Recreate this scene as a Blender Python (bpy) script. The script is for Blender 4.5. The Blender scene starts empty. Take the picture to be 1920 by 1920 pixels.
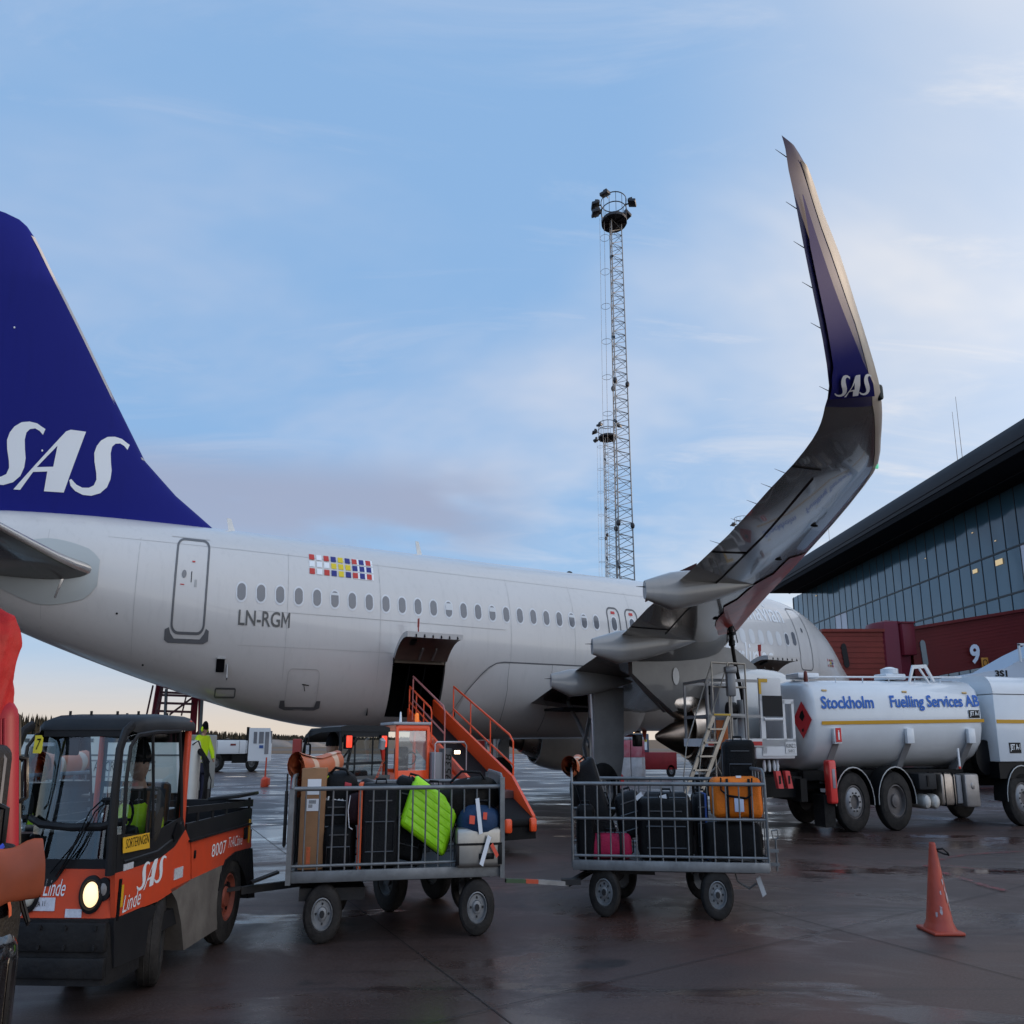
import bpy, bmesh, math, random
from mathutils import Vector as V, Matrix, noise
from mathutils.geometry import tessellate_polygon
R = math.radians
PI = math.pi
rnd = random.Random(7)
sc = bpy.context.scene
COL = sc.collection

# The photograph is a 3:2 frame squeezed to a square, so one metre across it is 2/3 as wide
# as one metre up. All shapes below are written in metres and built at these plan proportions.
K = 2.0 / 3.0
CAMH, FPX, HOR = 1.64, 1800.0, 1387.0
TH = math.atan((HOR - 960) / FPX)

def ray(px, py):
    x = (px - 960) / K / FPX
    y = -(py - 960) / FPX
    return V((x, math.cos(TH) - y * math.sin(TH), math.sin(TH) + y * math.cos(TH)))

def G(px, py, z=0.0):                       # point on the ground
    d = ray(px, py)
    k = (z - CAMH) / d.z
    return V((d.x * k, d.y * k, z))

def at(px, py, Y):                          # point at distance Y
    d = ray(px, py)
    k = Y / d.y
    return V((d.x * k, Y, CAMH + d.z * k))

# ------------------------------------------------------------------ materials
MATS = {}
def mat(name, col, rough=.5, metal=0., nz=None, bump=None, coat=0., emit=None, alpha=None, spec=.38, col2=None, trans=0., ior=1.45, rough2=None):
    """principled; nz=(scale, amount[, detail]) mixes towards col2 by object-space noise"""
    if name in MATS: return MATS[name]
    if max(col) < .07 and not metal and not emit and spec == .38:        # black cloth, rubber and plastic drink light
        spec = .16; col = tuple(c * .5 for c in col); col2 = tuple(c * .5 for c in col2) if col2 else None
    m = bpy.data.materials.new(name); m.use_nodes = True
    nt = m.node_tree; N = nt.nodes; L = nt.links
    b = N['Principled BSDF']
    b.inputs['Base Color'].default_value = (*col, 1)
    b.inputs['Roughness'].default_value = rough
    b.inputs['Metallic'].default_value = metal
    b.inputs['Specular IOR Level'].default_value = spec
    b.inputs['IOR'].default_value = ior
    if coat:
        b.inputs['Coat Weight'].default_value = coat; b.inputs['Coat Roughness'].default_value = .04
    if trans: b.inputs['Transmission Weight'].default_value = trans
    if alpha is not None: b.inputs['Alpha'].default_value = alpha
    if emit:
        b.inputs['Emission Color'].default_value = (*emit[0], 1); b.inputs['Emission Strength'].default_value = emit[1]
    tc = N.new('ShaderNodeTexCoord')
    if nz:
        n = N.new('ShaderNodeTexNoise'); n.inputs['Scale'].default_value = nz[0]; n.inputs['Detail'].default_value = nz[2] if len(nz) > 2 else 5
        n.inputs['Roughness'].default_value = .65
        L.new(tc.outputs['Object'], n.inputs['Vector'])
        r = N.new('ShaderNodeMapRange'); r.inputs[1].default_value = .35; r.inputs[2].default_value = .7
        r.inputs[3].default_value = 0; r.inputs[4].default_value = nz[1]
        L.new(n.outputs['Fac'], r.inputs[0])
        mx = N.new('ShaderNodeMix'); mx.data_type = 'RGBA'
        mx.inputs[6].default_value = (*col, 1)
        mx.inputs[7].default_value = (*(col2 or tuple(c * .45 for c in col)), 1)
        L.new(r.outputs[0], mx.inputs[0]); L.new(mx.outputs[2], b.inputs['Base Color'])
        if rough2 is not None:
            r2 = N.new('ShaderNodeMapRange'); r2.inputs[1].default_value = .35; r2.inputs[2].default_value = .7
            r2.inputs[3].default_value = rough; r2.inputs[4].default_value = rough2
            L.new(n.outputs['Fac'], r2.inputs[0]); L.new(r2.outputs[0], b.inputs['Roughness'])
    if bump:
        n2 = N.new('ShaderNodeTexNoise'); n2.inputs['Scale'].default_value = bump[0]; n2.inputs['Detail'].default_value = 4
        L.new(tc.outputs['Object'], n2.inputs['Vector'])
        bp = N.new('ShaderNodeBump'); bp.inputs['Strength'].default_value = bump[1]; bp.inputs['Distance'].default_value = .02
        L.new(n2.outputs['Fac'], bp.inputs['Height']); L.new(bp.outputs[0], b.inputs['Normal'])
    MATS[name] = m
    return m

def glass(name, tint, a=.35, rough=.02):
    """thin sheet of tinted glass: part see-through, part mirror"""
    if name in MATS: return MATS[name]
    m = bpy.data.materials.new(name); m.use_nodes = True
    nt = m.node_tree; N = nt.nodes; L = nt.links; N.clear()
    out = N.new('ShaderNodeOutputMaterial')
    tr = N.new('ShaderNodeBsdfTransparent'); tr.inputs[0].default_value = (*tint, 1)
    gl = N.new('ShaderNodeBsdfGlossy'); gl.inputs['Roughness'].default_value = rough; gl.inputs['Color'].default_value = (.9, .95, 1, 1)
    fr = N.new('ShaderNodeFresnel'); fr.inputs[0].default_value = 1.5
    ad = N.new('ShaderNodeMath'); ad.operation = 'ADD'; ad.use_clamp = True; ad.inputs[1].default_value = a * .25
    mx = N.new('ShaderNodeMixShader')
    L.new(fr.outputs[0], ad.inputs[0]); L.new(ad.outputs[0], mx.inputs[0])
    L.new(tr.outputs[0], mx.inputs[1]); L.new(gl.outputs[0], mx.inputs[2]); L.new(mx.outputs[0], out.inputs[0])
    MATS[name] = m
    return m

# ------------------------------------------------------------------ mesh builder
def frame(z):
    z = z.normalized()
    a = V((0, 0, 1)) if abs(z.z) < .95 else V((1, 0, 0))
    x = a.cross(z).normalized()
    return x, z.cross(x).normalized(), z

class B:
    def __init__(s): s.bm = bmesh.new(); s.M = Matrix()
    def v(s, p): return s.bm.verts.new(s.M @ V(p))
    def f(s, vs, mi=0):
        try:
            f = s.bm.faces.new(vs); f.material_index = mi; return f
        except ValueError: return None
    def poly(s, pts, mi=0): return s.f([s.v(p) for p in pts], mi)
    def ext(s, pts, vec, mi=0, mside=None):
        vec = V(vec); pts = [V(p) for p in pts]
        tris = tessellate_polygon([pts]); n = len(pts)
        a = [s.v(p) for p in pts]; b = [s.v(p + vec) for p in pts]
        if n <= 4: s.f(a[::-1], mi); s.f(b, mi)
        else:
            for t in tris: s.f([a[i] for i in t][::-1], mi); s.f([b[i] for i in t], mi)
        for i in range(n): s.f([a[i], a[(i + 1) % n], b[(i + 1) % n], b[i]], mi if mside is None else mside)
    def box(s, c, d, rot=None, mi=0, bev=0., seg=2):
        """c centre, d full sizes, rot Matrix 3x3/4x4 or (rx,ry,rz)"""
        bm2 = bmesh.new(); bmesh.ops.create_cube(bm2, size=1)
        for q in bm2.verts: q.co = V((q.co.x * d[0], q.co.y * d[1], q.co.z * d[2]))
        if bev: bmesh.ops.bevel(bm2, geom=bm2.edges[:], offset=min(bev, min(d) * .49), segments=seg, affect='EDGES', profile=.5)
        Rm = Matrix()
        if rot is not None:
            Rm = rot.to_4x4() if isinstance(rot, Matrix) else (Matrix.Rotation(rot[2], 4, 'Z') @ Matrix.Rotation(rot[1], 4, 'Y') @ Matrix.Rotation(rot[0], 4, 'X'))
        s.join(bm2, Matrix.Translation(V(c)) @ Rm, mi)
    def join(s, bm2, M=Matrix(), mi=None):
        mp = {}
        MM = s.M @ M
        for q in bm2.verts: mp[q] = s.bm.verts.new(MM @ q.co)
        for f in bm2.faces:
            g = s.f([mp[q] for q in f.verts], f.material_index if mi is None else mi)
        bm2.free()
    def bx(s, x0, x1, y0, y1, z0, z1, mi=0, bev=0.): s.box(((x0 + x1) / 2, (y0 + y1) / 2, (z0 + z1) / 2), (abs(x1 - x0), abs(y1 - y0), abs(z1 - z0)), None, mi, bev)
    def cyl(s, p0, p1, r0, r1=None, seg=14, caps=True, mi=0, mcap=None):
        p0, p1 = V(p0), V(p1); r1 = r0 if r1 is None else r1
        x, y, z = frame(p1 - p0); A = []; Bq = []
        for i in range(seg):
            a = 2 * PI * i / seg; d = x * math.cos(a) + y * math.sin(a)
            A.append(s.v(p0 + d * r0)); Bq.append(s.v(p1 + d * r1))
        for i in range(seg): s.f([A[i], A[(i + 1) % seg], Bq[(i + 1) % seg], Bq[i]], mi)
        if caps:
            mc = mi if mcap is None else mcap
            if r0 > 1e-5: s.f(A[::-1], mc)
            if r1 > 1e-5: s.f(Bq, mc)
    def bar(s, p0, p1, w, h=None, mi=0, up=(0, 0, 1)):
        """rectangular bar"""
        p0, p1 = V(p0), V(p1); h = w if h is None else h
        z = (p1 - p0).normalized(); u = V(up)
        if abs(u.dot(z)) > .98: u = V((1, 0, 0))
        x = u.cross(z).normalized(); y = z.cross(x)
        q = [p0 + x * a * w / 2 + y * b * h / 2 for a, b in ((-1, -1), (1, -1), (1, 1), (-1, 1))]
        s.ext(q, p1 - p0, mi)
    def tube(s, pts, r, seg=8, closed=False, mi=0, caps=True):
        pts = [V(p) for p in pts]; n = len(pts); rings = []
        px = None
        for i, p in enumerate(pts):
            if closed: t = pts[(i + 1) % n] - pts[i - 1]
            else: t = pts[min(i + 1, n - 1)] - pts[max(i - 1, 0)]
            t.normalize()
            if px is None: x, y, _ = frame(t)
            else:
                x = (px - t * px.dot(t))
                if x.length < 1e-6: x, y, _ = frame(t)
                x.normalize(); y = t.cross(x)
            px = x
            rr = r[i] if isinstance(r, (list, tuple)) else r
            rings.append([s.v(p + x * math.cos(2 * PI * k / seg) * rr + y * math.sin(2 * PI * k / seg) * rr) for k in range(seg)])
        m = n if closed else n - 1
        for i in range(m):
            a, b = rings[i], rings[(i + 1) % n]
            for k in range(seg): s.f([a[k], a[(k + 1) % seg], b[(k + 1) % seg], b[k]], mi)
        if not closed and caps: s.f(rings[0][::-1], mi); s.f(rings[-1], mi)
    def lathe(s, prof, o=(0, 0, 0), axis=(0, 0, 1), seg=24, mi=0, mis=None, sweep=2 * PI):
        """prof [(radius, height)...] about axis through o"""
        o = V(o); x, y, z = frame(V(axis)); rings = []
        full = sweep > 6.28
        ns = seg if full else seg + 1
        for r, h in prof:
            if r < 1e-5: rings.append([s.v(o + z * h)])
            else: rings.append([s.v(o + z * h + (x * math.cos(sweep * k / seg) + y * math.sin(sweep * k / seg)) * r) for k in range(ns)])
        for i in range(len(rings) - 1):
            a, b = rings[i], rings[i + 1]; m = mis[i] if mis else mi
            for k in range(seg):
                k2 = (k + 1) % ns
                if len(a) == 1 and len(b) == 1: continue
                if len(a) == 1: s.f([a[0], b[k2], b[k]], m)
                elif len(b) == 1: s.f([a[k], a[k2], b[0]], m)
                else: s.f([a[k], a[k2], b[k2], b[k]], m)
    def loft(s, rings, closed=True, caps=True, mi=0, mif=None):
        vr = [[s.v(p) for p in r] for r in rings]
        for i in range(len(vr) - 1):
            a, b = vr[i], vr[i + 1]; n = len(a)
            for k in range(n if closed else n - 1):
                m = mi if mif is None else mif(i, k)
                if m is None: continue
                s.f([a[k], a[(k + 1) % n], b[(k + 1) % n], b[k]], m)
        if caps and closed:
            m = mi if mif is None else 0
            s.f(vr[0][::-1], m); s.f(vr[-1], m)
    def sph(s, c, r, seg=14, mi=0, rot=None, pw=1.0):
        r = (r, r, r) if not isinstance(r, (tuple, list)) else r
        c = V(c); Rm = Matrix() if rot is None else (Matrix.Rotation(rot[2], 4, 'Z') @ Matrix.Rotation(rot[1], 4, 'Y') @ Matrix.Rotation(rot[0], 4, 'X'))
        h = max(6, seg // 2); rows = []
        g = lambda q: math.copysign(abs(q) ** pw, q)
        for i in range(h + 1):
            ph = PI * i / h
            if i in (0, h): rows.append([s.v(c + Rm @ V((0, 0, r[2] * math.cos(ph))))]); continue
            rows.append([s.v(c + Rm @ V((r[0] * g(math.sin(ph)) * g(math.cos(2 * PI * k / seg)), r[1] * g(math.sin(ph)) * g(math.sin(2 * PI * k / seg)), r[2] * g(math.cos(ph))))) for k in range(seg)])
        for i in range(h):
            a, b = rows[i], rows[i + 1]
            for k in range(seg):
                k2 = (k + 1) % seg
                if len(a) == 1: s.f([a[0], b[k], b[k2]], mi)
                elif len(b) == 1: s.f([a[k], b[0], a[k2]], mi)
                else: s.f([a[k], b[k], b[k2], a[k2]], mi)
    def grid(s, fn, nu, nv, mi=0):
        P = [[s.v(fn(i / nu, j / nv)) for j in range(nv + 1)] for i in range(nu + 1)]
        for i in range(nu):
            for j in range(nv): s.f([P[i][j], P[i + 1][j], P[i + 1][j + 1], P[i][j + 1]], mi)
    def jitter(s, amp, sc_=3.0, seed=0):
        for q in s.bm.verts:
            q.co += noise.noise_vector(q.co * sc_ + V((seed * 7.3, seed, -seed))) * amp

def text2d(txt, bold=0.0, res=3):
    """flat bmesh of a line of writing, base at y=0, plus its width and cap height"""
    cu = bpy.data.curves.new('t', 'FONT'); cu.body = txt; cu.resolution_u = res; cu.offset = bold; cu.size = 1; cu.fill_mode = 'FRONT'
    ob = bpy.data.objects.new('t', cu); COL.objects.link(ob)
    me = bpy.data.meshes.new_from_object(ob.evaluated_get(bpy.context.evaluated_depsgraph_get()))
    bm = bmesh.new(); bm.from_mesh(me)
    bpy.data.objects.remove(ob); bpy.data.curves.remove(cu); bpy.data.meshes.remove(me)
    bmesh.ops.remove_doubles(bm, verts=bm.verts, dist=1e-5)
    x0 = min(v.co.x for v in bm.verts); x1 = max(v.co.x for v in bm.verts)
    y0 = min(v.co.y for v in bm.verts); y1 = max(v.co.y for v in bm.verts)
    return bm, x0, x1, y0, y1

def cutgrid(bm, step):
    for ax in (0, 1):
        lo = min(v.co[ax] for v in bm.verts); hi = max(v.co[ax] for v in bm.verts)
        q = lo + step
        while q < hi:
            co = V((0, 0, 0)); co[ax] = q; no = V((0, 0, 0)); no[ax] = 1
            bmesh.ops.bisect_plane(bm, geom=bm.verts[:] + bm.edges[:] + bm.faces[:], plane_co=co, plane_no=no, dist=1e-6)
            q += step

def write(b, txt, o, ux, uy, w=None, h=.1, mi=0, bold=0.0, slant=0., fn=None, cut=None):
    """lay writing on b: o lower left corner, ux / uy unit directions; or fn(x,y)->point"""
    bm, x0, x1, y0, y1 = text2d(txt, bold)
    sy = h / (y1 - y0); sx = sy if w is None else w / (x1 - x0)
    for q in bm.verts:
        x = (q.co.x - x0) * sx; y = (q.co.y - y0) * sy
        q.co = V((x + y * slant, y, 0))
    if fn is not None:
        if cut: cutgrid(bm, cut)
        for q in bm.verts: q.co = V(fn(q.co.x, q.co.y))
    else:
        o, ux, uy = V(o), V(ux), V(uy)
        for q in bm.verts: q.co = o + ux * q.co.x + uy * q.co.y
    b.join(bm, mi=mi)

# emblem lettering: slanted thick-and-thin capitals, outlines in a 577 x 325 box
_S = [(535,995),(520,985),(500,970),(470,962),(440,965),(415,983),(400,1008),(393,1040),(398,1080),(410,1130),(414,1160),(406,1185),(387,1195),(360,1194),(335,1180),(312,1155),(305,1160),(312,1184),(332,1207),(365,1225),(400,1230),(435,1220),(460,1195),(471,1160),(472,1120),(465,1080),(460,1040),(463,1010),(475,995),(495,992),(513,1003),(528,1020)]
_A = [[(288,937),(350,945),(288,1212),(210,1203),(215,1120),(236,1100),(243,1008)], [(288,937),(243,1008),(172,1100),(160,1120),(118,1193),(92,1190),(270,945)], [(172,1100),(236,1100),(215,1120),(160,1120)]]
def emblem2d():
    bm = bmesh.new()
    polys = [_S, [(x - 347, y - 60) for x, y in _S]] + _A
    for P in polys:
        pts = [V(((x + 42) / 577, (1242 - (y - .173 * (x - 400))) / 296 * .563, 0)) for x, y in P]
        vs = [bm.verts.new(p) for p in pts]
        for t in tessellate_polygon([pts]):
            try: bm.faces.new([vs[i] for i in t])
            except ValueError: pass
    return bm
def emblem(b, o, ux, uy, w, h=None, mi=0, fn=None, cut=None):
    bm = emblem2d(); h = w * .563 if h is None else h
    for q in bm.verts: q.co = V((q.co.x * w, q.co.y / .563 * h, 0))
    if fn is not None:
        if cut: cutgrid(bm, cut)
        for q in bm.verts: q.co = V(fn(q.co.x, q.co.y))
    else:
        o, ux, uy = V(o), V(ux), V(uy)
        for q in bm.verts: q.co = o + ux * q.co.x + uy * q.co.y
    b.join(bm, mi=mi)

# ------------------------------------------------------------------ objects
def S(v): return V((v[0] * K, v[1], v[2]))

def bake(name, b, mats, M, org, sharp=38):
    me = bpy.data.meshes.new(name)
    bm = b.bm
    bmesh.ops.remove_doubles(bm, verts=bm.verts, dist=1e-5)
    for q in bm.verts: q.co = S(M @ q.co) - org
    bmesh.ops.recalc_face_normals(bm, faces=bm.faces[:])
    th = R(sharp)
    for f in bm.faces: f.smooth = True
    for e in bm.edges:
        if len(e.link_faces) == 2:
            if e.calc_face_angle(0) > th: e.smooth = False
        else: e.smooth = False
    bm.to_mesh(me); bm.free()
    for m in (mats if isinstance(mats, (list, tuple)) else [mats]): me.materials.append(m)
    return me

def tag(o, label=None, cat=None, group=None, kind=None):
    if label: o['label'] = label
    if cat: o['category'] = cat
    if group: o['group'] = group
    if kind: o['kind'] = kind

class Thing:
    def __init__(s, name, label, cat, M=None, group=None):
        s.M = M if M is not None else Matrix()
        s.org = S(s.M.translation)
        s.o = bpy.data.objects.new(name, None); s.o.empty_display_size = .2
        s.o.location = s.org; COL.objects.link(s.o); tag(s.o, label, cat, group)
    def part(s, name, b, mats, parent=None, label=None, sharp=38):
        me = bake(name, b, mats, s.M, s.org, sharp)
        o = bpy.data.objects.new(name, me); COL.objects.link(o)
        o.parent = parent or s.o
        if label: o['label'] = label
        return o

def solo(name, label, cat, b, mats, M=None, group=None, kind=None, sharp=38):
    M = M if M is not None else Matrix()
    org = S(M.translation)
    me = bake(name, b, mats, M, org, sharp)
    o = bpy.data.objects.new(name, me); COL.objects.link(o); o.location = org
    tag(o, label, cat, group, kind)
    return o

def dup(root, off, label=None):
    """copy a thing with its parts and sub-parts, moved by off (metres)"""
    r = root.copy(); COL.objects.link(r); r.location = root.location + S(V(off))
    if label: r['label'] = label
    for ch in list(root.children):
        c = ch.copy(); COL.objects.link(c); c.parent = r
        for g in list(ch.children):
            d = g.copy(); COL.objects.link(d); d.parent = c
    return r

def pose(loc, rz=0., rx=0., ry=0.):
    return Matrix.Translation(V(loc)) @ Matrix.Rotation(rz, 4, 'Z') @ Matrix.Rotation(ry, 4, 'Y') @ Matrix.Rotation(rx, 4, 'X')

def skin(chains, sub=2):
    """one smooth body: chains = list of [(point, radius), ...]; chains that start on an existing point join it"""
    me = bpy.data.meshes.new('sk'); verts = []; rad = []; edges = []
    def idx(p, r):
        p = V(p)
        for i, q in enumerate(verts):
            if (q - p).length < 1e-4: return i
        verts.append(p); rad.append(r if isinstance(r, tuple) else (r, r)); return len(verts) - 1
    for ch in chains:
        last = None
        for p, r in ch:
            i = idx(p, r)
            if last is not None and i != last: edges.append((last, i))
            last = i
    me.from_pydata([tuple(v) for v in verts], edges, [])
    ob = bpy.data.objects.new('sk', me); COL.objects.link(ob)
    md = ob.modifiers.new('s', 'SKIN'); md.use_smooth_shade = True
    sv = me.skin_vertices[0].data
    for i, r in enumerate(rad): sv[i].radius = r
    sv[0].use_root = True
    ms = ob.modifiers.new('u', 'SUBSURF'); ms.levels = sub; ms.render_levels = sub
    bpy.context.view_layer.update()
    m2 = bpy.data.meshes.new_from_object(ob.evaluated_get(bpy.context.evaluated_depsgraph_get()))
    bm = bmesh.new(); bm.from_mesh(m2)
    bpy.data.objects.remove(ob); bpy.data.meshes.remove(me); bpy.data.meshes.remove(m2)
    b = B(); b.bm.free(); b.bm = bm
    return b

def wheel(b, c, r, w, axis, seg=28, hub=.55, mt=0, mr=1, mh=2, face=1, bolts=5, hollow=.0):
    """tyre + rim round centre c; axis points outward"""
    c = V(c); ax = V(axis).normalized()
    rr = r * hub
    b.lathe([(rr, -w / 2), (r * .86, -w / 2), (r * .97, -w * .4), (r, -w * .28), (r, w * .28), (r * .97, w * .4), (r * .86, w / 2), (rr * 1.08, w / 2), (rr, w * .42)], c, ax, seg, mt)
    for k in (-.14, .14):
        b.lathe([(r * 1.001, w * (k - .03)), (r * 1.012, w * k), (r * 1.001, w * (k + .03))], c, ax, seg, mt)
    b.lathe([(rr, w * .42), (rr * .93, w * .44), (rr * .88, w * .3), (rr * .8, w * .18), (rr * .45, w * .2), (rr * .4, w * .34), (rr * .3, w * .36), (0, w * .36)], c, ax, seg, mr)
    b.lathe([(0, -w * .3), (rr * .9, -w * .3), (rr, -w * .45)], c, ax, seg, mr)
    x, y, z = frame(ax)
    for i in range(bolts):
        a = 2 * PI * i / bolts; p = c + (x * math.cos(a) + y * math.sin(a)) * rr * .6
        b.cyl(p + z * w * .15, p + z * w * .26, rr * .09, seg=6, mi=mh)
# ================================================================== camera, world, sun
cam = bpy.data.objects.new('camera', bpy.data.cameras.new('camera')); COL.objects.link(cam)
cam.location = (0, 0, CAMH); cam.rotation_euler = (PI / 2 + TH, 0, 0)
cam.data.sensor_width = 36; cam.data.lens = 36 * FPX / 1920
cam.data.clip_start = .05; cam.data.clip_end = 20000
sc.camera = cam
sc.view_settings.view_transform = 'Standard'; sc.view_settings.look = 'None'
sc.view_settings.gamma = 1; sc.view_settings.exposure = 0.62
try:
    sc.cycles.use_denoising = True; sc.cycles.max_bounces = 6; sc.cycles.glossy_bounces = 4; sc.cycles.diffuse_bounces = 3
    sc.cycles.transparent_max_bounces = 12; sc.cycles.caustics_reflective = False; sc.cycles.caustics_refractive = False
    sc.cycles.sample_clamp_indirect = 6
except Exception: pass

SUN_AZ, SUN_EL = R(62), R(7)               # clockwise from +Y (behind the terminal), just risen
w = bpy.data.worlds.new("World"); sc.world = w; w.use_nodes = True
nt = w.node_tree; N = nt.nodes; L = nt.links
bg = N['Background']
sky = N.new('ShaderNodeTexSky'); sky.sky_type = 'NISHITA'; sky.sun_disc = False
sky.sun_elevation = SUN_EL; sky.sun_rotation = SUN_AZ; sky.air_density = 1.0; sky.dust_density = 1.2; sky.ozone_density = 2.0
sky.altitude = 50
geo = N.new('ShaderNodeTexCoord')
sep = N.new('ShaderNodeSeparateXYZ'); L.new(geo.outputs['Generated'], sep.inputs[0])
def mth(op, a, b=None, clamp=False):
    n = N.new('ShaderNodeMath'); n.operation = op; n.use_clamp = clamp
    for i, q in enumerate((a, b)):
        if q is None: continue
        if isinstance(q, (int, float)): n.inputs[i].default_value = q
        else: L.new(q, n.inputs[i])
    return n.outputs[0]
def rng(x, a, b, c, d):
    n = N.new('ShaderNodeMapRange'); n.interpolation_type = 'SMOOTHSTEP'
    L.new(x, n.inputs[0])
    for i, q in enumerate((a, b, c, d)): n.inputs[i + 1].default_value = q
    return n.outputs[0]
# cloud sheet: project the view direction onto a plane overhead
zc = mth('MAXIMUM', sep.outputs[2], 0.0)
den = mth('ADD', zc, .18)
cx = mth('DIVIDE', sep.outputs[0], den); cy = mth('DIVIDE', sep.outputs[1], den)
cmb = N.new('ShaderNodeCombineXYZ'); L.new(cx, cmb.inputs[0]); L.new(cy, cmb.inputs[1])
def nz(scale, detail, rough, dist=0., loc=(0, 0, 0), sc3=(1, 1, 1), rot=0):
    mp = N.new('ShaderNodeMapping'); L.new(cmb.outputs[0], mp.inputs[0])
    mp.inputs['Location'].default_value = loc; mp.inputs['Scale'].default_value = sc3; mp.inputs['Rotation'].default_value = (0, 0, rot)
    n = N.new('ShaderNodeTexNoise'); n.inputs['Scale'].default_value = scale; n.inputs['Detail'].default_value = detail
    n.inputs['Roughness'].default_value = rough; n.inputs['Distortion'].default_value = dist
    L.new(mp.outputs[0], n.inputs['Vector']); return n.outputs['Fac']
big = nz(.8, 5, .55, .4, (3.1, 1.7, 0), (1, 1.3, 1), .5)
wis = nz(1.9, 7, .62, .9, (0, 4, 2), (.7, 2.0, 1), -.35)
m1 = rng(big, .47, .78, 0, .8)
m2 = rng(wis, .46, .78, 0, .5)
cl = mth('MAXIMUM', m1, m2)
# more cloud to the right, where the sun comes up
side = rng(sep.outputs[0], .08, .46, 0, .7)
cl = mth('ADD', cl, mth('MULTIPLY', side, rng(big, .2, .6, .5, 1)), True)
colc = N.new('ShaderNodeMix'); colc.data_type = 'RGBA'
L.new(rng(sep.outputs[0], -.25, .42, 0, 1), colc.inputs[0])
colc.inputs[6].default_value = (3.5, 4.0, 5.1, 1); colc.inputs[7].default_value = (5.5, 5.5, 5.7, 1)
# low violet-grey bank
bank = mth('MULTIPLY', rng(sep.outputs[2], .165, .215, 0, 1), rng(sep.outputs[2], .245, .30, 1, 0))
bank = mth('MULTIPLY', bank, rng(nz(1.1, 4, .5, .3, (7, 2, 0)), .30, .46, 0, .9))
bank = mth('MULTIPLY', bank, rng(sep.outputs[0], -.08, .06, 1, 0))
blue = N.new('ShaderNodeMix'); blue.data_type = 'RGBA'       # thin veil that keeps the clear part a soft blue
blue.inputs[0].default_value = .78; blue.inputs[7].default_value = (2.05, 3.55, 5.85, 1)
L.new(sky.outputs[0], blue.inputs[6])
mxa = N.new('ShaderNodeMix'); mxa.data_type = 'RGBA'
L.new(cl, mxa.inputs[0]); L.new(blue.outputs[2], mxa.inputs[6]); L.new(colc.outputs[2], mxa.inputs[7])
mxb = N.new('ShaderNodeMix'); mxb.data_type = 'RGBA'
L.new(bank, mxb.inputs[0]); L.new(mxa.outputs[2], mxb.inputs[6]); mxb.inputs[7].default_value = (2.35, 2.7, 3.7, 1)
hz = N.new('ShaderNodeMix'); hz.data_type = 'RGBA'           # pale band of morning light low down
L.new(rng(sep.outputs[2], .0, .24, .85, 0), hz.inputs[0]); L.new(mxb.outputs[2], hz.inputs[6])
hc = N.new('ShaderNodeMix'); hc.data_type = 'RGBA'
L.new(rng(sep.outputs[2], .0, .10, 0, 1), hc.inputs[0]); hc.inputs[6].default_value = (5.4, 4.5, 3.5, 1); hc.inputs[7].default_value = (3.4, 4.3, 5.3, 1)
hr = N.new('ShaderNodeMix'); hr.data_type = 'RGBA'
L.new(rng(sep.outputs[0], .08, .42, 0, 1), hr.inputs[0]); L.new(hc.outputs[2], hr.inputs[6]); hr.inputs[7].default_value = (6.5, 6.5, 6.5, 1)
L.new(hr.outputs[2], hz.inputs[7])
# added gain to light the scene: unseen sky behind the photographer and towards sunrise
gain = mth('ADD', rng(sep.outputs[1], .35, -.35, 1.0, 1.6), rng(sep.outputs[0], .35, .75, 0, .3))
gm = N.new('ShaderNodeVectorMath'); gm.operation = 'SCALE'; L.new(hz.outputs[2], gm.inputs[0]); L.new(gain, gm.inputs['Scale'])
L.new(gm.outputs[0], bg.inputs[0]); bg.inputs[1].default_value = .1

sl = bpy.data.lights.new('sun', 'SUN'); sl.energy = 2.0; sl.angle = R(.6); sl.color = (1, .78, .58)
so = bpy.data.objects.new('sun', sl); COL.objects.link(so)
sd = V((math.sin(SUN_AZ) * math.cos(SUN_EL), math.cos(SUN_AZ) * math.cos(SUN_EL), math.sin(SUN_EL)))
so.rotation_euler = (-sd).to_track_quat('-Z', 'Y').to_euler(); so.location = (60, 60, 40)

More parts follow.
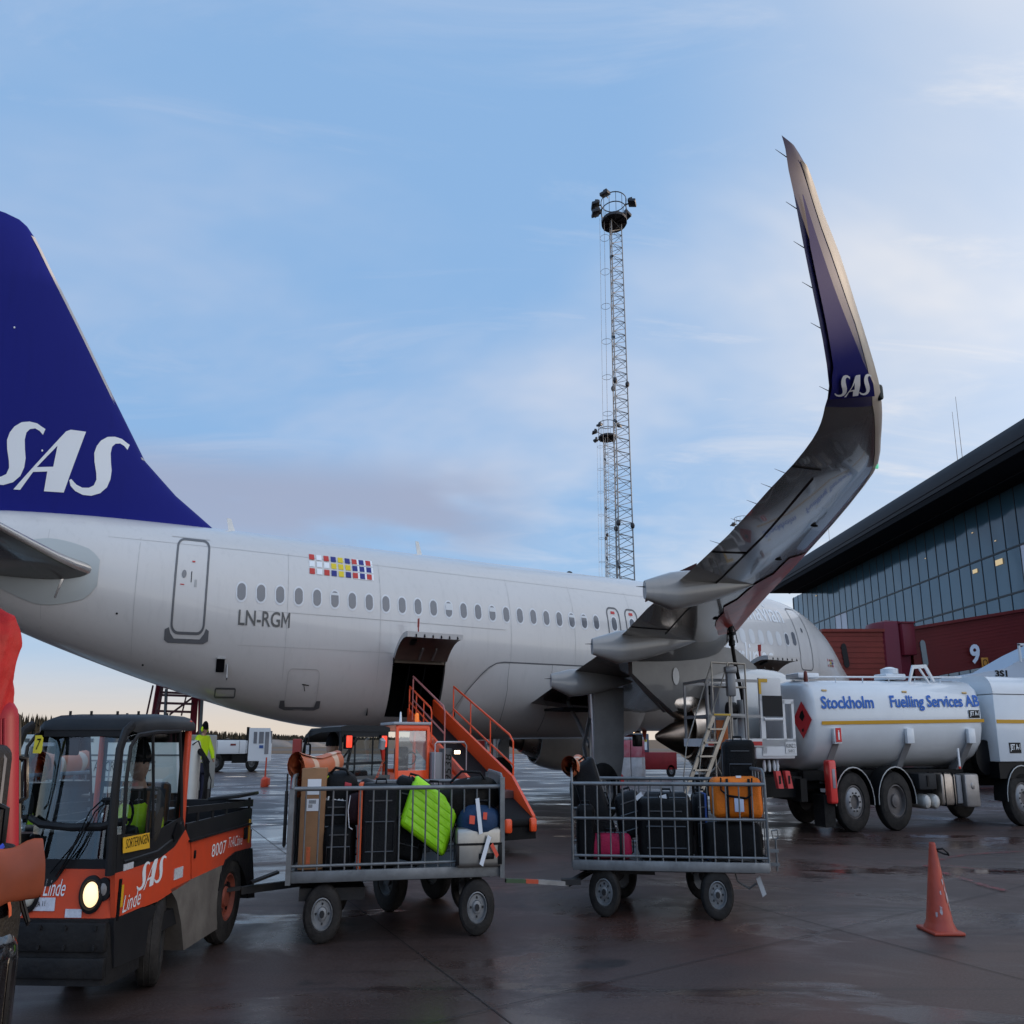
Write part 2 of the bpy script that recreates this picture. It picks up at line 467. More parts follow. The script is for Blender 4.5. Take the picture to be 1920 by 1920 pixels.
# ================================================================== apron
def ground_mat():
    m = bpy.data.materials.new('wet_apron'); m.use_nodes = True
    nt = m.node_tree; N = nt.nodes; L = nt.links; b = N['Principled BSDF']
    tc = N.new('ShaderNodeTexCoord')
    def noi(scale, det, ro, sc3=(1, 1, 1), dist=0., loc=(0, 0, 0)):
        mp = N.new('ShaderNodeMapping'); mp.inputs['Scale'].default_value = sc3; mp.inputs['Location'].default_value = loc
        L.new(tc.outputs['Object'], mp.inputs[0])
        n = N.new('ShaderNodeTexNoise'); n.inputs['Scale'].default_value = scale; n.inputs['Detail'].default_value = det
        n.inputs['Roughness'].default_value = ro; n.inputs['Distortion'].default_value = dist
        L.new(mp.outputs[0], n.inputs['Vector']); return n.outputs['Fac']
    def rg(x, a, b_, c, d, smooth=True):
        n = N.new('ShaderNodeMapRange')
        if smooth: n.interpolation_type = 'SMOOTHSTEP'
        L.new(x, n.inputs[0])
        for i, q in enumerate((a, b_, c, d)): n.inputs[i + 1].default_value = q
        return n.outputs[0]
    def mixc(f, a, c):
        n = N.new('ShaderNodeMix'); n.data_type = 'RGBA'; L.new(f, n.inputs[0])
        for i, q in ((6, a), (7, c)):
            if isinstance(q, tuple): n.inputs[i].default_value = (*q, 1)
            else: L.new(q, n.inputs[i])
        return n.outputs[2]
    patch = noi(.16, 6, .6, (1, 1.5, 1), .6)
    wet = noi(.30, 7, .66, (1, 1.3, 1), .7, (5, 3, 0))
    fine = noi(55, 3, .7)
    red = noi(.33, 4, .6, (1, 1, 1), .4, (9, 4, 0))
    c1 = mixc(rg(patch, .38, .62, 0, 1), (.056, .031, .025), (.032, .018, .015))
    c2 = mixc(rg(red, .5, .68, 0, .6), c1, (.080, .026, .018))
    c3 = mixc(rg(fine, .40, .68, 0, .8), c2, (.085, .062, .055))
    oil = noi(.9, 3, .5, (1, 1, 1), .2, (2, 8, 0)); c3 = mixc(rg(oil, .64, .72, 0, .75), c3, (.008, .007, .007))
    tyre = noi(1.6, 3, .6, (.05, 1.4, 1), .3, (0, 1, 0)); c3 = mixc(rg(tyre, .56, .66, 0, .5), c3, (.014, .012, .012))
    L.new(c3, b.inputs['Base Color'])
    r1 = rg(wet, .44, .62, .50, .20)
    pud = noi(.42, 5, .55, (1, 1.6, 1), .4, (11, 2, 0)); pf_ = rg(pud, .60, .66, 0, 1)
    mr = N.new('ShaderNodeMix'); L.new(pf_, mr.inputs[0]); L.new(r1, mr.inputs[2]); mr.inputs[3].default_value = .05
    L.new(mr.outputs[0], b.inputs['Roughness'])
    b.inputs['Specular IOR Level'].default_value = .27
    bp = N.new('ShaderNodeBump'); bp.inputs['Distance'].default_value = .004
    L.new(rg(wet, .42, .60, .55, .06), bp.inputs['Strength'])
    L.new(noi(38, 5, .75), bp.inputs['Height'])
    bp2 = N.new('ShaderNodeBump'); bp2.inputs['Distance'].default_value = .03; bp2.inputs['Strength'].default_value = .05
    L.new(noi(.9, 3, .5), bp2.inputs['Height']); L.new(bp.outputs[0], bp2.inputs['Normal'])
    L.new(bp2.outputs[0], b.inputs['Normal'])
    return m
b = B(); b.poly([(-6000, -400, 0), (6000, -400, 0), (6000, 9000, 0), (-6000, 9000, 0)])
solo('ground', 'wet reddish brown airport apron of concrete slabs', 'ground', b, ground_mat(), kind='structure')
# grass field beyond the apron
b = B(); b.poly([(-5800, 118, .02), (5800, 118, .02), (5800, 8800, .02), (-5800, 8800, .02)])
mfield = mat('field', (.13, .075, .035), .95, nz=(.05, 1, 6), col2=(.075, .05, .03))
solo('field', 'dry brown grass field beyond the apron', 'field', b, mfield, kind='structure')
# taxiway strip on the field
b = B(); b.poly([(-5000, 150, .03), (200, 150, .03), (200, 185, .03), (-5000, 185, .03)])
solo('road', 'wet taxiway strip crossing the field', 'taxiway', b, mat('taxiway', (.10, .075, .06), .85, nz=(.2, .6)), kind='structure')
# low mounds of earth and dirty snow
b = B()
for i in range(26):
    y = rnd.uniform(200, 420); x = -y * rnd.uniform(.28, .62)
    wd = rnd.uniform(5, 16); ht = rnd.uniform(.5, 1.7)
    b.grid(lambda u, v, x=x, y=y, wd=wd, ht=ht: (x + (u - .5) * wd * 2, y + (v - .5) * wd * 1.4, .02 + ht * max(0, math.sin(PI * u) * math.sin(PI * v)) ** .8 * (1 + .5 * noise.noise(V((x + u * 9, y, v * 7)))) - .02 * (u in (0, 1))), 10, 8)
solo('hills', 'low mounds of grey earth and dirty snow in the field', 'mounds', b, mat('mound', (.22, .19, .17), .95, nz=(.12, 1, 6), col2=(.10, .08, .06)), kind='structure')

# slab joints (thin dark sealing strips)
b = B()
def strip(p, q, wd, z=.004, ext=0.):
    p, q = V(p), V(q); d = (q - p).normalized(); n = V((-d.y, d.x, 0)) * wd / 2
    p = p - d * ext; q = q + d * ext
    b.poly([V((*(p - n).xy, z)), V((*(q - n).xy, z)), V((*(q + n).xy, z)), V((*(p + n).xy, z))])
J0, J1 = G(1380, 1692), G(1920, 1838)
dj = (J1 - J0).normalized(); nj = V((-dj.y, dj.x, 0))
for k in range(-1, 9):
    strip(J0 + nj * 5.2 * k, J1 + nj * 5.2 * k, .012, .004 , 60)
J2 = G(1560, 1745)
for k in range(-9, 7):
    strip(J2 + dj * 5.2 * k - nj * 30, J2 + dj * 5.2 * k + nj * 60, .009, .0085)
solo('ground_joints', 'thin dark sealing joints between the apron slabs', 'joints', b, mat('joint', (.020, .017, .016), .6, spec=.3), kind='structure')
# worn red stand marking by the cone
b = B()
def ribbon(pxs, wd, z=.012):
    pts = [G(*q) for q in pxs]
    for i in range(len(pts) - 1):
        p, q = pts[i], pts[i + 1]; d = (q - p).normalized(); n = V((-d.y, d.x, 0)) * wd / 2
        b.poly([V((*(p - n).xy, z)), V((*(q - n).xy, z)), V((*(q + n).xy, z)), V((*(p + n).xy, z))])
ribbon([(1735, 1626), (1752, 1616), (1790, 1607), (1850, 1601), (1930, 1597), (2050, 1598)], .10)
ribbon([(1740, 1630), (1800, 1648), (1850, 1664), (1892, 1674)], .16, .016)
ribbon([(1766, 1624), (1830, 1632), (1890, 1637), (1960, 1640)], .06, .020)
def wornpaint(name, col, thr=(.45, .6)):
    m = mat(name, col, .35); nt = m.node_tree; N = nt.nodes; L = nt.links
    tc = N.new('ShaderNodeTexCoord'); n = N.new('ShaderNodeTexNoise'); n.inputs['Scale'].default_value = 3.2; n.inputs['Detail'].default_value = 8; n.inputs['Roughness'].default_value = .75
    L.new(tc.outputs['Object'], n.inputs['Vector'])
    r = N.new('ShaderNodeMapRange'); r.inputs[1].default_value = thr[0]; r.inputs[2].default_value = thr[1]; r.inputs[3].default_value = 0; r.inputs[4].default_value = .8
    L.new(n.outputs['Fac'], r.inputs[0]); L.new(r.outputs[0], m.node_tree.nodes['Principled BSDF'].inputs['Alpha']); return m
solo('road_marking', 'worn red curved line painted on the apron', 'marking', b, wornpaint('worn_red', (.28, .02, .03)), kind='structure')

# ================================================================== far tree line
b = B()
def conifer(x, y, h, wd):
    n = 6; t0 = rnd.uniform(0, 6)
    for k in range(5):
        z0 = h * (.08 + .18 * k); z1 = z0 + h * .30; r0 = wd * (1 - k * .19) * rnd.uniform(.75, 1.15)
        ring = [(x + math.cos(t0 + k + 2 * PI * i / n) * r0 * rnd.uniform(.6, 1.2), y + math.sin(t0 + k + 2 * PI * i / n) * r0, z0 + rnd.uniform(-.04, .04) * h) for i in range(n)]
        tip = b.v((x, y, min(z1, h))); vs = [b.v(q) for q in ring]
        for i in range(n): b.f([vs[i], vs[(i + 1) % n], tip], 0)
for i in range(1500):
    u = i / 1500
    px = -40 + 1160 * u
    top = 1337 + (1371 - 1337) * min(1, px / 330) if px < 330 else 1368 + (px - 330) * .045
    top = min(top, 1387 - 5)
    h = 15 * rnd.uniform(.72, 1.12)
    el = (1387 - top) / FPX / math.cos(TH) ** 2 * .97
    Y = min(13.4 / el, 4200) * rnd.uniform(1.0, 1.12)
    x = (px - 960) / 1200 * Y * .975
    conifer(x + rnd.uniform(-2, 2), Y, h, h * rnd.uniform(.13, .22) * (1 + .9 * (Y > 900)) * (1 + 1.0 * (Y > 2000)))
solo('tree_line', 'dark conifer forest edge on the horizon', 'forest', b, mat('conifer', (.032, .034, .022), .95, nz=(.02, 1), col2=(.05, .036, .024)), kind='stuff')

# ================================================================== lattice light masts
msteel = mat('galvanised', (.30, .29, .28), .6, .3, nz=(3, .5))
mdark = mat('dark_steel', (.055, .052, .055), .6, .3)
def mast(Y, px, ztop, rp, wb, wt, label, nseg, lamps, ladder=True, sgn=1):
    p = at(px, 400 if Y < 50 else 900, Y); x0 = p.x
    p2 = at(px, 1080, Y)
    T = Thing('light_mast', label, 'light mast', pose((x0, Y, 0)), 'lattice light masts behind the aeroplane')
    tri = [PI / 2 + .5, PI / 2 + .5 + 2 * PI / 3, PI / 2 + .5 + 4 * PI / 3]
    def leg(i, z):
        r = wb + (wt - wb) * z / ztop
        return V((math.cos(tri[i]) * r, math.sin(tri[i]) * r, z))
    b = B(); zt = ztop
    for i in range(3):
        b.cyl(leg(i, 0), leg(i, zt), .058, .042, 6)
    for s_ in range(nseg):
        z0, z1 = zt * s_ / nseg, zt * (s_ + 1) / nseg
        for i in range(3):
            j = (i + 1) % 3
            b.cyl(leg(i, z0), leg(j, (z0 + z1) / 2), .016, None, 4, False); b.cyl(leg(j, (z0 + z1) / 2), leg(i, z1), .016, None, 4, False)
            b.cyl(leg(i, z0), leg(j, z0), .016, None, 4, False)
    T.part('lattice', b, msteel)
    for k in range(1, 5):
        b = B()
        z = zt * (.30 + .16 * k) if k > 1 else zt * .36
        b.bar(leg(0, z) + V((0, -.06, 0)), leg(1, z - .5) + V((0, -.06, 0)), .13, .13); T.part('flange', b, mdark)
    for z in (zt * .42, zt * .68):
        for i in range(3): b = B(); b.sph(leg(i, z), .16, 8); T.part('joint_collar', b, mdark)
    if ladder:
        b = B(); lx = -wb * 1.05
        for dx in (-.22, .22): b.cyl((lx + dx, -.25, 0), (lx * wt / wb + dx, -.25, zt), .014, None, 4, False)
        b.cyl((lx - .55, -.5, 2), (lx * wt / wb - .6, -.5, zt), .012, None, 4, False)
        for k in range(int(zt / 1.9)):
            z = 2 + k * 1.9; xx = lx + (lx * wt / wb - lx) * z / zt
            b.tube([(xx + .36 * math.cos(a) - .2, -.3 + .36 * math.sin(a), z) for a in [i * 2 * PI / 12 for i in range(12)]], .012, 4, True)
        T.part('ladder', b, msteel)
    # basket
    b = B()
    b.lathe([(0, .05), (rp * .96, .05), (rp, 0), (rp, .14), (rp * .95, .14), (0, .16)], (0, 0, zt), (0, 0, 1), 28)
    for i in range(8):
        a = 2 * PI * i / 8; b.bar((0, 0, zt), (math.cos(a) * rp, math.sin(a) * rp, zt + .01), .06, .1)
    T.part('platform', b, mdark)
    b = B()
    for zz in (.55, 1.1):
        b.tube([(rp * math.cos(2 * PI * i / 28), rp * math.sin(2 * PI * i / 28), zt + .14 + zz) for i in range(28)], .03, 5, True)
    for i in range(12):
        a = 2 * PI * i / 12; b.cyl((rp * math.cos(a), rp * math.sin(a), zt), (rp * math.cos(a), rp * math.sin(a), zt + 1.25), .02, None, 5)
    T.part('railing', b, mdark)
    for (a, zz, sz) in lamps:
        b = B(); c = V((math.cos(a) * (rp + .45), math.sin(a) * (rp + .45), zt + zz))
        d = V((math.cos(a), math.sin(a), 0))
        b.box(c, (sz, sz * 1.1, .16), Matrix.Rotation(a, 4, 'Z') @ Matrix.Rotation(R(12), 4, 'Y'), 0, .03)
        b.box(c + V((0, 0, .16)) - d * .1, (sz * .45, sz * .5, .2), Matrix.Rotation(a, 4, 'Z'), 0, .02)
        b.cyl(c, (math.cos(a) * rp, math.sin(a) * rp, zt + zz), .04, None, 6)
        T.part('floodlight', b, mat('lamp_case', (.05, .05, .055), .45, .4))
    return T
mast(45, 1151, 27.7, .98, .86, .56, 'tall lattice floodlight mast with its round basket highest in the sky', 40,
     [(PI, 1.05, .62), (PI * 1.02, .55, .6), (PI * .83, 1.1, .6), (PI * 1.3, 1.0, .6), (-.35, .9, .6), (.6, .95, .5)])
mast(75, 1141, 25.6, 1.12, .95, .72, 'lattice floodlight mast whose basket stands lower, just left of the tallest one', 34,
     [(PI, .55, .6), (PI * 1.25, .8, .55), (-.6, .8, .55), (2.6, 0.1, .5)])
T = mast(118, 1386, 27.6, 1.3, .9, .7, 'distant floodlight mast whose basket peeks over the wing', 20, [(PI, .4, .7), (2.2, .7, .7), (0, .6, .7)], False)

# ================================================================== terminal
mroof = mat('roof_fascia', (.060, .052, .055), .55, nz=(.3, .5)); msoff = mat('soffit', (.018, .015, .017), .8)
mmull = mat('mullion', (.02, .028, .035), .4, .5)
def facade_glass():
    m = mat('facade_glass', (.045, .105, .150), .10, spec=.5, ior=1.5)
    nt = m.node_tree; N = nt.nodes; L = nt.links; b = N['Principled BSDF']
    tc = N.new('ShaderNodeTexCoord'); n = N.new('ShaderNodeTexNoise'); n.inputs['Scale'].default_value = .22; n.inputs['Detail'].default_value = 2
    L.new(tc.outputs['Object'], n.inputs['Vector'])
    bp = N.new('ShaderNodeBump'); bp.inputs['Strength'].default_value = .35; bp.inputs['Distance'].default_value = .25
    L.new(n.outputs['Fac'], bp.inputs['Height']); L.new(bp.outputs[0], b.inputs['Normal'])
    return m
mfg = facade_glass()
mwhitepane = mat('blind_pane', (.62, .60, .66), .35, spec=.6)
T = Thing('terminal_building', 'airport terminal with blue glass front under a wide dark overhanging roof', 'building', pose((36, 30, 0)))
Y0, Y1, GT, M1, M2, GB = 28.0, 82.0, 13.45, 10.6, 8.45, 4.0
bay = 1.27; nb = int((Y1 - Y0) / bay)
for k in range(nb):
    y = Y0 + k * bay
    b = B(); e = .03
    yc = 44.9
    white = (y < 44.4)
    far = 67.6 < y < 70.0
    for (z0, z1, row) in ((M1, GT, 0), (M2, M1, 1), (GB, M2, 2)):
        w_ = (white and row >= 1) or (far and row >= 1)
        b.bx(0, .04, y - 30 + e, y - 30 + bay - e, z0 + e, z1 - e, 1 if w_ else 0)
    T.part('window', b, [mfg, mwhitepane])
b = B()
for k in range(nb + 1):
    y = Y0 + k * bay - 30
    b.bx(-.035, .08, y - .028, y + .028, GB, GT)
for z in (M1, M2): b.bx(-.05, .085, Y0 - 30, Y1 - 30, z - .045, z + .045)
T.part('mullion_grid', b, mmull)
b = B()
b.bx(.15, 25, Y0 - 30, Y1 - 30, 0, GT, 0)
b.bx(-.05, .14, Y0 - 30, Y1 - 30, 0, GB - .01, 1)
T.part('wall', b, [mat('inner_dark', (.012, .015, .018), .8), mat('brickred', (.16, .02, .018), .6, nz=(2, .5))])
b = B()
sec = [(-4.0, 13.75), (-4.0, 13.95), (-4.05, 13.97), (-4.05, 14.45), (-3.7, 14.8), (26, 15.6), (26, 13.5), (.2, 13.5), (-.2, 13.47), (-1.2, 13.6)]
b.loft([[(x, y - 30, z) for x, z in sec] for y in (20.0, 79.0)], mi=0)
T.part('roof', b, mroof)
b = B()
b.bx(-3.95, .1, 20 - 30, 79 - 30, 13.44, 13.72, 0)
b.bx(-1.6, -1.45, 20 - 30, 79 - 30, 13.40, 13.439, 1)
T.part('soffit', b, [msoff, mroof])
b = B()
for y, h in ((44.2, 3.2), (44.7, 2.6), (64, 3.4)): b.cyl((-3.6, y - 30, 14.7), (-3.6, y - 30, 14.7 + h), .02, .012, 5)
T.part('aerial', b, mdark)
# ceiling lamps glowing behind the glass, as small panels on the wall plane
for (px, py, w_, h_) in ((1828, 1071, .5, .2), (1873, 1054, .7, .28), (1823, 999, .16, .05), (1866, 1014, .16, .05), (1735, 1047, .13, .05), (1530, 1117, .3, .06)):
    d = ray(px, py); k = 35.93 / d.x; q = V((d.x * k, d.y * k, CAMH + d.z * k))
    b = B(); b.box((q.x - 36, q.y - 30, q.z), (.02, w_, h_), None, 0, .01)
    T.part('ceiling_lamp', b, mat('lampglow', (.6, .5, .3), .5, emit=((1, .72, .35), .3)))

# red passenger bridge in front of the terminal
mred = mat('bridge_red', (.17, .016, .015), .5, nz=(.8, .5), col2=(.11, .010, .012))
mred2 = mat('bridge_red_bright', (.24, .030, .018), .5, nz=(.8, .4))
mred3 = mat('bridge_maroon', (.15, .012, .022), .45)
def ribbed(b, P, Q, z0, z1, thick, zz0=None, zz1=None, mi=0, n=9):
    """corrugated gangway wall from P to Q with horizontal ribs"""
    zz0 = z0 if zz0 is None else zz0; zz1 = z1 if zz1 is None else zz1
    P, Q = V((*P, 0)), V((*Q, 0)); d = (Q - P).normalized(); nn = V((d.y, -d.x, 0))
    a = [P + V((0, 0, z0)), P + V((0, 0, z1)), P - nn * thick + V((0, 0, z1)), P - nn * thick + V((0, 0, z0))]
    c = [Q + V((0, 0, zz0)), Q + V((0, 0, zz1)), Q - nn * thick + V((0, 0, zz1)), Q - nn * thick + V((0, 0, zz0))]
    b.loft([a, c], mi=mi)
    for i in range(n):
        u = (i + .5) / n
        pa = P + V((0, 0, z0 + (z1 - z0) * u)); qa = Q + V((0, 0, zz0 + (zz1 - zz0) * u))
        b.bar(pa + nn * .012, qa + nn * .012, .03, (z1 - z0) / n * .55, mi)
T = Thing('passenger_bridge', 'dark red passenger boarding bridge with stand number 9 by the aircraft nose', 'boarding bridge', pose((23.5, 40, 0)))
O = V((23.5, 40, 0))
b = B(); ribbed(b, (19.3 - 23.5, 0), (23.2 - 23.5, 0), 4.0, 6.0, 2.6)
b.bx(19.3 - 23.5, 23.2 - 23.5, -.12, 2.7, 6.0, 6.12)
T.part('telescopic_tunnel', b, mred2)
b = B(); ribbed(b, (24.9 - 23.5, 0), (36.2 - 23.5, 0.2), 4.03, 6.08, 2.6, 5.4, 7.3, 0, 14)
b.bar(V((24.9 - 23.5, .6, 6.14)), V((36.2 - 23.5, .8, 7.36)), 1.6, .12, 0)
T.part('fixed_tunnel', b, mred)
b = B(); b.lathe([(0, 3.9), (1.25, 3.9), (1.25, 6.2), (1.15, 6.42), (0, 6.6)], (23.9 - 23.5, .9, 0), (0, 0, 1), 10)
T.part('rotunda', b, mred3, sharp=25)
b = B(); b.bx(24.0 - 23.5, 24.75 - 23.5, -.62, -.3, 5.0, 6.3, 0, .03); b.bx(23.95 - 23.5, 24.8 - 23.5, -.66, -.28, 6.3, 6.36)
T.part('service_cabinet', b, mred3)
b = B()
for x in (23.9,): b.cyl((x - 23.5, .9, 0), (x - 23.5, .9, 3.9), .35, None, 14)
b.bx(19.9 - 23.5, 20.3 - 23.5, .3, .8, 0, 4.0); b.bx(21.4 - 23.5, 21.8 - 23.5, .3, .8, 0, 4.0); b.bx(19.6 - 23.5, 22.2 - 23.5, .1, 1.0, .3, .8)
T.part('support_column', b, mred3)
for (px, y0, y1, col) in ((1585, 1206, 1252, 'slot_dark'), (1733, 1200, 1250, 'slot_grey')):
    b = B(); c0, c1 = at(px - 3, y0, 39.9) - O, at(px + 4, y1, 39.9) - O
    n = 10; r = .16; pts = [V((r * math.cos(a), 0, r * math.sin(a))) for a in [PI * i / n for i in range(n + 1)]]
    ring = [V((c0.x, -.08, c0.z - r)) + p for p in pts] + [V((c1.x, -.08, c1.z + r)) - p for p in pts]
    b.ext(ring, (0, .08, 0))
    T.part('slot_window', b, mat(col, (.02, .022, .028) if col == 'slot_dark' else (.2, .23, .24), .25))
b = B(); c = at(1822, 1246, 39.8) - O
write(b, '9', (c.x, -.16, c.z), (1, 0, .12), (0, 0, 1), w=.62, h=.80, bold=.035)
T.part('stand_number', b, mat('sign_white', (.72, .72, .78), .5))
b = B(); c = at(1848, 1243, 39.8) - O
b.box((c.x, -.15, c.z), (.42, .04, .44), None, 0, .01); b.lathe([(.12, 0), (.15, 0), (.15, .01), (.12, .01)], (c.x, -.172, c.z), (0, -1, 0), 16, 1)
T.part('sign', b, [mat('sign_amber', (.55, .22, .03), .5), mat('sign_black', (.02, .02, .02), .5)])
# ================================================================== airliner
PHI = .4592; NX, NY = 16.8535, 32.7716
# aircraft axes: s aft from nose, t to starboard, z up -> world
MA = Matrix(((-math.cos(PHI), math.sin(PHI), 0, NX), (-math.sin(PHI), -math.cos(PHI), 0, NY), (0, 0, 1, 0), (0, 0, 0, 1)))
def interp(x, xs, ys):
    if x <= xs[0]: return ys[0]
    for i in range(len(xs) - 1):
        if x <= xs[i + 1]:
            h = xs[i + 1] - xs[i]; u = (x - xs[i]) / h
            # monotone cubic (finite differences limited)
            def sl(k):
                if k <= 0 or k >= len(xs) - 1: return None
                a = (ys[k] - ys[k - 1]) / (xs[k] - xs[k - 1]); c = (ys[k + 1] - ys[k]) / (xs[k + 1] - xs[k])
                return 0 if a * c <= 0 else 2 * a * c / (a + c)
            d = (ys[i + 1] - ys[i]) / h
            a = sl(i); c = sl(i + 1)
            a = d if a is None else a; c = d if c is None else c
            return (2 * u ** 3 - 3 * u ** 2 + 1) * ys[i] + (u ** 3 - 2 * u ** 2 + u) * h * a + (-2 * u ** 3 + 3 * u ** 2) * ys[i + 1] + (u ** 3 - u ** 2) * h * c
    return ys[-1]
TOPK = ([0, .12, .4, .9, 1.5, 2.1, 2.7, 3.5, 4.4, 5.4, 6.5, 8, 28, 30, 32, 34, 36, 37.3, 37.57], [-.80, -.52, -.27, .02, .33, .86, 1.26, 1.62, 1.86, 2.0, 2.06, 2.07, 2.07, 2.06, 2.03, 1.95, 1.78, 1.55, 1.4])
BOTK = ([0, .12, .4, 1, 2, 3, 4, 5.5, 22.5, 24, 26, 28, 30, 32, 34, 36, 37.3, 37.57], [-.88, -1.12, -1.36, -1.6, -1.85, -1.98, -2.04, -2.07, -2.07, -2.06, -1.97, -1.71, -1.31, -.84, -.30, .36, .82, 1.0])
HWK = ([0, .12, .4, 1, 2, 3, 4, 5, 6, 7, 22, 24, 26, 28, 30, 32, 34, 36, 37.3, 37.57], [.03, .33, .62, .98, 1.38, 1.64, 1.79, 1.89, 1.945, 1.975, 1.975, 1.965, 1.92, 1.8, 1.6, 1.32, 1.0, .62, .38, .2])
CZ = 3.88
def zadj(s): return .0055 * (24 - s) if s < 24 else 0
def fpt(s, a, off=0.):
    zt, zb, w = interp(s, *TOPK), interp(s, *BOTK), interp(s, *HWK)
    return V((s, (w + off) * math.sin(a), CZ + zadj(s) + (zt + zb) / 2 + ((zt - zb) / 2 + off) * math.cos(a)))
def fa(s, z):                                # angle for a height
    zt, zb = interp(s, *TOPK), interp(s, *BOTK)
    c = (z - CZ - zadj(s) - (zt + zb) / 2) / ((zt - zb) / 2)
    return math.acos(max(-1, min(1, c)))
def fsz(s, z, off=.006): return fpt(s, fa(s, z), off)

def paintmat(name, col, rough=.22, coat=.6, dirt=.35, dcol=None, rib=True):
    m = mat(name, col, rough, coat=coat, nz=(.35, dirt, 7), col2=dcol or tuple(c * .72 for c in col))
    nt = m.node_tree; N = nt.nodes; L = nt.links; b = N['Principled BSDF']
    tc = N.new('ShaderNodeTexCoord'); n = N.new('ShaderNodeTexNoise'); n.inputs['Scale'].default_value = .9; n.inputs['Detail'].default_value = 2
    L.new(tc.outputs['Object'], n.inputs['Vector'])
    bp = N.new('ShaderNodeBump'); bp.inputs['Strength'].default_value = .18; bp.inputs['Distance'].default_value = .03
    L.new(n.outputs['Fac'], bp.inputs['Height']); L.new(bp.outputs[0], b.inputs['Normal'])
    mp = N.new('ShaderNodeMapping'); mp.inputs['Scale'].default_value = (5, 5, .35); L.new(tc.outputs['Object'], mp.inputs[0])
    n3 = N.new('ShaderNodeTexNoise'); n3.inputs['Scale'].default_value = 1.6; n3.inputs['Detail'].default_value = 6; n3.inputs['Roughness'].default_value = .7; L.new(mp.outputs[0], n3.inputs['Vector'])
    rr = N.new('ShaderNodeMapRange'); rr.inputs[1].default_value = .52; rr.inputs[2].default_value = .80; rr.inputs[3].default_value = 0; rr.inputs[4].default_value = .2; L.new(n3.outputs['Fac'], rr.inputs[0])
    mx = N.new('ShaderNodeMix'); mx.data_type = 'RGBA'; old = b.inputs['Base Color'].links[0].from_socket
    L.new(rr.outputs[0], mx.inputs[0]); L.new(old, mx.inputs[6]); mx.inputs[7].default_value = (*[c * .5 for c in col], 1); L.new(mx.outputs[2], b.inputs['Base Color'])
    return m
mwhite = paintmat('aircraft_grey_white', (.60, .572, .548), .26, .5, .35, (.50, .475, .45))
mblue = paintmat('tail_blue', (.007, .011, .165), .5, .0, .25, (.006, .009, .13))
mblue.node_tree.nodes['Principled BSDF'].inputs['Specular IOR Level'].default_value = .12
mletter = mat('letter_white', (.74, .75, .76), .35)
mgrey = paintmat('wing_grey', (.105, .10, .098), .22, .6, .5, (.06, .056, .052))
mlgrey = paintmat('fairing_grey', (.27, .27, .27), .28, .5, .4, (.18, .175, .17))
mline = mat('door_line', (.13, .13, .135), .4)
mseam = mat('panel_seam', (.40, .385, .37), .5)
mpane = mat('cabin_pane', (.14, .145, .16), .12, spec=.8)
mblind = mat('cabin_blind', (.62, .62, .62), .5)
mframe = mat('pane_frame', (.66, .66, .67), .25)
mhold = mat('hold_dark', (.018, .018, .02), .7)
mmetal = mat('bare_metal', (.62, .55, .48), .22, 1.0, nz=(2, .6), col2=(.32, .25, .2), rough2=.4)
mtitan = mat('heat_metal', (.24, .20, .17), .3, 1.0, nz=(3, .6), col2=(.1, .08, .07))
mle = mat('leading_edge', (.60, .56, .52), .25, .9)
mredpaint = mat('apron_red', (.42, .03, .03), .5)
mrub = mat('rubber', (.018, .018, .019), .75, nz=(6, .8), col2=(.05, .046, .043), bump=(30, .3))
mblack = mat('black_trim', (.014, .014, .016), .35)
msteel2 = mat('strut_steel', (.35, .35, .36), .35, .8)

A = Thing('airliner', 'large white twin-engine airliner with dark blue tail fin parked across the apron', 'aeroplane', MA)
# fuselage shell with the two cargo openings left out
DS = dict(aft=(22.17, 23.94), fwd=(7.3, 9.1))
ss = sorted(set([0, .04, .12, .25, .4, .65, .9, 1.2, 1.5, 1.8, 2.1, 2.4, 2.7, 3.1, 3.5, 4, 4.4, 5, 5.5, 6, 6.5, 7.3, 8.2, 9.1] + [9.1 + .97 * i for i in range(1, 14)] + [22.17, 22.76, 23.35, 23.94] + [24.5 + .5 * i for i in range(26)] + [37.3, 37.57]))
ZT, ZB_ = 3.33, 2.12
aT, aB = fa(23, ZT), fa(23, ZB_)
aa = [aT * i / 12 for i in range(12)] + [aT + (aB - aT) * i / 5 for i in range(5)] + [aB + (PI - aB) * i / 6 for i in range(7)]
aa = aa + [2 * PI - q for q in aa[1:-1]][::-1]
n = len(aa)
iT = 12; iB = 17
b = B(); P = [[b.v(fpt(s, a)) for a in aa] for s in ss]
for i in range(len(ss) - 1):
    sm = (ss[i] + ss[i + 1]) / 2
    for k in range(n):
        if iT <= k < iB and any(d0 < sm < d1 for d0, d1 in DS.values()): continue
        b.f([P[i][k], P[i][(k + 1) % n], P[i + 1][(k + 1) % n], P[i + 1][k]])
b.f([P[-1][k] for k in range(n)])
fus = A.part('fuselage', b, mwhite, sharp=60)
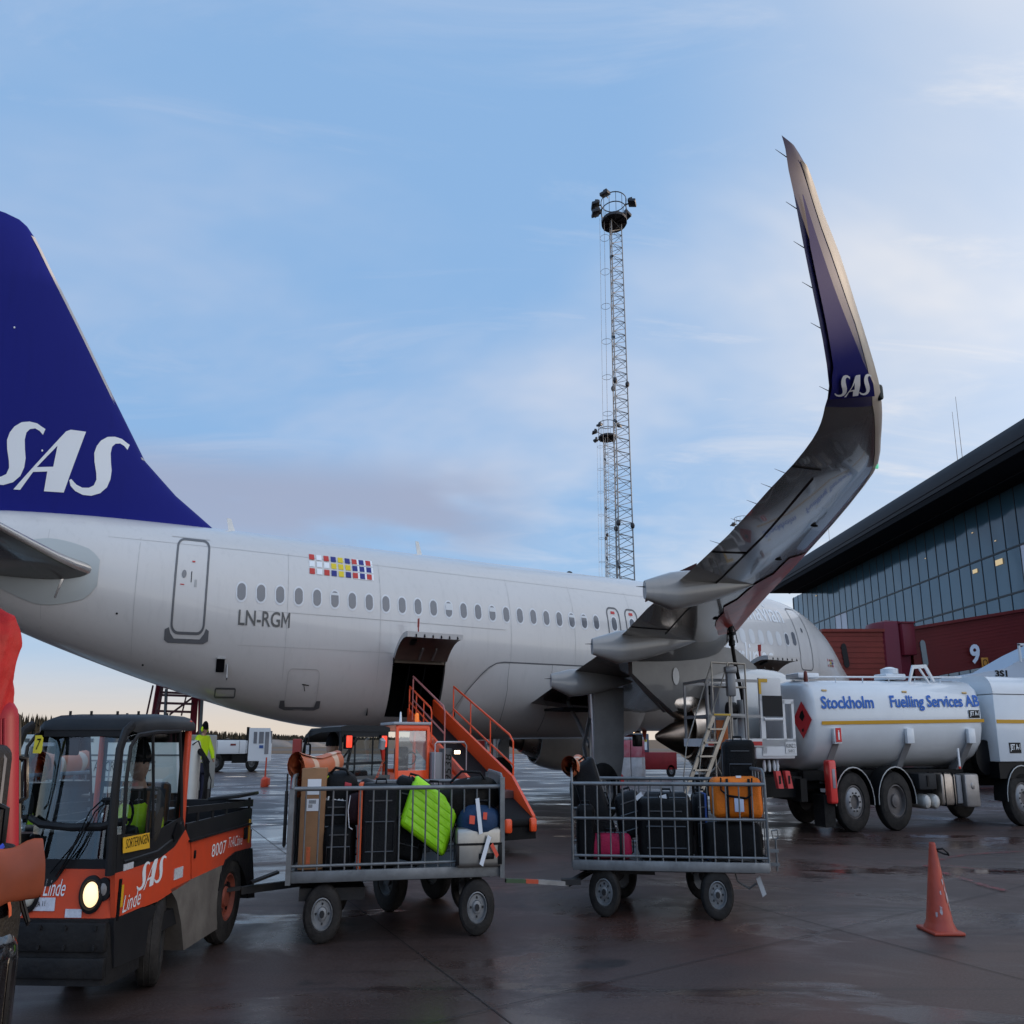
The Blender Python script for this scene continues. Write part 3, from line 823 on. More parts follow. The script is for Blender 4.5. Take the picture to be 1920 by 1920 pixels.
# holds
for key, (d0, d1) in DS.items():
    b = B()
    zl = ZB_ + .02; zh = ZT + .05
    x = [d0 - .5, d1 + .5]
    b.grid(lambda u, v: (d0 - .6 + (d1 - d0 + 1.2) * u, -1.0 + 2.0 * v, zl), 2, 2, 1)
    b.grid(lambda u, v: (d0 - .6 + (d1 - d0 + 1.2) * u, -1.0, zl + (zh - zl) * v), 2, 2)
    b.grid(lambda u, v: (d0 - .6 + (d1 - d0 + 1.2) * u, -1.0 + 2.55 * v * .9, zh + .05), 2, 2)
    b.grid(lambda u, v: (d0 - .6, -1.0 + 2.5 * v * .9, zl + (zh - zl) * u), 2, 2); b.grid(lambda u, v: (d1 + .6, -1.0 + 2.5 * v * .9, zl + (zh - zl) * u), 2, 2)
    # sill and jambs
    for sE in (d0, d1):
        ring = [fpt(sE, aT + (aB - aT) * q / 8, -.004) for q in range(9)]; ring2 = [fpt(sE, aT + (aB - aT) * q / 8, -.14) for q in range(9)]
        b.loft([ring, ring2], closed=False, caps=False, mi=2)
    ring = [fpt(d0 + (d1 - d0) * q / 6, aT, -.004) for q in range(7)]; ring2 = [p_ + V((0, -.18, 0.02)) for p_ in ring]
    b.loft([ring, ring2], closed=False, caps=False, mi=2)
    b.bar(fpt(d0 + .05, aT + .03, -.06), fpt(d1 - .05, aT + .03, -.06), .16, .12, 3)
    for q in (.35, .65): b.bar(fpt(d0 + (d1 - d0) * q, aT + .02, -.1), fpt(d0 + (d1 - d0) * q, aB, -.2), .03, .03, 0)
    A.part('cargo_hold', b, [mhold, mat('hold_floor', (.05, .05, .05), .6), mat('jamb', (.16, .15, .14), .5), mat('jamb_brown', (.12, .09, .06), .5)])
    # door swung up and out: curved panel above the opening
    b = B(); hinge = [fpt(s, aT) for s in (d0, d1)]
    def dp(u, v, off):
        # v along the door from hinge (0) to lip (1), curvature of the skin, rotated about the hinge
        a = aT + (aB - aT) * v
        s = d0 + (d1 - d0) * u
        p0 = fpt(s, aT); q = fpt(s, a, off) - p0
        ang = R(140)
        y = q.y * math.cos(ang) - q.z * math.sin(ang); z = q.y * math.sin(ang) + q.z * math.cos(ang)
        return V((s, p0.y + y + .05, p0.z + z + .05))
    nu, nv = 6, 10
    outer = [[b.v(dp(i / nu, j / nv, 0)) for j in range(nv + 1)] for i in range(nu + 1)]
    inner = [[b.v(dp(i / nu, j / nv, -.11)) for j in range(nv + 1)] for i in range(nu + 1)]
    for i in range(nu):
        for j in range(nv):
            b.f([outer[i][j], outer[i + 1][j], outer[i + 1][j + 1], outer[i][j + 1]], 0)
            b.f([inner[i][j], inner[i][j + 1], inner[i + 1][j + 1], inner[i + 1][j]], 1)
    for i in range(nu):
        b.f([outer[i][0], outer[i + 1][0], inner[i + 1][0], inner[i][0]], 0); b.f([outer[i][nv], outer[i + 1][nv], inner[i + 1][nv], inner[i][nv]], 0)
    for j in range(nv):
        b.f([outer[0][j], outer[0][j + 1], inner[0][j + 1], inner[0][j]], 2); b.f([outer[nu][j], outer[nu][j + 1], inner[nu][j + 1], inner[nu][j]], 2)
    for u in (.3, .55): b.bar(dp(u, .05, -.13), dp(u, .35, -.13), .05, .06, 2)
    b.box(dp(.8, .6, -.13), (.14, .3, .08), (R(10), 0, 0), 3)
    for u in (.1, .25, .4, .55, .7, .85): b.cyl(dp(u, .985, -.05), dp(u, 1.015, -.09), .025, None, 6, mi=3)
    dr = A.part('cargo_door', b, [mwhite, mat('door_inner', (.17, .125, .105), .5, nz=(2, .5)), mlgrey, mblack], label='cargo door swung up and outwards')
    b = B(); u = .62; q = dp(u, .30, .02)
    b.bar(q, q + V((.02, .02, .34)), .10, .012, 0, (1, 0, 0)); b.bar(q + V((.02, .02, .34)), q + V((.02, .03, .52)), .17, .012, 0, (1, 0, 0))
    A.part('warning_ribbon', b, mat('ribbon_red', (.36, .03, .02), .6), parent=dr)

# lines drawn along the skin
def skinline(b, pts, w, off=.005, mi=0, closed=True):
    """pts = list of (s,z); a narrow painted band on the skin following them"""
    m = len(pts); L_, R_ = [], []
    for i, p in enumerate(pts):
        a = V(pts[i - 1] if (closed or i) else p); c = V(pts[(i + 1) % m] if (closed or i < m - 1) else p)
        d = (c - a).normalized(); nn = V((-d.y, d.x)) * w / 2; q = V(p)
        L_.append(b.v(fsz(*(q + nn), off))); R_.append(b.v(fsz(*(q - nn), off)))
    for i in range(m if closed else m - 1):
        j = (i + 1) % m; b.f([L_[i], L_[j], R_[j], R_[i]], mi)
def rrect(s0, s1, z0, z1, r, n=5, sub=6):
    out = []
    for cx, cy, a0 in ((s1 - r, z1 - r, 0), (s0 + r, z1 - r, PI / 2), (s0 + r, z0 + r, PI), (s1 - r, z0 + r, 3 * PI / 2)):
        out += [(cx + r * math.cos(a0 + PI / 2 * i / n), cy + r * math.sin(a0 + PI / 2 * i / n)) for i in range(n + 1)]
    res = []
    for i in range(len(out)):
        a, c = V(out[i]), V(out[(i + 1) % len(out)]); m = max(1, int((c - a).length / .15))
        for k in range(m): res.append(tuple(a + (c - a) * k / m))
    return res
def skinpatch(b, pts, off, mi=0, tess=False):
    if tess:
        vs = [b.v(fsz(*p, off)) for p in pts]
        for t in tessellate_polygon([[V((*p, 0)) for p in pts]]): b.f([vs[i] for i in t], mi)
        return
    _fanpatch(b, pts, off, mi)
def _fanpatch(b, pts, off, mi=0):
    """fill a small outline on the skin"""
    cen = V((sum(p[0] for p in pts) / len(pts), sum(p[1] for p in pts) / len(pts)))
    c = b.v(fsz(*cen, off)); vs = [b.v(fsz(*p, off)) for p in pts]
    for i in range(len(vs)): b.f([c, vs[i], vs[(i + 1) % len(vs)]], mi)

# cabin windows
WZ = 4.455
def oval(s, z, w_, h, n=16):
    r = w_ / 2; out = []
    for i in range(n):
        a = 2 * PI * i / n; out.append((s + r * math.cos(a), z + (h / 2 - r) * (1 if math.sin(a) > 0 else -1) + r * math.sin(a) if abs(math.sin(a)) > 1e-6 else z + (h / 2 - r) * (1 if i == 0 else -1)))
    return out
blinds = {5: .25, 12: .55, 15: .4, 21: .3, 22: .25}
def cabin_window(s, k=None, shut=False):
    b = B(); zc = WZ + zadj(s) * .6
    skinpatch(b, oval(s, zc, .31, .43), .003, 1)
    skinpatch(b, oval(s, zc, .235, .345), .006, 2 if shut else 0)
    if k in blinds:
        h = .33 * blinds[k]
        zt = zc + .165; skinpatch(b, [(s - .085, zt - .03), (s + .085, zt - .03), (s + .108, zt - .06), (s + .11, zt - h), (s - .11, zt - h), (s - .108, zt - .06)], .009, 2)
    A.part('window', b, [mpane, mframe, mblind])
S0 = 28.49
xs = [S0 - .533 * k for k in range(24)] + [15.42, 14.58] + [13.9 - .533 * k for k in range(8)] + [6.2 + .533 * k for k in range(6)]
for k, s in enumerate(xs): cabin_window(s, k, shut=(k >= 34 and k > 34))
# over-wing exits
for s in (15.42, 14.58):
    b = B(); zc = WZ + zadj(s) * .6
    skinline(b, rrect(s - .27, s + .27, zc - .62, zc + .42, .17), .05)
    skinpatch(b, [(s - .09, zc + .33), (s + .09, zc + .33), (s + .09, zc + .26), (s - .09, zc + .26)], .006, 1)
    A.part('emergency_exit', b, [mline, mat('exit_red', (.5, .05, .05), .5)])
# aft passenger door
b = B()
skinline(b, rrect(29.42, 30.24, 3.60, 5.47, .17), .055)
skinpatch(b, [(29.42, 5.50), (30.42, 5.50), (30.42, 5.515), (29.42, 5.515)], .004, 4)
skinpatch(b, [(29.28, 3.66), (29.36, 3.70), (29.40, 3.60), (29.50, 3.50), (30.16, 3.50), (30.26, 3.60), (30.30, 3.70), (30.40, 3.66), (30.40, 3.47), (30.30, 3.42), (29.40, 3.42), (29.28, 3.47)], .010, 0, True)
n = 12; skinpatch(b, [(30.02 + .06 * math.cos(2 * PI * i / n), 4.72 + .08 * math.sin(2 * PI * i / n)) for i in range(n)], .007, 1)
skinpatch(b, [(29.82, 4.56), (29.84, 4.56), (29.84, 4.78), (29.82, 4.78)], .007, 2)
skinpatch(b, [(29.76, 4.97), (29.84, 4.97), (29.84, 5.0), (29.76, 5.0)], .007, 3)
skinpatch(b, [(29.68, 4.48), (29.74, 4.48), (29.74, 4.62), (29.68, 4.62)], .005, 4)
skinpatch(b, [(30.0, 4.50), (30.1, 4.50), (30.1, 4.52), (30.0, 4.52)], .005, 3)
A.part('passenger_door', b, [mline, mpane, mblack, mat('exit_red', (.5, .05, .05)), mseam])
# forward passenger door
b = B(); zc = zadj(5)
skinline(b, rrect(4.6, 5.45, 3.55 + zc, 5.46 + zc, .17), .035)
n = 12; skinpatch(b, [(5.0 + .06 * math.cos(2 * PI * i / n), 4.75 + zc + .08 * math.sin(2 * PI * i / n)) for i in range(n)], .007, 1)
A.part('passenger_door', b, [mline, mpane])
# window between forward door and the row
b = B(); skinpatch(b, oval(5.72, WZ + .1, .25, .42), .006, 0); A.part('window', b, [mpane])
# cockpit side panes
b = B()
for q in ([(1.72, 4.78), (2.12, 5.02), (2.42, 4.93), (2.30, 4.52), (1.95, 4.40)], [(1.25, 4.52), (1.62, 4.74), (1.86, 4.36), (1.50, 4.24)]):
    skinpatch(b, [(s, z - .03) for s, z in q], .008, 0)
A.part('cockpit_window', b, mat('cockpit_pane', (.015, .015, .02), .08, spec=1))
# bulk door, service panels
b = B(); skinline(b, rrect(26.15, 27.05, 2.24, 3.02, .12), .012, mi=1)
skinpatch(b, [(26.02, 2.42), (26.14, 2.42), (26.18, 2.30), (27.02, 2.30), (27.06, 2.42), (27.18, 2.42), (27.18, 2.28), (27.02, 2.235), (26.18, 2.235), (26.02, 2.28)], .012, 0, True)
skinpatch(b, [(26.42, 2.70), (26.62, 2.72), (26.62, 2.74), (26.42, 2.72)], .007, 2); skinpatch(b, [(26.56, 2.72), (26.58, 2.72), (26.53, 2.6), (26.51, 2.6)], .007, 2)
A.part('bulk_cargo_door', b, [mline, mseam, mblack])
b = B(); skinline(b, rrect(28.45, 28.98, 2.46, 2.62, .03), .035); A.part('access_panel', b, [mline])
b = B()
skinpatch(b, rrect(28.80, 29.02, 2.92, 3.16, .02), .012, 0); A.part('service_port', b, [mblack])
b = B(); q = fsz(28.78, 3.0, .0); b.box(q + V((-.06, .05, -.06)), (.03, .12, .34), (R(20), 0, 0)); b.box(fsz(28.9, 3.18, .02), (.24, .05, .03)); A.part('service_flap', b, [mlgrey])
b = B()
for (s, z) in ((30.9, 3.02), (31.6, 3.9)): n = 8; skinpatch(b, [(s + .03 * math.cos(2 * PI * i / n), z + .02 * math.sin(2 * PI * i / n)) for i in range(n)], .006, 0)
# circumferential and longitudinal skin seams
for s in (4.1, 6.3, 9.4, 12.0, 14.6, 17.2, 19.8, 24.4, 27.2, 31.2, 33.4): skinline(b, [(s, 2.8 + .2 * i) for i in range(14)], .010, .003, 1, False)
skinline(b, [(20.0 + .5 * i, 4.10) for i in range(17)], .010, .003, 1, False)
skinline(b, [(10.0 + .5 * i, 5.35) for i in range(45)], .006, .003, 1, False); skinline(b, [(23.0 + .5 * i, 3.42) for i in range(12)], .006, .003, 1, False)
A.part('panel_seams', b, [mblack, mseam])
# registration and markings
def fuswrite(b, txt, sR, z0, w, h, mi=0, bold=.0, fn=write, **k):
    # photo left = larger s
    return write(b, txt, None, None, None, w=w, h=h, mi=mi, bold=bold, fn=lambda x, y: fsz(sR - x, z0 + y, .008), cut=.12)
b = B(); fuswrite(b, 'LN-RG', 28.53, 3.80, 1.14, .30, bold=.012)
for P_ in ([(0, 0), (.045, 0), (.045, .30), (0, .30)], [(.195, 0), (.24, 0), (.24, .30), (.195, .30)], [(.045, .30), (.045, .215), (.12, .06), (.12, .14)], [(.195, .30), (.12, .14), (.12, .06), (.195, .215)]): b.f([b.v(fsz(27.355 - x, 3.80 + z, .009)) for x, z in P_])
A.part('registration', b, mat('reg_grey', (.12, .115, .11), .5))
b = B(); write(b, 'Scandinavian', None, None, None, w=4.3, h=.62, fn=lambda x, y: fsz(10.35 - x, 4.92 + zadj(8) + y, .006), cut=.15)
write(b, 'Airlines', None, None, None, w=2.9, h=.78, fn=lambda x, y: fsz(10.1 - x, 3.46 + zadj(8) + y, .006), cut=.15)
A.part('airline_title', b, mat('title_silver', (.76, .77, .78), .3))
# chequer of little flags
FL = ['RWRBYBRBR', 'WWWYYYBBB', 'RWRBYBRBR']
b = B()
for r_, row in enumerate(FL):
    for c_, ch in enumerate(row):
        s = 26.5 - c_ * .222; z = 5.37 - r_ * .17 - c_ * .0
        p = [(s + dx, z + dz) for dx, dz in ((.08, .065), (-.08, .065), (-.08, -.065), (.08, -.065))]
        skinpatch(b, p, .008, 'RWBY'.index(ch))
for r_ in range(3):
    skinpatch(b, [(24.56 + .66, 5.37 - r_ * .17 + .075), (24.58, 5.37 - r_ * .17 + .075), (24.58, 5.37 - r_ * .17 - .075), (24.56 + .66, 5.37 - r_ * .17 - .075)], .005, 1) if r_ < 3 else None
FM = [mat('f_red', (.50, .04, .03), .5), mat('f_white', (.78, .78, .78), .5), mat('f_blue', (.02, .025, .18), .5), mat('f_yellow', (.70, .52, .02), .5)]
A.part('flag_chequer', b, FM)
b = B()
for r_, row in enumerate(FL):
    for c_, ch in enumerate(row):
        s = 3.42 - c_ * .055; z = 4.02 - r_ * .085
        p = [(s + dx, z + dz) for dx, dz in ((.02, .03), (-.02, .03), (-.02, -.03), (.02, -.03))]
        skinpatch(b, p, .01, 'RWBY'.index(ch))
A.part('flag_chequer', b, FM, label='smaller flag chequer near the nose')
# antennas
for (s, h, wd) in ((28.7, .30, .2), (22.45, .36, .18), (9.4, .34, .22)):
    b = B(); z = CZ + 2.05 + zadj(s)
    b.ext([(s - .02, -.02, z), (s - .02 + wd, -.02, z), (s + .12 + wd * .75, -.02, z + h), (s + .14, -.02, z + h)], (0, .04, 0)); A.part('antenna', b, mat('antenna_white', (.7, .68, .64), .4))
b = B(); b.sph((16.2, 0, CZ + 2.13), (.14, .08, .06), 10); A.part('beacon', b, mblack)

# belly fairing
b = B()
FS = [13.0, 13.6, 14.4, 15.4, 16.6, 18, 19.4, 20.4, 21.2, 21.8, 22.2]
def fair(s):
    u = interp(s, [13.0, 14.2, 16, 20, 21.4, 22.2], [0, .75, 1, 1, .6, .0]); return u
rings = []
for s in FS:
    u = fair(s); hi = 1.88 - .95 * (1 - u)          # angle where the fairing leaves the skin
    hi = 1.83 + (PI - 1.83) * (1 - u) ** 1.3
    ring = []
    for i in range(25):
        a = hi + (2 * PI - 2 * hi) * i / 24
        k = min(i, 24 - i) / 12.0
        off = -.03 + (.055 + .16 * min(1, k * 3) * u) if u > 0 else -.02
        ring.append(fpt(s, a, off))
    rings.append(ring)
b.loft(rings, closed=False, caps=False)
A.part('belly_fairing', b, mwhite, sharp=60)
b = B()
bd = []
for i in range(33):
    s = 13.1 + (22.0 - 13.1) * i / 32; u = fair(s); hi = 1.83 + (PI - 1.83) * (1 - u) ** 1.3
    bd.append((s, hi))
for i in range(32):
    (s0, a0), (s1, a1) = bd[i], bd[i + 1]
    b.f([b.v(fpt(s0, a0 - .008, .034)), b.v(fpt(s1, a1 - .008, .034)), b.v(fpt(s1, a1 + .006, .034)), b.v(fpt(s0, a0 + .006, .034))], 0)
for s in (18.2, 19.9): 
    ring = [fpt(s, 1.83 + .9 * i / 10, .19 if i > 2 else .12) for i in range(11)]
    b.tube(ring, .006, 4)
A.part('fairing_seal', b, mline)

# fin --------------------------------------------------------------
def half(c, tc): return 5 * tc * (.2969 * math.sqrt(max(c, 0)) - .126 * c - .3516 * c * c + .2843 * c ** 3 - .1036 * c ** 4)
CH = [0, .004, .015, .04, .08, .15, .25, .38, .52, .66, .8, .92, 1]
finst = [(5.70, 28.6, 36.2), (5.96, 29.33, 36.25), (6.20, 29.78, 36.3), (6.55, 30.45, 36.4), (7.18, 31.36, 36.5), (8.5, 32.42, 36.75), (9.72, 33.38, 36.95), (10.8, 34.26, 37.15), (11.39, 34.74, 37.25), (11.58, 34.95, 37.27), (11.68, 35.15, 37.28), (11.74, 35.5, 37.28), (11.76, 36.0, 37.2)]
def fint(z, s):
    zs = [q[0] for q in finst]; l = interp(z, zs, [q[1] for q in finst]); t_ = interp(z, zs, [q[2] for q in finst])
    thk = .105 if z < 11.3 else .105 * max(.05, (11.78 - z) / .48)
    tcc = min(thk * (t_ - l), .62) / (t_ - l)
    c = (s - l) / (t_ - l); return half(min(max(c, 0), 1), tcc) * (t_ - l), l, t_
b = B(); rings = []
for z, l, t_ in finst:
    up = []; dn = []
    for c in CH:
        s = l + (t_ - l) * c; h = fint(z, s)[0]; up.append(V((s, h, z))); dn.append(V((s, -h, z)))
    rings.append(up + dn[::-1][1:-1] if True else up)
b.loft(rings)
fin = A.part('tail_fin', b, mblue, sharp=50)
b = B()
for z in [7.18 + i * (11.39 - 7.18) / 16 for i in range(17)]: pass
rr = []
for i in range(17):
    z = 7.18 + i * (11.39 - 7.18) / 16; h, l, t_ = fint(z, 31)
    ring = [V((l + .075, fint(z, l + .075)[0] + .004, z)), V((l + .03, fint(z, l + .03)[0] + .004, z)), V((l - .012, 0, z)), V((l + .03, -fint(z, l + .03)[0] - .004, z)), V((l + .075, -fint(z, l + .075)[0] - .004, z))]
    rr.append(ring)
b.loft(rr, closed=False, caps=False)
A.part('leading_edge', b, mat('fin_edge', (.45, .42, .41), .4), parent=fin)
b = B()
# lettering: match the photo's four corners (S foot, A top, S top right, S bottom right)
def finxy(x, y):       # x 0..W rightwards in the picture (towards the nose), y up
    s = 35.27 - x; z = 6.19 + y
    return V((s, fint(z, s)[0] + .012, z))
emblem(b, None, None, None, 3.48, 1.36, fn=finxy, cut=.25)
A.part('tail_emblem', b, mletter, parent=fin)
b = B()
for (px, py) in ((49, 764), (87, 900), (104, 934), (202, 940)):
    pass
for (s, z) in ((34.9, 9.35), (33.9, 7.0), (33.6, 6.62), (32.35, 6.42)): h = fint(z, s)[0]; b.sph((s, h + .005, z), (.022, .01, .022), 8)
A.part('rivets', b, mletter, parent=fin)

# horizontal stabilisers -------------------------------------------
def stab(sg):
    b = B(); rings = []
    for t, l, c, z in ((.9, 31.95, 4.1, 4.63), (1.25, 32.25, 3.75, 4.66), (1.5, 32.60, 3.45, 4.70), (1.9, 32.95, 3.2, 4.75), (2.6, 33.45, 2.9, 4.84), (6.0, 35.6, 1.55, 5.2), (6.2, 35.85, 1.25, 5.22)):
        tc = .11; up = []; dn = []
        for q in CH: h = half(q, tc) * c; up.append(V((l + c * q, t * sg, z + h))); dn.append(V((l + c * q, t * sg, z - h)))
        rings.append(up + dn[::-1][1:-1])
    b.loft(rings)
    st = A.part('stabiliser', b, mgrey, sharp=50)
    b = B(); rings = []
    for t, l, c, z in ((1.26, 32.27, 3.75, 4.66), (1.5, 32.60, 3.45, 4.70), (1.9, 32.95, 3.2, 4.75), (2.6, 33.45, 2.9, 4.84), (6.0, 35.6, 1.55, 5.2)):
        ring = []
        for q in (.05, .02, .006, 0): ring.append(V((l + c * q - .008, t * sg, z + half(q, .11) * c + .004)))
        for q in (.006, .02): ring.append(V((l + c * q - .008, t * sg, z - half(q, .11) * c - .004)))
        rings.append(ring)
    b.loft(rings, closed=False, caps=False); A.part('leading_edge', b, mle, parent=st)
stab(1); stab(-1)
b = B()
b.grid(lambda u, v: fsz(32.12 + 2.4 * u, (lambda lo, hi: lo + (hi - lo) * v)(interp(u, [0, .12, .5, 1], [4.38, 4.13, 4.0, 4.3]), interp(u, [0, .12, .5, 1], [4.86, 5.06, 5.2, 4.95])), .012), 16, 10)
skinline(b, [(32.9 + .03 * i, 4.55 - .07 * i) for i in range(7)], .05, .02, 1, False)
A.part('trim_plate', b, [mat('trim_grey', (.42, .44, .43), .35), mle])

# wings --------------------------------------------------------------
# leading and trailing edge points (s,t,z)
WS = [((11.3, 1.2, 2.95), (18.9, 1.2, 2.40)), ((11.9, 1.98, 3.10), (18.9, 1.98, 2.52)), ((13.3, 4.7, 3.45), (18.9, 4.7, 3.04)), ((14.2, 6.4, 3.74), (18.95, 6.4, 3.32)), ((15.0, 7.9, 3.97), (19.3, 7.9, 3.53)), ((15.75, 9.35, 4.19), (19.72, 9.35, 3.73)),
      ((16.85, 11.45, 4.44), (20.27, 11.45, 3.95)), ((17.7, 13.1, 4.66), (20.72, 13.1, 4.15)), ((18.5, 14.4, 4.80), (21.06, 14.4, 4.39)), ((19.05, 15.05, 4.84), (21.25, 15.1, 4.50)),
      ((19.7, 15.55, 4.89), (21.45, 15.62, 4.59)), ((20.15, 15.88, 4.93), (21.63, 15.92, 4.65)), ((20.5, 16.12, 4.99), (21.80, 16.13, 4.72)), ((20.9, 16.35, 5.08), (21.99, 16.36, 4.82)), ((21.37, 16.55, 5.27), (22.40, 16.62, 5.09)),
      ((21.8, 16.7, 5.53), (22.72, 16.78, 5.36)), ((22.33, 16.9, 5.80), (23.10, 16.97, 5.68)), ((22.80, 17.05, 6.00), (23.44, 17.15, 5.96)), ((23.1, 17.17, 6.13), (23.62, 17.24, 6.08)), ((23.35, 17.27, 6.19), (23.75, 17.32, 6.18)), ((23.62, 17.34, 6.24), (23.85, 17.36, 6.25))]
def _cr(p0, p1, p2, p3, t): return tuple(.5 * (2 * b_ + (c_ - a_) * t + (2 * a_ - 5 * b_ + 4 * c_ - d_) * t * t + (3 * b_ - a_ - 3 * c_ + d_) * t ** 3) for a_, b_, c_, d_ in zip(p0, p1, p2, p3))
_W = []
for i in range(len(WS) - 1):
    q_ = [WS[max(i - 1, 0)], WS[i], WS[i + 1], WS[min(i + 2, len(WS) - 1)]]
    for t_ in (0, .5):
        if i < 7: _W.append(tuple(tuple(a_ + (c_ - a_) * t_ for a_, c_ in zip(WS[i][k], WS[i + 1][k])) for k in (0, 1)))
        else: _W.append(tuple(_cr(*[w_[k] for w_ in q_], t_) for k in (0, 1)))
WS = _W + [WS[-1]]
def winggeo(sg):
    mids = [(V(a) + V(c)) / 2 for a, c in WS]; rings = []; info = []
    for i, (a, c) in enumerate(WS):
        a, c = V(a), V(c)
        tg = (mids[min(i + 1, len(mids) - 1)] - mids[max(i - 1, 0)]).normalized()
        ch = c - a; nn = ch.cross(tg).normalized()
        if nn.z < 0 and i < 24: nn = -nn
        if i >= 24 and nn.dot(info[-1][2]) < 0: nn = -nn
        info.append((a, c, nn, ch.length))
        t_ = a.y; tc = interp(t_, [1, 6.4, 14, 17], [.135, .115, .10, .085])
        up, dn = [], []
        for q in CH:
            h = half(q, tc) * ch.length
            up.append(a + ch * q + nn * h * 1.1); dn.append(a + ch * q - nn * h * .9)
        ring = up + dn[::-1][1:-1]
        rings.append([V((p.x, p.y * sg, p.z)) for p in ring])
    return rings, info
def lower(info, i, u, q, off=.006):
    """point on the under / outer face between stations i and i+1 at chord fraction q"""
    xx = (i + u) * 2; i = min(int(xx), len(info) - 2); u = xx - i
    (a0, c0, n0, l0), (a1, c1, n1, l1) = info[i], info[i + 1]
    a = a0.lerp(a1, u); c = c0.lerp(c1, u); nn = n0.lerp(n1, u).normalized(); l = (c - a).length
    tc = interp(a.y, [1, 6.4, 14, 17], [.135, .115, .10, .085])
    return a + (c - a) * q - nn * (half(max(q, 0), tc) * l * .9 + off)
for sg in (1, -1):
    rings, info = winggeo(sg)
    b = B(); b.loft(rings[:25]); wg = A.part('wing', b, mgrey, sharp=50)
    b = B(); b.loft(rings[24:], mi=0); A.part('sharklet', b, [mat('sharklet_grey', (.012, .013, .085), .42, coat=.12, nz=(.8, .5), col2=(.012, .012, .05))], parent=wg, sharp=50)
    if sg < 0: continue
    # metal leading edge
    b = B(); rr = []
    for i in range(6, len(WS) - 2):
        a, c, nn, l = info[i]; ch = c - a; tc = interp(a.y, [1, 6.4, 14, 17], [.135, .115, .10, .085]); ring = []
        wid = .045 if i < 16 else (.045 + (.17 - .045) * min(1, (i - 16) / 7)) if i < 24 else (.20 if i < 29 else .20 + .14 * min(1, (i - 29) / 4))
        for q in (.03, .01, 0): ring.append(a + ch * q + nn * (half(q, tc) * l * 1.1 + .004) - ch.normalized() * .006)
        for q in (.01, wid * .5, wid): ring.append(a + ch * q - nn * (half(q, tc) * l * .9 + (.014 if q < wid * .9 else .004)) - ch.normalized() * (.006 if q < .02 else 0))
        rr.append(ring)
    b.loft(rr, closed=False, caps=False); A.part('leading_edge', b, mat('slat_sand', (.56, .49, .41), .4, coat=.1), parent=wg)
    # blue field and emblem on the sharklet's outer face
    b = B()
    nU = 8
    def bl(u, q):           # u 0 (blade foot) .. 1 (near tip)
        x = u * 6.0; i = min(int(x), 5); return lower(info, 12.5 + i, x - i, q, .022)
    N_ = 20; L1 = []; L2 = []
    for k in range(N_ + 1):
        u = k / N_
        qa = .165 + (.84 - .165) * max(0, (u - .04)) ** .8 * .86 if u > .22 else .165
        qa = .165 + .62 * max(0, u - .12) ** .75
        qb = .985 - .18 * u if u < .16 else .92 - .06 * u
        if u > .75: qb = max(qa + .01, .86 - (u - .75) * .4)
        L1.append(b.v(bl(u * .78, min(qa, qb)))); L2.append(b.v(bl(u * .78, qb)))
    for k in range(N_): b.f([L1[k], L1[k + 1], L2[k + 1], L2[k]])
    A.part('sharklet_band', b, mat('band_blue', (.008, .010, .13), .6, spec=.15), parent=wg)
    b = B()
    def shxy(x, y):
        u = .018 + y * .115 + (1 - x) * .0
        return V(bl(u, .93 - .74 * x)) + (-info[26][2]) * .016
    emblem(b, None, None, None, 1.0, 1.0, fn=lambda x, y: shxy(x, y), cut=.2)
    A.part('sharklet_emblem', b, mletter, parent=wg)
    # navigation light notch
    b = B()
    p0 = lower(info, 12, .4, .0, .0)
    b.box(p0 + V((.02, 0, .0)), (.10, .10, .16), None, 0, .03); A.part('navigation_light', b, mat('light_glass', (.05, .06, .06), .1), parent=wg)
    b = B(); p0 = lower(info, 8, .9, .01, .0); b.box(p0, (.05, .05, .12), None, 0, .02); A.part('navigation_light', b, mat('light_green', (.1, .5, .35), .2, emit=((.2, .8, .5), .35)), parent=wg)
    # static wicks
    b = B()
    for i, u in ((7, .3), (7, .7), (8, .1), (8, .6), (6, .8), (12, .8), (14, .3), (15, .2), (15, .95), (16, .7), (18, .6)):
        xx = (i + u) * 2; c = info[int(xx)][1].lerp(info[int(xx) + 1][1], xx - int(xx))
        b.cyl(c, c + V((.26, .0, .02)) * (.7 if i > 11 else .9), .005, .002, 5)
    A.part('static_wick', b, mblack, parent=wg)
    # spoiler raised edge and control-surface seams
    b = B()
    for q, i0, i1 in ((.70, 4, 9),):
        pts = []
        for i in range(i0, i1):
            for u in (0, .5): pts.append(lower(info, i, u, q, .004))
        b.tube(pts, .012, 4)
    for i, u in ((6, .6), (8, .9), (4, .2)):
        b.tube([lower(info, i, u, .70 + .29 * k / 6, .004) for k in range(7)], .010, 4)
    A.part('flap_seam', b, mblack, parent=wg)
    b = B()
    for (i, u, q) in ((6, .4, .35), (7, .2, .3), (4, .7, .4)):
        n = 10; c_ = lower(info, i, u, q, .006); b.sph(c_, (.11, .05, .02), 8)
    A.part('fuel_vent', b, mblack, parent=wg)
    # bare-metal / primer patch near the leading edge
    b = B()
    pp = [(5, .15, .03), (5, .6, .03), (6, .3, .03), (6, .95, .03), (7, .5, .035), (7, .5, .12), (7, .1, .20), (6, .7, .26), (6, .35, .34), (6, .0, .30), (5, .8, .36), (5, .5, .22), (5, .2, .16)]
    m = 12
    G1 = []
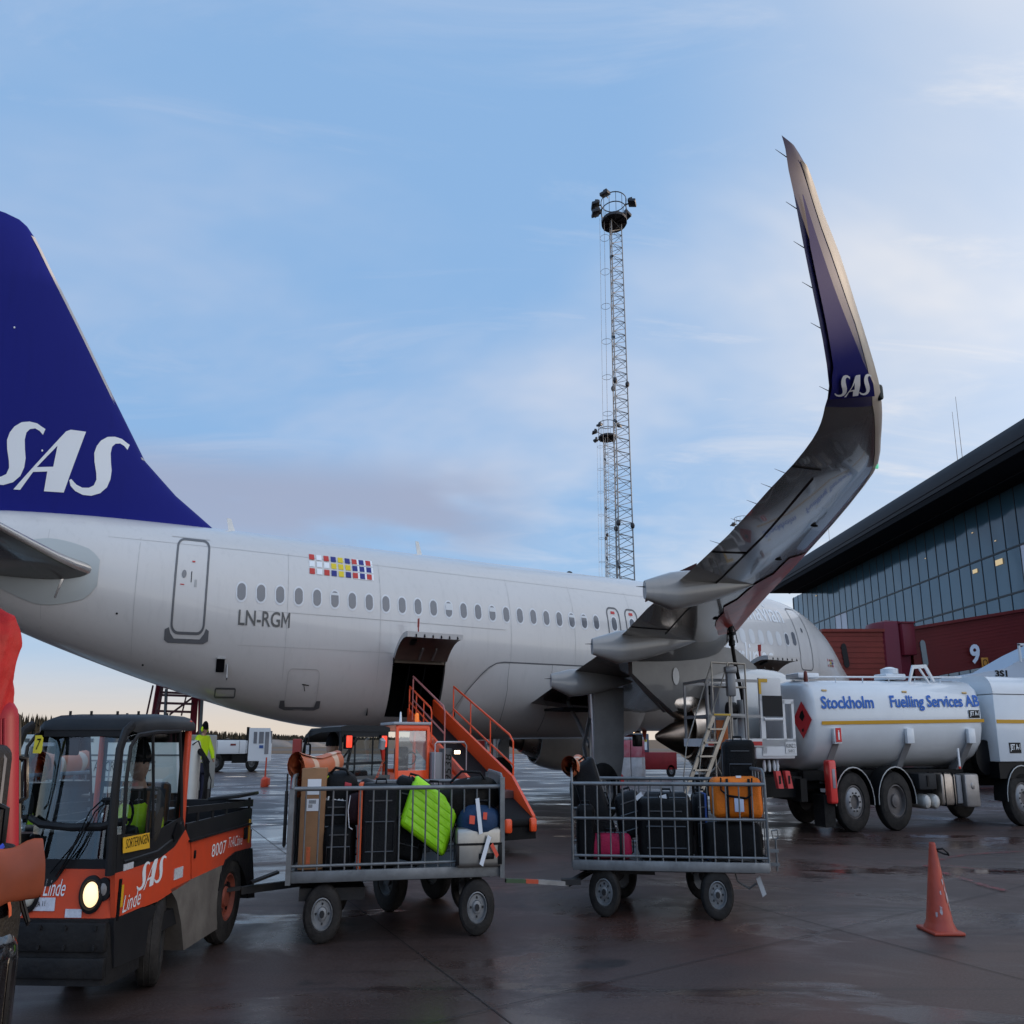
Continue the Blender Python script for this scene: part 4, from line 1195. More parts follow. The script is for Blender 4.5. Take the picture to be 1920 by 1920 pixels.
    for k in range(m + 1):
        x = k / m; w_ = 3.9 + 2.5 * x; i = min(int(w_), 7); u = w_ - i
        hi_ = .24 + .16 * math.sin(PI * min(1, x * 1.1)) + .05 * noise.noise(V((x * 9, 1, 2)))
        G1.append([b.v(lower(info, i, u, .045 + (hi_ - .045) * j / 3, .018)) for j in range(4)])
    for k in range(m):
        for j in range(3): b.f([G1[k][j], G1[k + 1][j], G1[k + 1][j + 1], G1[k][j + 1]])
    A.part('primer_patch', b, mat('primer_red', (.62, .075, .05), .4, coat=.2, nz=(1.1, .9, 7), col2=(.22, .03, .03)), parent=wg)
    # raised spoiler seen over the outer fairing
    b = B(); b.ext([(19.9, 9.5, 3.80), (20.10, 9.9, 3.98), (19.5, 10.9, 4.22), (19.6, 10.9, 4.02)], (0, 0, .03)); A.part('spoiler', b, mat('spoiler_brown', (.12, .05, .045), .4), parent=wg)
    # flap track fairings
    for (t, sa, za, sf, zf, hw_, dp_) in ((4.55, 19.72, 2.80, 16.6, 2.66, .20, .30), (7.45, 20.1, 3.24, 16.3, 3.34, .21, .32), (10.9, 21.0, 3.72, 17.6, 3.86, .20, .30)):
        b = B(); rings2 = []
        for k in range(15):
            u = k / 14; s = sa + (sf - sa) * u
            zt = za + .10 + (zf + .12 - za) * u + .10 * math.sin(PI * u)
            env = (.30 + .70 * min(1, u / .22)) * (1 - max(0, (u - .35) / .65) ** 1.7) + .015
            w2 = hw_ * env; d2 = dp_ * env * 1.25 + .10 * (1 - u)
            rings2.append([V((s, t + w2 * math.cos(a) * abs(math.cos(a)) ** -.25 if abs(math.cos(a)) > .02 else t, zt - d2 / 2 + d2 / 2 * math.sin(a) * (1.5 if math.sin(a) > 0 else 1.0))) for a in [2 * PI * j / 16 for j in range(16)]])
        b.loft(rings2); ff = A.part('flap_fairing', b, mlgrey, parent=wg, sharp=45)
        b = B(); b.cyl((sa, t, za + .06), (sa + .22, t, za + .05), .01, .003, 5); A.part('fairing_wick', b, mblack, parent=wg)

# engines --------------------------------------------------------------
for sg in (1, -1):
    T5 = 5.75 * sg; ZE = 1.92
    b = B()
    prof = [(1.02, 0), (1.10, -.04), (1.16, .02), (1.22, .15), (1.27, .5), (1.29, 1.1), (1.28, 1.9), (1.22, 2.7), (1.10, 3.4), (1.00, 3.75), (.96, 3.75), (1.02, 3.2)]
    b.lathe([(r, h) for r, h in prof], (11.1, T5, ZE), (1, 0, 0), 40, mis=[1, 1, 1, 1, 0, 0, 0, 0, 0, 0, 0])
    b.lathe([(1.02, 0), (.95, .5), (.95, 1.0), (0, 1.0)], (11.1, T5, ZE), (1, 0, 0), 32, 2)
    en = A.part('engine_nacelle', b, [mat('nacelle_paint', (.52, .50, .47), .25, coat=.5, nz=(1, .4)), mle, mhold], sharp=50)
    b = B()
    b.lathe([(.90, 3.2), (.78, 3.5), (.66, 4.1), (.56, 4.45), (.52, 4.45), (.40, 4.0), (.0, 4.0)], (11.1, T5, ZE - .1), (1, 0, 0), 32)
    b.lathe([(.42, 4.1), (.40, 4.4), (.28, 4.95), (.12, 5.45), (.06, 5.6), (0, 5.62)], (11.1, T5, ZE - .22), (1, 0, 0), 28, 1)
    A.part('exhaust_cone', b, [mmetal, mtitan], parent=en, sharp=50)
    # pylon and its drooping rear fairing
    b = B()
    sec = []
    for s, zt, zb, hw_ in ((12.4, 3.25, 3.0, .10), (13.4, 3.6, 2.9, .2), (14.6, 3.66, 2.65, .24), (15.4, 3.6, 2.30, .26), (16.2, 3.55, 2.20, .24), (16.9, 3.45, 2.55, .18), (17.6, 3.35, 2.95, .10)):
        sec.append([V((s, T5 - hw_, zb)), V((s, T5 + hw_, zb)), V((s, T5 + hw_, zt)), V((s, T5 - hw_, zt))])
    b.loft(sec); A.part('pylon', b, mat('pylon_grey', (.15, .145, .14), .35, coat=.3, nz=(1.2, .6)), parent=en, sharp=30)
    b = B()
    rings2 = []
    for k in range(9):
        u = k / 8; s = 14.7 + 2.0 * u; r = .34 * math.sin(PI * min(1, .18 + u * .82)) + .03; z = 2.36 - .10 * math.sin(PI * u) + .12 * u
        rings2.append([V((s, T5 + r * .95 * math.cos(a), z + r * .85 * math.sin(a))) for a in [2 * PI * j / 16 for j in range(16)]])
    b.loft(rings2); A.part('heat_shield', b, mmetal, parent=en, sharp=50)
    if sg > 0:
        b = B(); n = 14
        c_ = V((16.05, T5 + .262, 2.93)); vs = [b.v(c_ + V((.13 * math.cos(2 * PI * i / n), .0, .18 * math.sin(2 * PI * i / n)))) for i in range(n)]; b.f(vs)
        A.part('pylon_hatch', b, mat('hatch_pale', (.55, .55, .54), .4), parent=en)

# landing gear ---------------------------------------------------------
for sg in (1, -1):
    b = B(); t = 3.8 * sg
    b.cyl((17.7, t, .58), (17.7, t * .98, 2.9), .11, .14, 14); b.cyl((17.7, t - .5, .58), (17.7, t + .5, .58), .07, None, 10)
    b.cyl((17.7, t * .93, 1.5), (17.7, t * .55, 2.6), .06, None, 8); b.bar((17.85, t, .9), (18.1, t, 1.5), .05, .1); b.bar((18.1, t, 1.5), (17.85, t, 2.1), .05, .1)
    g = A.part('main_gear', b, msteel2)
    for dt in (-.46, .46):
        b = B(); wheel(b, (17.7, t + dt, .58), .58, .42, (0, 1 if dt * sg > 0 else -1, 0) if sg > 0 else (0, -1 if dt < 0 else 1, 0), 30, .5, 0, 1, 1, bolts=8)
        A.part('wheel', b, [mrub, msteel2], parent=g)
    b = B()
    # gear leg door
    x0, x1 = 16.85, 18.0
    tt = (t + .62 * sg)
    b.loft([[V((x0, tt - .12 * sg, 2.75)), V((x1, tt - .12 * sg, 2.75)), V((x1, tt - .07 * sg, 2.75)), V((x0, tt - .07 * sg, 2.75))],
            [V((x0, tt - .2 * sg, 1.3)), V((x1, tt - .2 * sg, 1.3)), V((x1, tt - .15 * sg, 1.3)), V((x0, tt - .15 * sg, 1.3))],
            [V((x0 + .08, tt - .32 * sg, .72)), V((x1 - .35, tt - .32 * sg, .82)), V((x1 - .35, tt - .28 * sg, .82)), V((x0 + .08, tt - .28 * sg, .72))]])
    A.part('gear_door', b, mat('gear_door_grey', (.30, .30, .30), .4, nz=(1.5, .5)), parent=g)
    b = B()
    if sg > 0:
        b.box((17.4, 2.4, 2.32), (2.0, 1.3, .06), (0, 0, 0)); A.part('wheel_bay', b, mhold, parent=g)
b = B(); b.cyl((5.07, 0, .4), (5.07, 0, 2.2), .09, .12, 12); b.cyl((5.07, -.3, .4), (5.07, .3, .4), .05, None, 8); b.bar((5.1, 0, 1.2), (6.2, 0, 2.1), .07, .07)
g = A.part('nose_gear', b, msteel2)
for dt in (-.22, .22):
    b = B(); wheel(b, (5.07, dt, .38), .38, .24, (0, 1 if dt > 0 else -1, 0), 26, .5, 0, 1, 1, bolts=6); A.part('wheel', b, [mrub, msteel2], parent=g)
# forward-belly light with red plate
b = B(); b.box((14.2, 1.5, 1.62), (.35, .2, .3), None, 0, .03); A.part('pack_outlet', b, mblack)
# ================================================================== people
mskin = mat('skin', (.42, .24, .18), .55, nz=(9, .35), col2=(.36, .17, .13))
mhiv = mat('hivis_yellow', (.62, .88, .02), .65, nz=(5, .35), col2=(.46, .66, .02))
mrefl = mat('reflective_tape', (.50, .50, .50), .3, .3)
mdkcloth = mat('dark_work_cloth', (.020, .022, .032), .85, nz=(6, .5), col2=(.04, .042, .05))
mbrown = mat('brown_jacket', (.065, .055, .045), .85, nz=(7, .5))
mknit = mat('black_knit', (.012, .012, .014), .95, bump=(60, .6))
mnavy = mat('navy_cloth', (.03, .035, .07), .85)

def head(b, c, yaw=0., pitch=0., s=1., mi=0, mi2=1):
    """head, face towards -y before the yaw"""
    M0 = Matrix.Translation(V(c)) @ Matrix.Rotation(yaw, 4, 'Z') @ Matrix.Rotation(pitch, 4, 'X') @ Matrix.Scale(s, 4)
    bm = bmesh.new(); bmesh.ops.create_icosphere(bm, subdivisions=4, radius=1)
    for q in bm.verts:
        x, y, z = q.co
        jaw = 1 - .30 * max(0, -z) ** 1.2
        X = x * .074 * jaw; Y = y * .094; Z = z * .118
        if y < 0:
            Y *= (1 - .10 * max(0, z))
            # brow, eye hollows, nose, lips, chin
            g = lambda cx, cz, wx, wz: math.exp(-((x - cx) / wx) ** 2 - ((z - cz) / wz) ** 2)
            Y += .010 * (g(.36, .04, .17, .11) + g(-.36, .04, .17, .11))
            Y -= .007 * g(0, .20, .5, .09)
            Y -= .024 * g(0, -.20, .11, .13) + .012 * g(0, -.02, .08, .18)
            Y -= .007 * g(0, -.50, .22, .055) + .006 * g(0, -.60, .2, .05); Y += .005 * g(0, -.55, .2, .02)
            Y -= .010 * g(0, -.88, .25, .14)
        q.co = V((X, Y, Z))
    b.join(bm, M0, mi)
    for sx in (-1, 1):
        sv = b.M; b.M = sv @ M0
        b.sph((sx * .027, -.079, .005), (.011, .008, .007), 8, mi2)
        b.sph((sx * .074, .008, -.01), (.008, .018, .030), 8, mi)
        b.M = sv

def hand(wrist, d, up, sz=1.0, curl=.6):
    """palm and five fingers as skinned chains; d pointing from the wrist, up = back of the hand"""
    wrist = V(wrist); d = V(d).normalized(); up = V(up); side = d.cross(up).normalized(); up = side.cross(d).normalized()
    out = []
    for k, (off, ln) in enumerate(((-.030, .062), (-.010, .072), (.010, .068), (.029, .055))):
        p = wrist + d * .035 + side * off * .6 * sz; q = wrist + d * .085 * sz + side * off * sz
        ch = [(p, .011 * sz), (q, .010 * sz)]
        dd = d.copy(); pt = q
        for j in range(3):
            dd = (dd * math.cos(curl) - up * math.sin(curl)).normalized(); pt = pt + dd * ln * (.42, .33, .25)[j] * sz; ch.append((pt, .0082 * sz))
        out.append(ch)
    p = wrist + d * .03 - side * .02 * sz; q = p - side * .03 * sz + d * .022 * sz - up * .012; r = q + d * .032 * sz - side * .006 - up * .012; t = r + d * .022 * sz - up * .01 + side * .004
    out.append([(p, .013 * sz), (q, .011 * sz), (r, .010 * sz), (t, .008 * sz)])
    palm = [(wrist - d * .02, .024 * sz), (wrist + d * .04 * sz, (.032 * sz, .018 * sz)), (wrist + d * .08 * sz, (.032 * sz, .015 * sz))]
    return palm, out

def person(label, M, J, jacket, trousers, cap, yaw=0., pitch=0., scale=1., vest=None, group=None, stripes=(), ears=False):
    """J: dict of joints in local metres"""
    T = Thing('person', label, 'person', M @ Matrix.Scale(scale, 4), group)
    s = scale
    # one continuous body: limbs, neck and hands grown from one skeleton, head on the neck
    ch = [[(J['pelvis'], .13), (J['waist'], .12), (J['chest'], .14), (J['neck'], .06), (J['head'] - V((0, 0, .06)), .055)]]
    for e in 'LR':
        ch.append([(J['chest'], .14), (J['sh' + e], .065), (J['el' + e], .045), (J['wr' + e], .027)])
        ch.append([(J['pelvis'], .13), (J['hip' + e], .085), (J['kn' + e], .058), (J['an' + e], .04), (J['toe' + e], .035)])
    b = skin(ch, 1)
    for e in 'LR':
        d = (J['wr' + e] - J['el' + e]).normalized()
        palm, fing = hand(J['wr' + e], d, V((0, 0, 1)) if abs(d.z) < .8 else V((1 if e == 'L' else -1, 0, 0)), 1.0, .5)
        hb = skin([palm] + fing, 1); b.join(hb.bm)
    for f in b.bm.faces: f.material_index = 0
    head(b, J['head'], yaw, pitch, 1.0, 0, 1)
    body = T.part('body', b, [mskin, mblack], sharp=80)
    # clothes
    def inflate(chs, m, name, sub=2, amp=.008, seed=1):
        b = skin(chs, sub); b.jitter(amp, 9, seed); return T.part(name, b, m, sharp=80)
    jc = [[(J['pelvis'] + V((0, 0, -.02)), (.185, .145)), (J['waist'], (.175, .14)), (J['chest'], (.20, .15)), (J['neck'] + V((0, 0, -.01)), .082)]]
    for e in 'LR': jc.append([(J['chest'], (.20, .15)), (J['sh' + e], .088), (J['el' + e], .066), (J['wr' + e] * .94 + J['el' + e] * .06, .047)])
    jk = inflate(jc, jacket, 'jacket')
    tc = []
    for e in 'LR': tc.append([(J['pelvis'], (.165, .14)), (J['hip' + e], .108), (J['kn' + e], .082), (J['an' + e] + V((0, 0, .03)), .066)])
    inflate(tc, trousers, 'trousers', 2, .008, 4)
    for e in 'LR':
        b = skin([[(J['an' + e], .055), (J['an' + e] * .6 + J['toe' + e] * .4 + V((0, 0, -.01)), .052), (J['toe' + e], .042)]], 2); T.part('boot', b, mblack, sharp=80)
    for (p, q, r) in stripes:
        b = B(); b.lathe([(r, -.025), (r + .006, -.025), (r + .006, .025), (r, .025)], V(p), V(q), 20); T.part('reflective_band', b, mrefl)
    if vest:
        vc = [[(J['waist'] + V((0, 0, -.10)), (.20, .165)), (J['waist'], (.195, .16)), (J['chest'], (.225, .185)), (J['neck'] + V((0, 0, -.03)), .115)],
              [(J['chest'], (.215, .17)), (J['shL'], .12)], [(J['chest'], (.215, .17)), (J['shR'], .12)]]
        inflate(vc, vest, 'hi_vis_vest')
    if cap:
        b = B(); c = J['head']
        Mh = Matrix.Translation(c) @ Matrix.Rotation(yaw, 4, 'Z') @ Matrix.Rotation(pitch, 4, 'X')
        bm = bmesh.new(); bmesh.ops.create_uvsphere(bm, u_segments=24, v_segments=16, radius=1)
        for q in bm.verts:
            z = q.co.z
            q.co = V((q.co.x * .086, q.co.y * .106, max(q.co.z, -.05) * .135 + .018))
            if z < 0: q.co.x *= 1.06; q.co.y *= 1.04
        b.join(bm, Mh); b.jitter(.003, 30); T.part('knit_cap', b, cap, sharp=80)
    if ears:
        b = B()
        for sx in (-1, 1):
            p = J['head'] + Matrix.Rotation(yaw, 3, 'Z') @ V((sx * .092, 0, -.01)); b.sph(p, (.03, .045, .055), 10)
        T.part('ear_defenders', b, mhiv)
    return T

def seated(lean=0., hands=((-.16, -.42, .28), (.16, -.42, .28)), hw=.2, kn=.42):
    J = dict(pelvis=V((0, .05, .08)), waist=V((0, .04, .26)), chest=V((0, .03 + lean * .5, .48)), neck=V((0, .01 + lean, .66)), head=V((0, -.01 + lean, .80)),
             shL=V((-hw, .03 + lean, .58)), shR=V((hw, .03 + lean, .58)), elL=V((-hw - .06, -.14, .34)), elR=V((hw + .06, -.14, .34)), wrL=V(hands[0]), wrR=V(hands[1]),
             hipL=V((-.10, 0, .06)), hipR=V((.10, 0, .06)), knL=V((-.12, -kn, .12)), knR=V((.12, -kn, .12)), anL=V((-.12, -kn - .03, -.26)), anR=V((.12, -kn - .03, -.26)), toeL=V((-.12, -kn - .17, -.30)), toeR=V((.12, -kn - .17, -.30)))
    return J
# ================================================================== red baggage tractor in the foreground
mcoral = mat('tractor_red', (.66, .068, .020), .42, coat=.2, nz=(2.2, .55, 7), col2=(.36, .06, .035))
mcharc = mat('cab_charcoal', (.028, .028, .032), .42, nz=(3, .6), col2=(.055, .052, .05))
mbump = mat('bumper_black', (.022, .021, .023), .55, nz=(4, .8, 7), col2=(.05, .045, .042), bump=(25, .25))
mdirt = mat('dirty_grey', (.16, .14, .12), .6, nz=(3, .9, 7), col2=(.075, .062, .055), bump=(18, .2))
mglass = glass('cab_glass', (.80, .88, .88), .12)
mrubd = mat('dusty_tyre', (.035, .032, .031), .8, nz=(5, 1, 6), col2=(.085, .075, .068), bump=(40, .35))
mrimr = mat('rusty_rim', (.30, .07, .04), .6, nz=(8, .8), col2=(.16, .05, .035))
mrimg = mat('grey_rim', (.27, .27, .275), .45, .4, nz=(6, .6))
TX, TY, TRZ = -4.12, 7.7, -.040
MT = pose((TX, TY, 0), TRZ)
MTi = MT.inverted()
def sd(px, py, X=-3.6):           # side view (y,z) measured on the near flank
    d = ray(px, py); k = X / d.x; q = MTi @ V((X, d.y * k, CAMH + d.z * k)); return q.y, q.z
def fr_(px, py, Y=6.3):           # front view (x,z)
    q = MTi @ at(px, py, Y); return q.x, q.z
HWT = .52
T = Thing('baggage_tractor', 'orange-red airport baggage tractor with black cab and one glowing round headlight in the foreground', 'baggage tractor', MT)
def flank(b, pxs, x0, x1, mi=0):
    b.ext([(x0, *sd(*q)) for q in pxs], (x1 - x0, 0, 0), mi)
# lower chassis: bumper, sills
b = B()
b.loft([[(-HWT + .04, -1.42, z) if 0 else (x, y, z) for x, y in ((-HWT, -1.20), (-HWT + .07, -1.38), (-HWT + .2, -1.43), (HWT - .12, -1.43), (HWT - .02, -1.40), (HWT + .01, -1.28), (HWT + .01, -.95), (-HWT, -.95))] for z in (.20, .30, .575)], mi=0)
b.box((0, -1.425, .475), (.98, .05, .17), None, 0, .012); b.box((0, -1.43, .30), (1.0, .04, .12), None, 0, .012)
for x in (-.36, -.12, .12, .40):
    for z in (.53, .42): b.cyl((x, -1.44, z), (x, -1.463, z), .016, None, 6)
T.part('bumper', b, mbump)
b = B()
flank(b, [(222, 1722), (290, 1697), (297, 1702), (283, 1735), (276, 1790), (222, 1815)], -3.6 - TX - .03 - .0, -3.6 - TX + .012)
b.bx(-HWT, -HWT + .04, -1.2, -.72, .26, .62)
b.bx(-HWT + .02, HWT - .05, -1.15, 1.3, .34, .46)
T.part('sill', b, mcharc)
b = B()
flank(b, [(322, 1668), (345, 1655), (412, 1622), (406, 1665), (402, 1742), (344, 1782), (340, 1730), (333, 1690)], -3.6 - TX - .25, -3.6 - TX + .006)
flank(b, [(322, 1668), (345, 1655), (412, 1622), (406, 1665), (402, 1742), (344, 1782), (340, 1730), (333, 1690)], -HWT, -HWT + .1)
T.part('battery_skirt', b, mdirt)
# wheel arch lining
b = B(); b.bx(-HWT + .08, HWT - .28, -.95, -.2, .40, .66); b.bx(-HWT + .08, HWT - .3, .35, 1.2, .36, .62); T.part('wheel_arch', b, mblack)
# red panels
b = B()
xl = HWT
b.loft([[(x, y, z) for x, y in ((-xl, -1.1), (-xl + .05, -1.33), (-xl + .16, -1.40), (xl - .10, -1.40), (xl - .02, -1.37), (xl, -1.25))] for z in (.576, .72, .86)] , closed=True)
T.part('nose_panel', b, mcoral)
b = B()
for x0, x1 in ((-3.6 - TX - .04, -3.6 - TX + .006), (-HWT - .005, -HWT + .035)):
    flank(b, [(226, 1638), (300, 1613), (330, 1588), (349, 1556), (357, 1578), (357, 1650), (340, 1662), (300, 1690), (226, 1722)], x0, x1)
T.part('door_panel', b, mcoral)
b = B()
yB = sd(351, 1500)[0]
for xc in (HWT - .03, -HWT + .03): b = B(); b.box((xc, yB, 1.30), (.055, .06, .96), None, 0, .012); T.part('roll_bar', b, mcoral)
b = B()
for x0, x1 in ((-3.6 - TX - .05, -3.6 - TX + .004), (-HWT - .005, -HWT + .05)):
    flank(b, [(359, 1577), (462, 1547), (463, 1588), (455, 1592), (440, 1598), (425, 1610), (414, 1622), (359, 1652)], x0, x1)
T.part('rear_panel', b, mcoral)
b = B()
flank(b, [(463, 1590), (466, 1683), (455, 1684), (452, 1655), (446, 1632), (437, 1615), (428, 1612), (418, 1625), (409, 1650), (404, 1670), (408, 1640), (417, 1612), (434, 1597), (450, 1592)], -3.6 - TX - .22, -3.6 - TX + .02)
b.bx(-HWT, HWT, 1.40, 1.47, .28, .85)
T.part('fender', b, mbump)
# load bed
b = B()
z1 = 1.02
b.bx(-HWT + .02, HWT - .02, yB + .08, 1.42, .86, .90)
for k in range(9): b.bx(-HWT + .06 + k * .12, -HWT + .12 + k * .12, yB + .1, 1.38, .90, .915)
T.part('load_bed', b, mbump)
b = B()
ya, yb2 = yB + .06, 1.44
for x in (-HWT + .01, HWT - .02):
    b.bx(x - .015, x + .02, ya, yb2, .90, 1.035); 
    for z in (1.08,): b.bar((x, ya, z + .05), (x, yb2 - .02, z - .0), .035, .05)
    for y in (ya + .25, ya + .6, ya + .95, yb2 - .06): b.bar((x, y, 1.0), (x, y, 1.13), .04, .02)
b.bar((-HWT, yb2, 1.08), (HWT, yb2, 1.08), .04, .06); b.bx(-HWT + .02, HWT - .02, yb2 - .03, yb2, .9, 1.04)
b.box((HWT - .18, yb2 - .18, 1.15), (.42, .60, .03), (0, R(-4), 0), 0, .01)
T.part('bed_rail', b, mcharc)
# cab roof
b = B(); rings = []
for y, z0, z1_, w_ in ((-1.28, 1.70, 1.715, .43), (-1.24, 1.685, 1.77, .475), (-1.10, 1.69, 1.80, .495), (-.8, 1.70, 1.815, .505), (yB + .02, 1.705, 1.81, .51), (yB + .08, 1.715, 1.79, .50)):
    rings.append([(-w_ - .02, y, z0), (w_ + .02, y, z0), (w_ + .02, y, z0 + (z1_ - z0) * .5), (w_ - .02, y, z0 + (z1_ - z0) * .85), (w_ - .10, y, z1_), (-w_ + .10, y, z1_), (-w_ + .02, y, z0 + (z1_ - z0) * .85), (-w_ - .02, y, z0 + (z1_ - z0) * .5)])
b.loft(rings); T.part('roof', b, mcharc, sharp=45)
for (x, y) in ((-.34, -1.05), (-.12, -1.05), (.12, -1.0), (.34, -1.0), (-.1, -.5), (.35, -.5)): b = B(); b.cyl((x, y, 1.79), (x, y, 1.83), .012, None, 6); T.part('roof_fitting', b, mblack)
# pillars and door frame (near side and far side)
b = B()
for sx in (1, -1):
    X = sx * (HWT - (.012 if sx > 0 else .03))
    A_ = [sd(222, 1640), sd(226, 1560), sd(232, 1480), sd(240, 1405), sd(250, 1372), sd(262, 1360)]
    b.tube([(X, y - .01, z) for y, z in A_], [.042, .040, .036, .034, .034, .034], 8)
    b.tube([(X + sx * .012, *sd(240, 1612)), (X + sx * .012, *sd(243, 1540)), (X + sx * .012, *sd(248, 1460)), (X + sx * .012, *sd(256, 1400)), (X + sx * .012, *sd(268, 1379)), (X + sx * .012, *sd(300, 1373)), (X + sx * .012, *sd(341, 1371)), (X + sx * .012, *sd(343, 1460)), (X + sx * .012, *sd(343, 1540)), (X + sx * .012, *sd(330, 1572)), (X + sx * .012, *sd(300, 1598)), (X + sx * .012, *sd(242, 1618))], .016, 6)
    b.tube([(X + sx * .02, *sd(293, 1374)), (X + sx * .02, *sd(293, 1470)), (X + sx * .02, *sd(291, 1570))], .014, 6)
    b.ext([(X + sx * .002, *sd(*q)) for q in ((232, 1565), (292, 1563), (345, 1530), (349, 1556), (330, 1588), (300, 1613), (228, 1638))], (sx * .012, 0, 0))
b.bar((-HWT + .05, -1.36, .885), (HWT - .05, -1.36, .885), .05, .06); b.tube([(-HWT + .05, -1.26, 1.15), (-.3, -1.35, 1.12), (0, -1.37, 1.105), (.3, -1.36, 1.11), (HWT - .03, -1.27, 1.14)], .024, 8)
b.bar((-HWT + .1, -1.25, 1.69), (HWT - .1, -1.25, 1.69), .05, .06)
b.ext([(x, -1.408, z) for x, z in ((-.36, .865), (.02, .865), (-.04, .80), (-.10, .76), (-.30, .76))], (0, .05, 0))
T.part('cab_frame', b, mcharc)
# back wall of the cab with a window
b = B(); b.bx(-.50, .50, yB - .01, yB + .02, .9, 1.06); b.bx(-.50, -.44, yB - .01, yB + .02, 1.0, 1.7); b.bx(.42, .50, yB - .01, yB + .02, 1.0, 1.7); b.bx(-.5, .5, yB - .01, yB + .02, 1.62, 1.7); b.bx(-.03, .03, yB - .01, yB + .02, 1.0, 1.7)
b.bx(-.44, -.03, yB - .01, yB + .02, 1.30, 1.34)
T.part('cab_rear_wall', b, mcharc)
# glazing
b = B()
for sx in (1,):
    rr = []
    for (zz, yy) in ((.90, -1.37), (1.13, -1.335), (1.40, -1.30), (1.68, -1.26)):
        rr.append([(x, yy + .10 * (abs(x) / .45) ** 3.2, zz) for x in [-.45 + .91 * i / 12 for i in range(13)]])
    b.loft(rr, closed=False, caps=False)
T.part('windscreen', b, mglass)
b = B(); b.poly([(HWT - .035, *sd(*q)) for q in ((246, 1560), (248, 1460), (258, 1400), (270, 1380), (340, 1374), (341, 1530), (292, 1563))])
T.part('side_window', b, mglass)
b = B(); b.poly([(-HWT + .03, *sd(*q)) for q in ((246, 1560), (248, 1460), (258, 1400), (270, 1380), (340, 1374), (341, 1530), (292, 1563))])
T.part('side_window', b, mglass)
# dashboard, wheel, seat
b = B(); b.box((0, -1.14, .98), (.96, .28, .20), (R(10), 0, 0), 0, .05); b.box((0, -1.0, .8), (.9, .1, .4)); T.part('dashboard', b, mblack)
b = B(); b.tube([V((.20 + .15 * math.cos(a), -.98 + .09 * math.sin(a), 1.12 + .12 * math.sin(a))) for a in [2 * PI * i / 20 for i in range(20)]], .013, 6, True); b.cyl((.20, -1.1, 1.0), (.20, -.98, 1.12), .02, None, 8); b.bar((.06, -.98, 1.12), (.34, -.98, 1.12), .02); T.part('steering_wheel', b, mblack)
b = B(); b.box((.16, -.58, .80), (.44, .42, .12), None, 0, .05); b.box((.16, -.37, 1.08), (.42, .10, .52), (R(-8), 0, 0), 0, .05); b.box((-.26, -.6, .8), (.3, .4, .12), None, 0, .04); T.part('seat', b, mblack)
# lamps
for sx in (1, -1):
    b = B(); c = V((sx * .30, -1.40, .715))
    b.lathe([(0, .0), (.112, .0), (.112, .02), (.09, .03), (.08, .012), (0, .012)], c, (0, -1, 0), 28, 0)
    b.lathe([(.07, .0), (.07, .02), (.045, .026), (0, .02)], c + V((sx * .11, .008, .03)), (0, -1, 0), 18, 0)
    hl = T.part('headlight', b, mbump)
    b = B(); b.lathe([(.075, .014), (.066, .024), (.04, .034), (0, .038)], c, (0, -1, 0), 26); T.part('lens', b, mat('lamp_lens_on', (.8, .7, .5), .15, emit=((1, .68, .34), .9)) if sx > 0 else mat('lamp_lens_off', (.5, .48, .42), .1), parent=hl)
    b = B(); b.lathe([(.04, .024), (.02, .032), (0, .034)], c + V((sx * .11, .008, .03)), (0, -1, 0), 14); T.part('indicator', b, mat('lens_grey', (.25, .22, .2), .15), parent=hl)
b = B(); y, z = sd(452, 1562); b.box((HWT + .012, y, z), (.03, .09, .10), None, 0, .01); b.box((HWT + .014, y + .11, z + .01), (.02, .04, .2), None, 1, .005); T.part('tail_light', b, [mblack, mat('amber_reflector', (.55, .30, .03), .3)])
# wheels
for (px, py, y0, steer, r, rimm) in ((299, 1846, -.52, R(24), .30, mblack), (420, 1775, .90, 0, .36, mrimr)):
    for sx in (1, -1):
        b = B(); w_ = .20 if y0 < 0 else .22
        ax = V((math.cos(steer) * sx, math.sin(steer) * sx, 0))
        wheel(b, (sx * (HWT - (.13 if y0 < 0 else .10)), y0, r), r, w_, ax, 30, .52, 0, 1, 2, bolts=6)
        T.part('wheel', b, [mrubd, rimm, mblack])
# mirrors, wipers
b = B(); b.box((-.16, -1.235, 1.60), (.17, .03, .12), (R(-8), 0, 0), 0, .03); b.cyl((-.12, -1.24, 1.65), (-.10, -1.24, 1.70), .008, None, 6); T.part('mirror', b, mblack)
b = B(); b.tube([(-.53, -1.30, 1.52), (-.60, -1.36, 1.50), (-.62, -1.38, 1.40), (-.60, -1.36, 1.26), (-.53, -1.30, 1.22)], .012, 6); T.part('grab_handle', b, mblack)
b = B(); xw, zw = fr_(203, 1503)
for dx in (0, .05):
    b.tube([(xw - dx, -1.40, zw + .01), (xw - .10 - dx, -1.415, zw - .06), (xw - .22 - dx, -1.425, zw - .26), (xw - .36 - dx * 2, -1.43, zw - .42)], .006, 5)
b.box((xw - .01, -1.38, zw + .01), (.09, .05, .03), None, 0, .01)
b.bar((xw - .15, -1.42, zw - .12), (xw - .40, -1.435, zw - .44), .018, .012)
T.part('wiper', b, mblack)
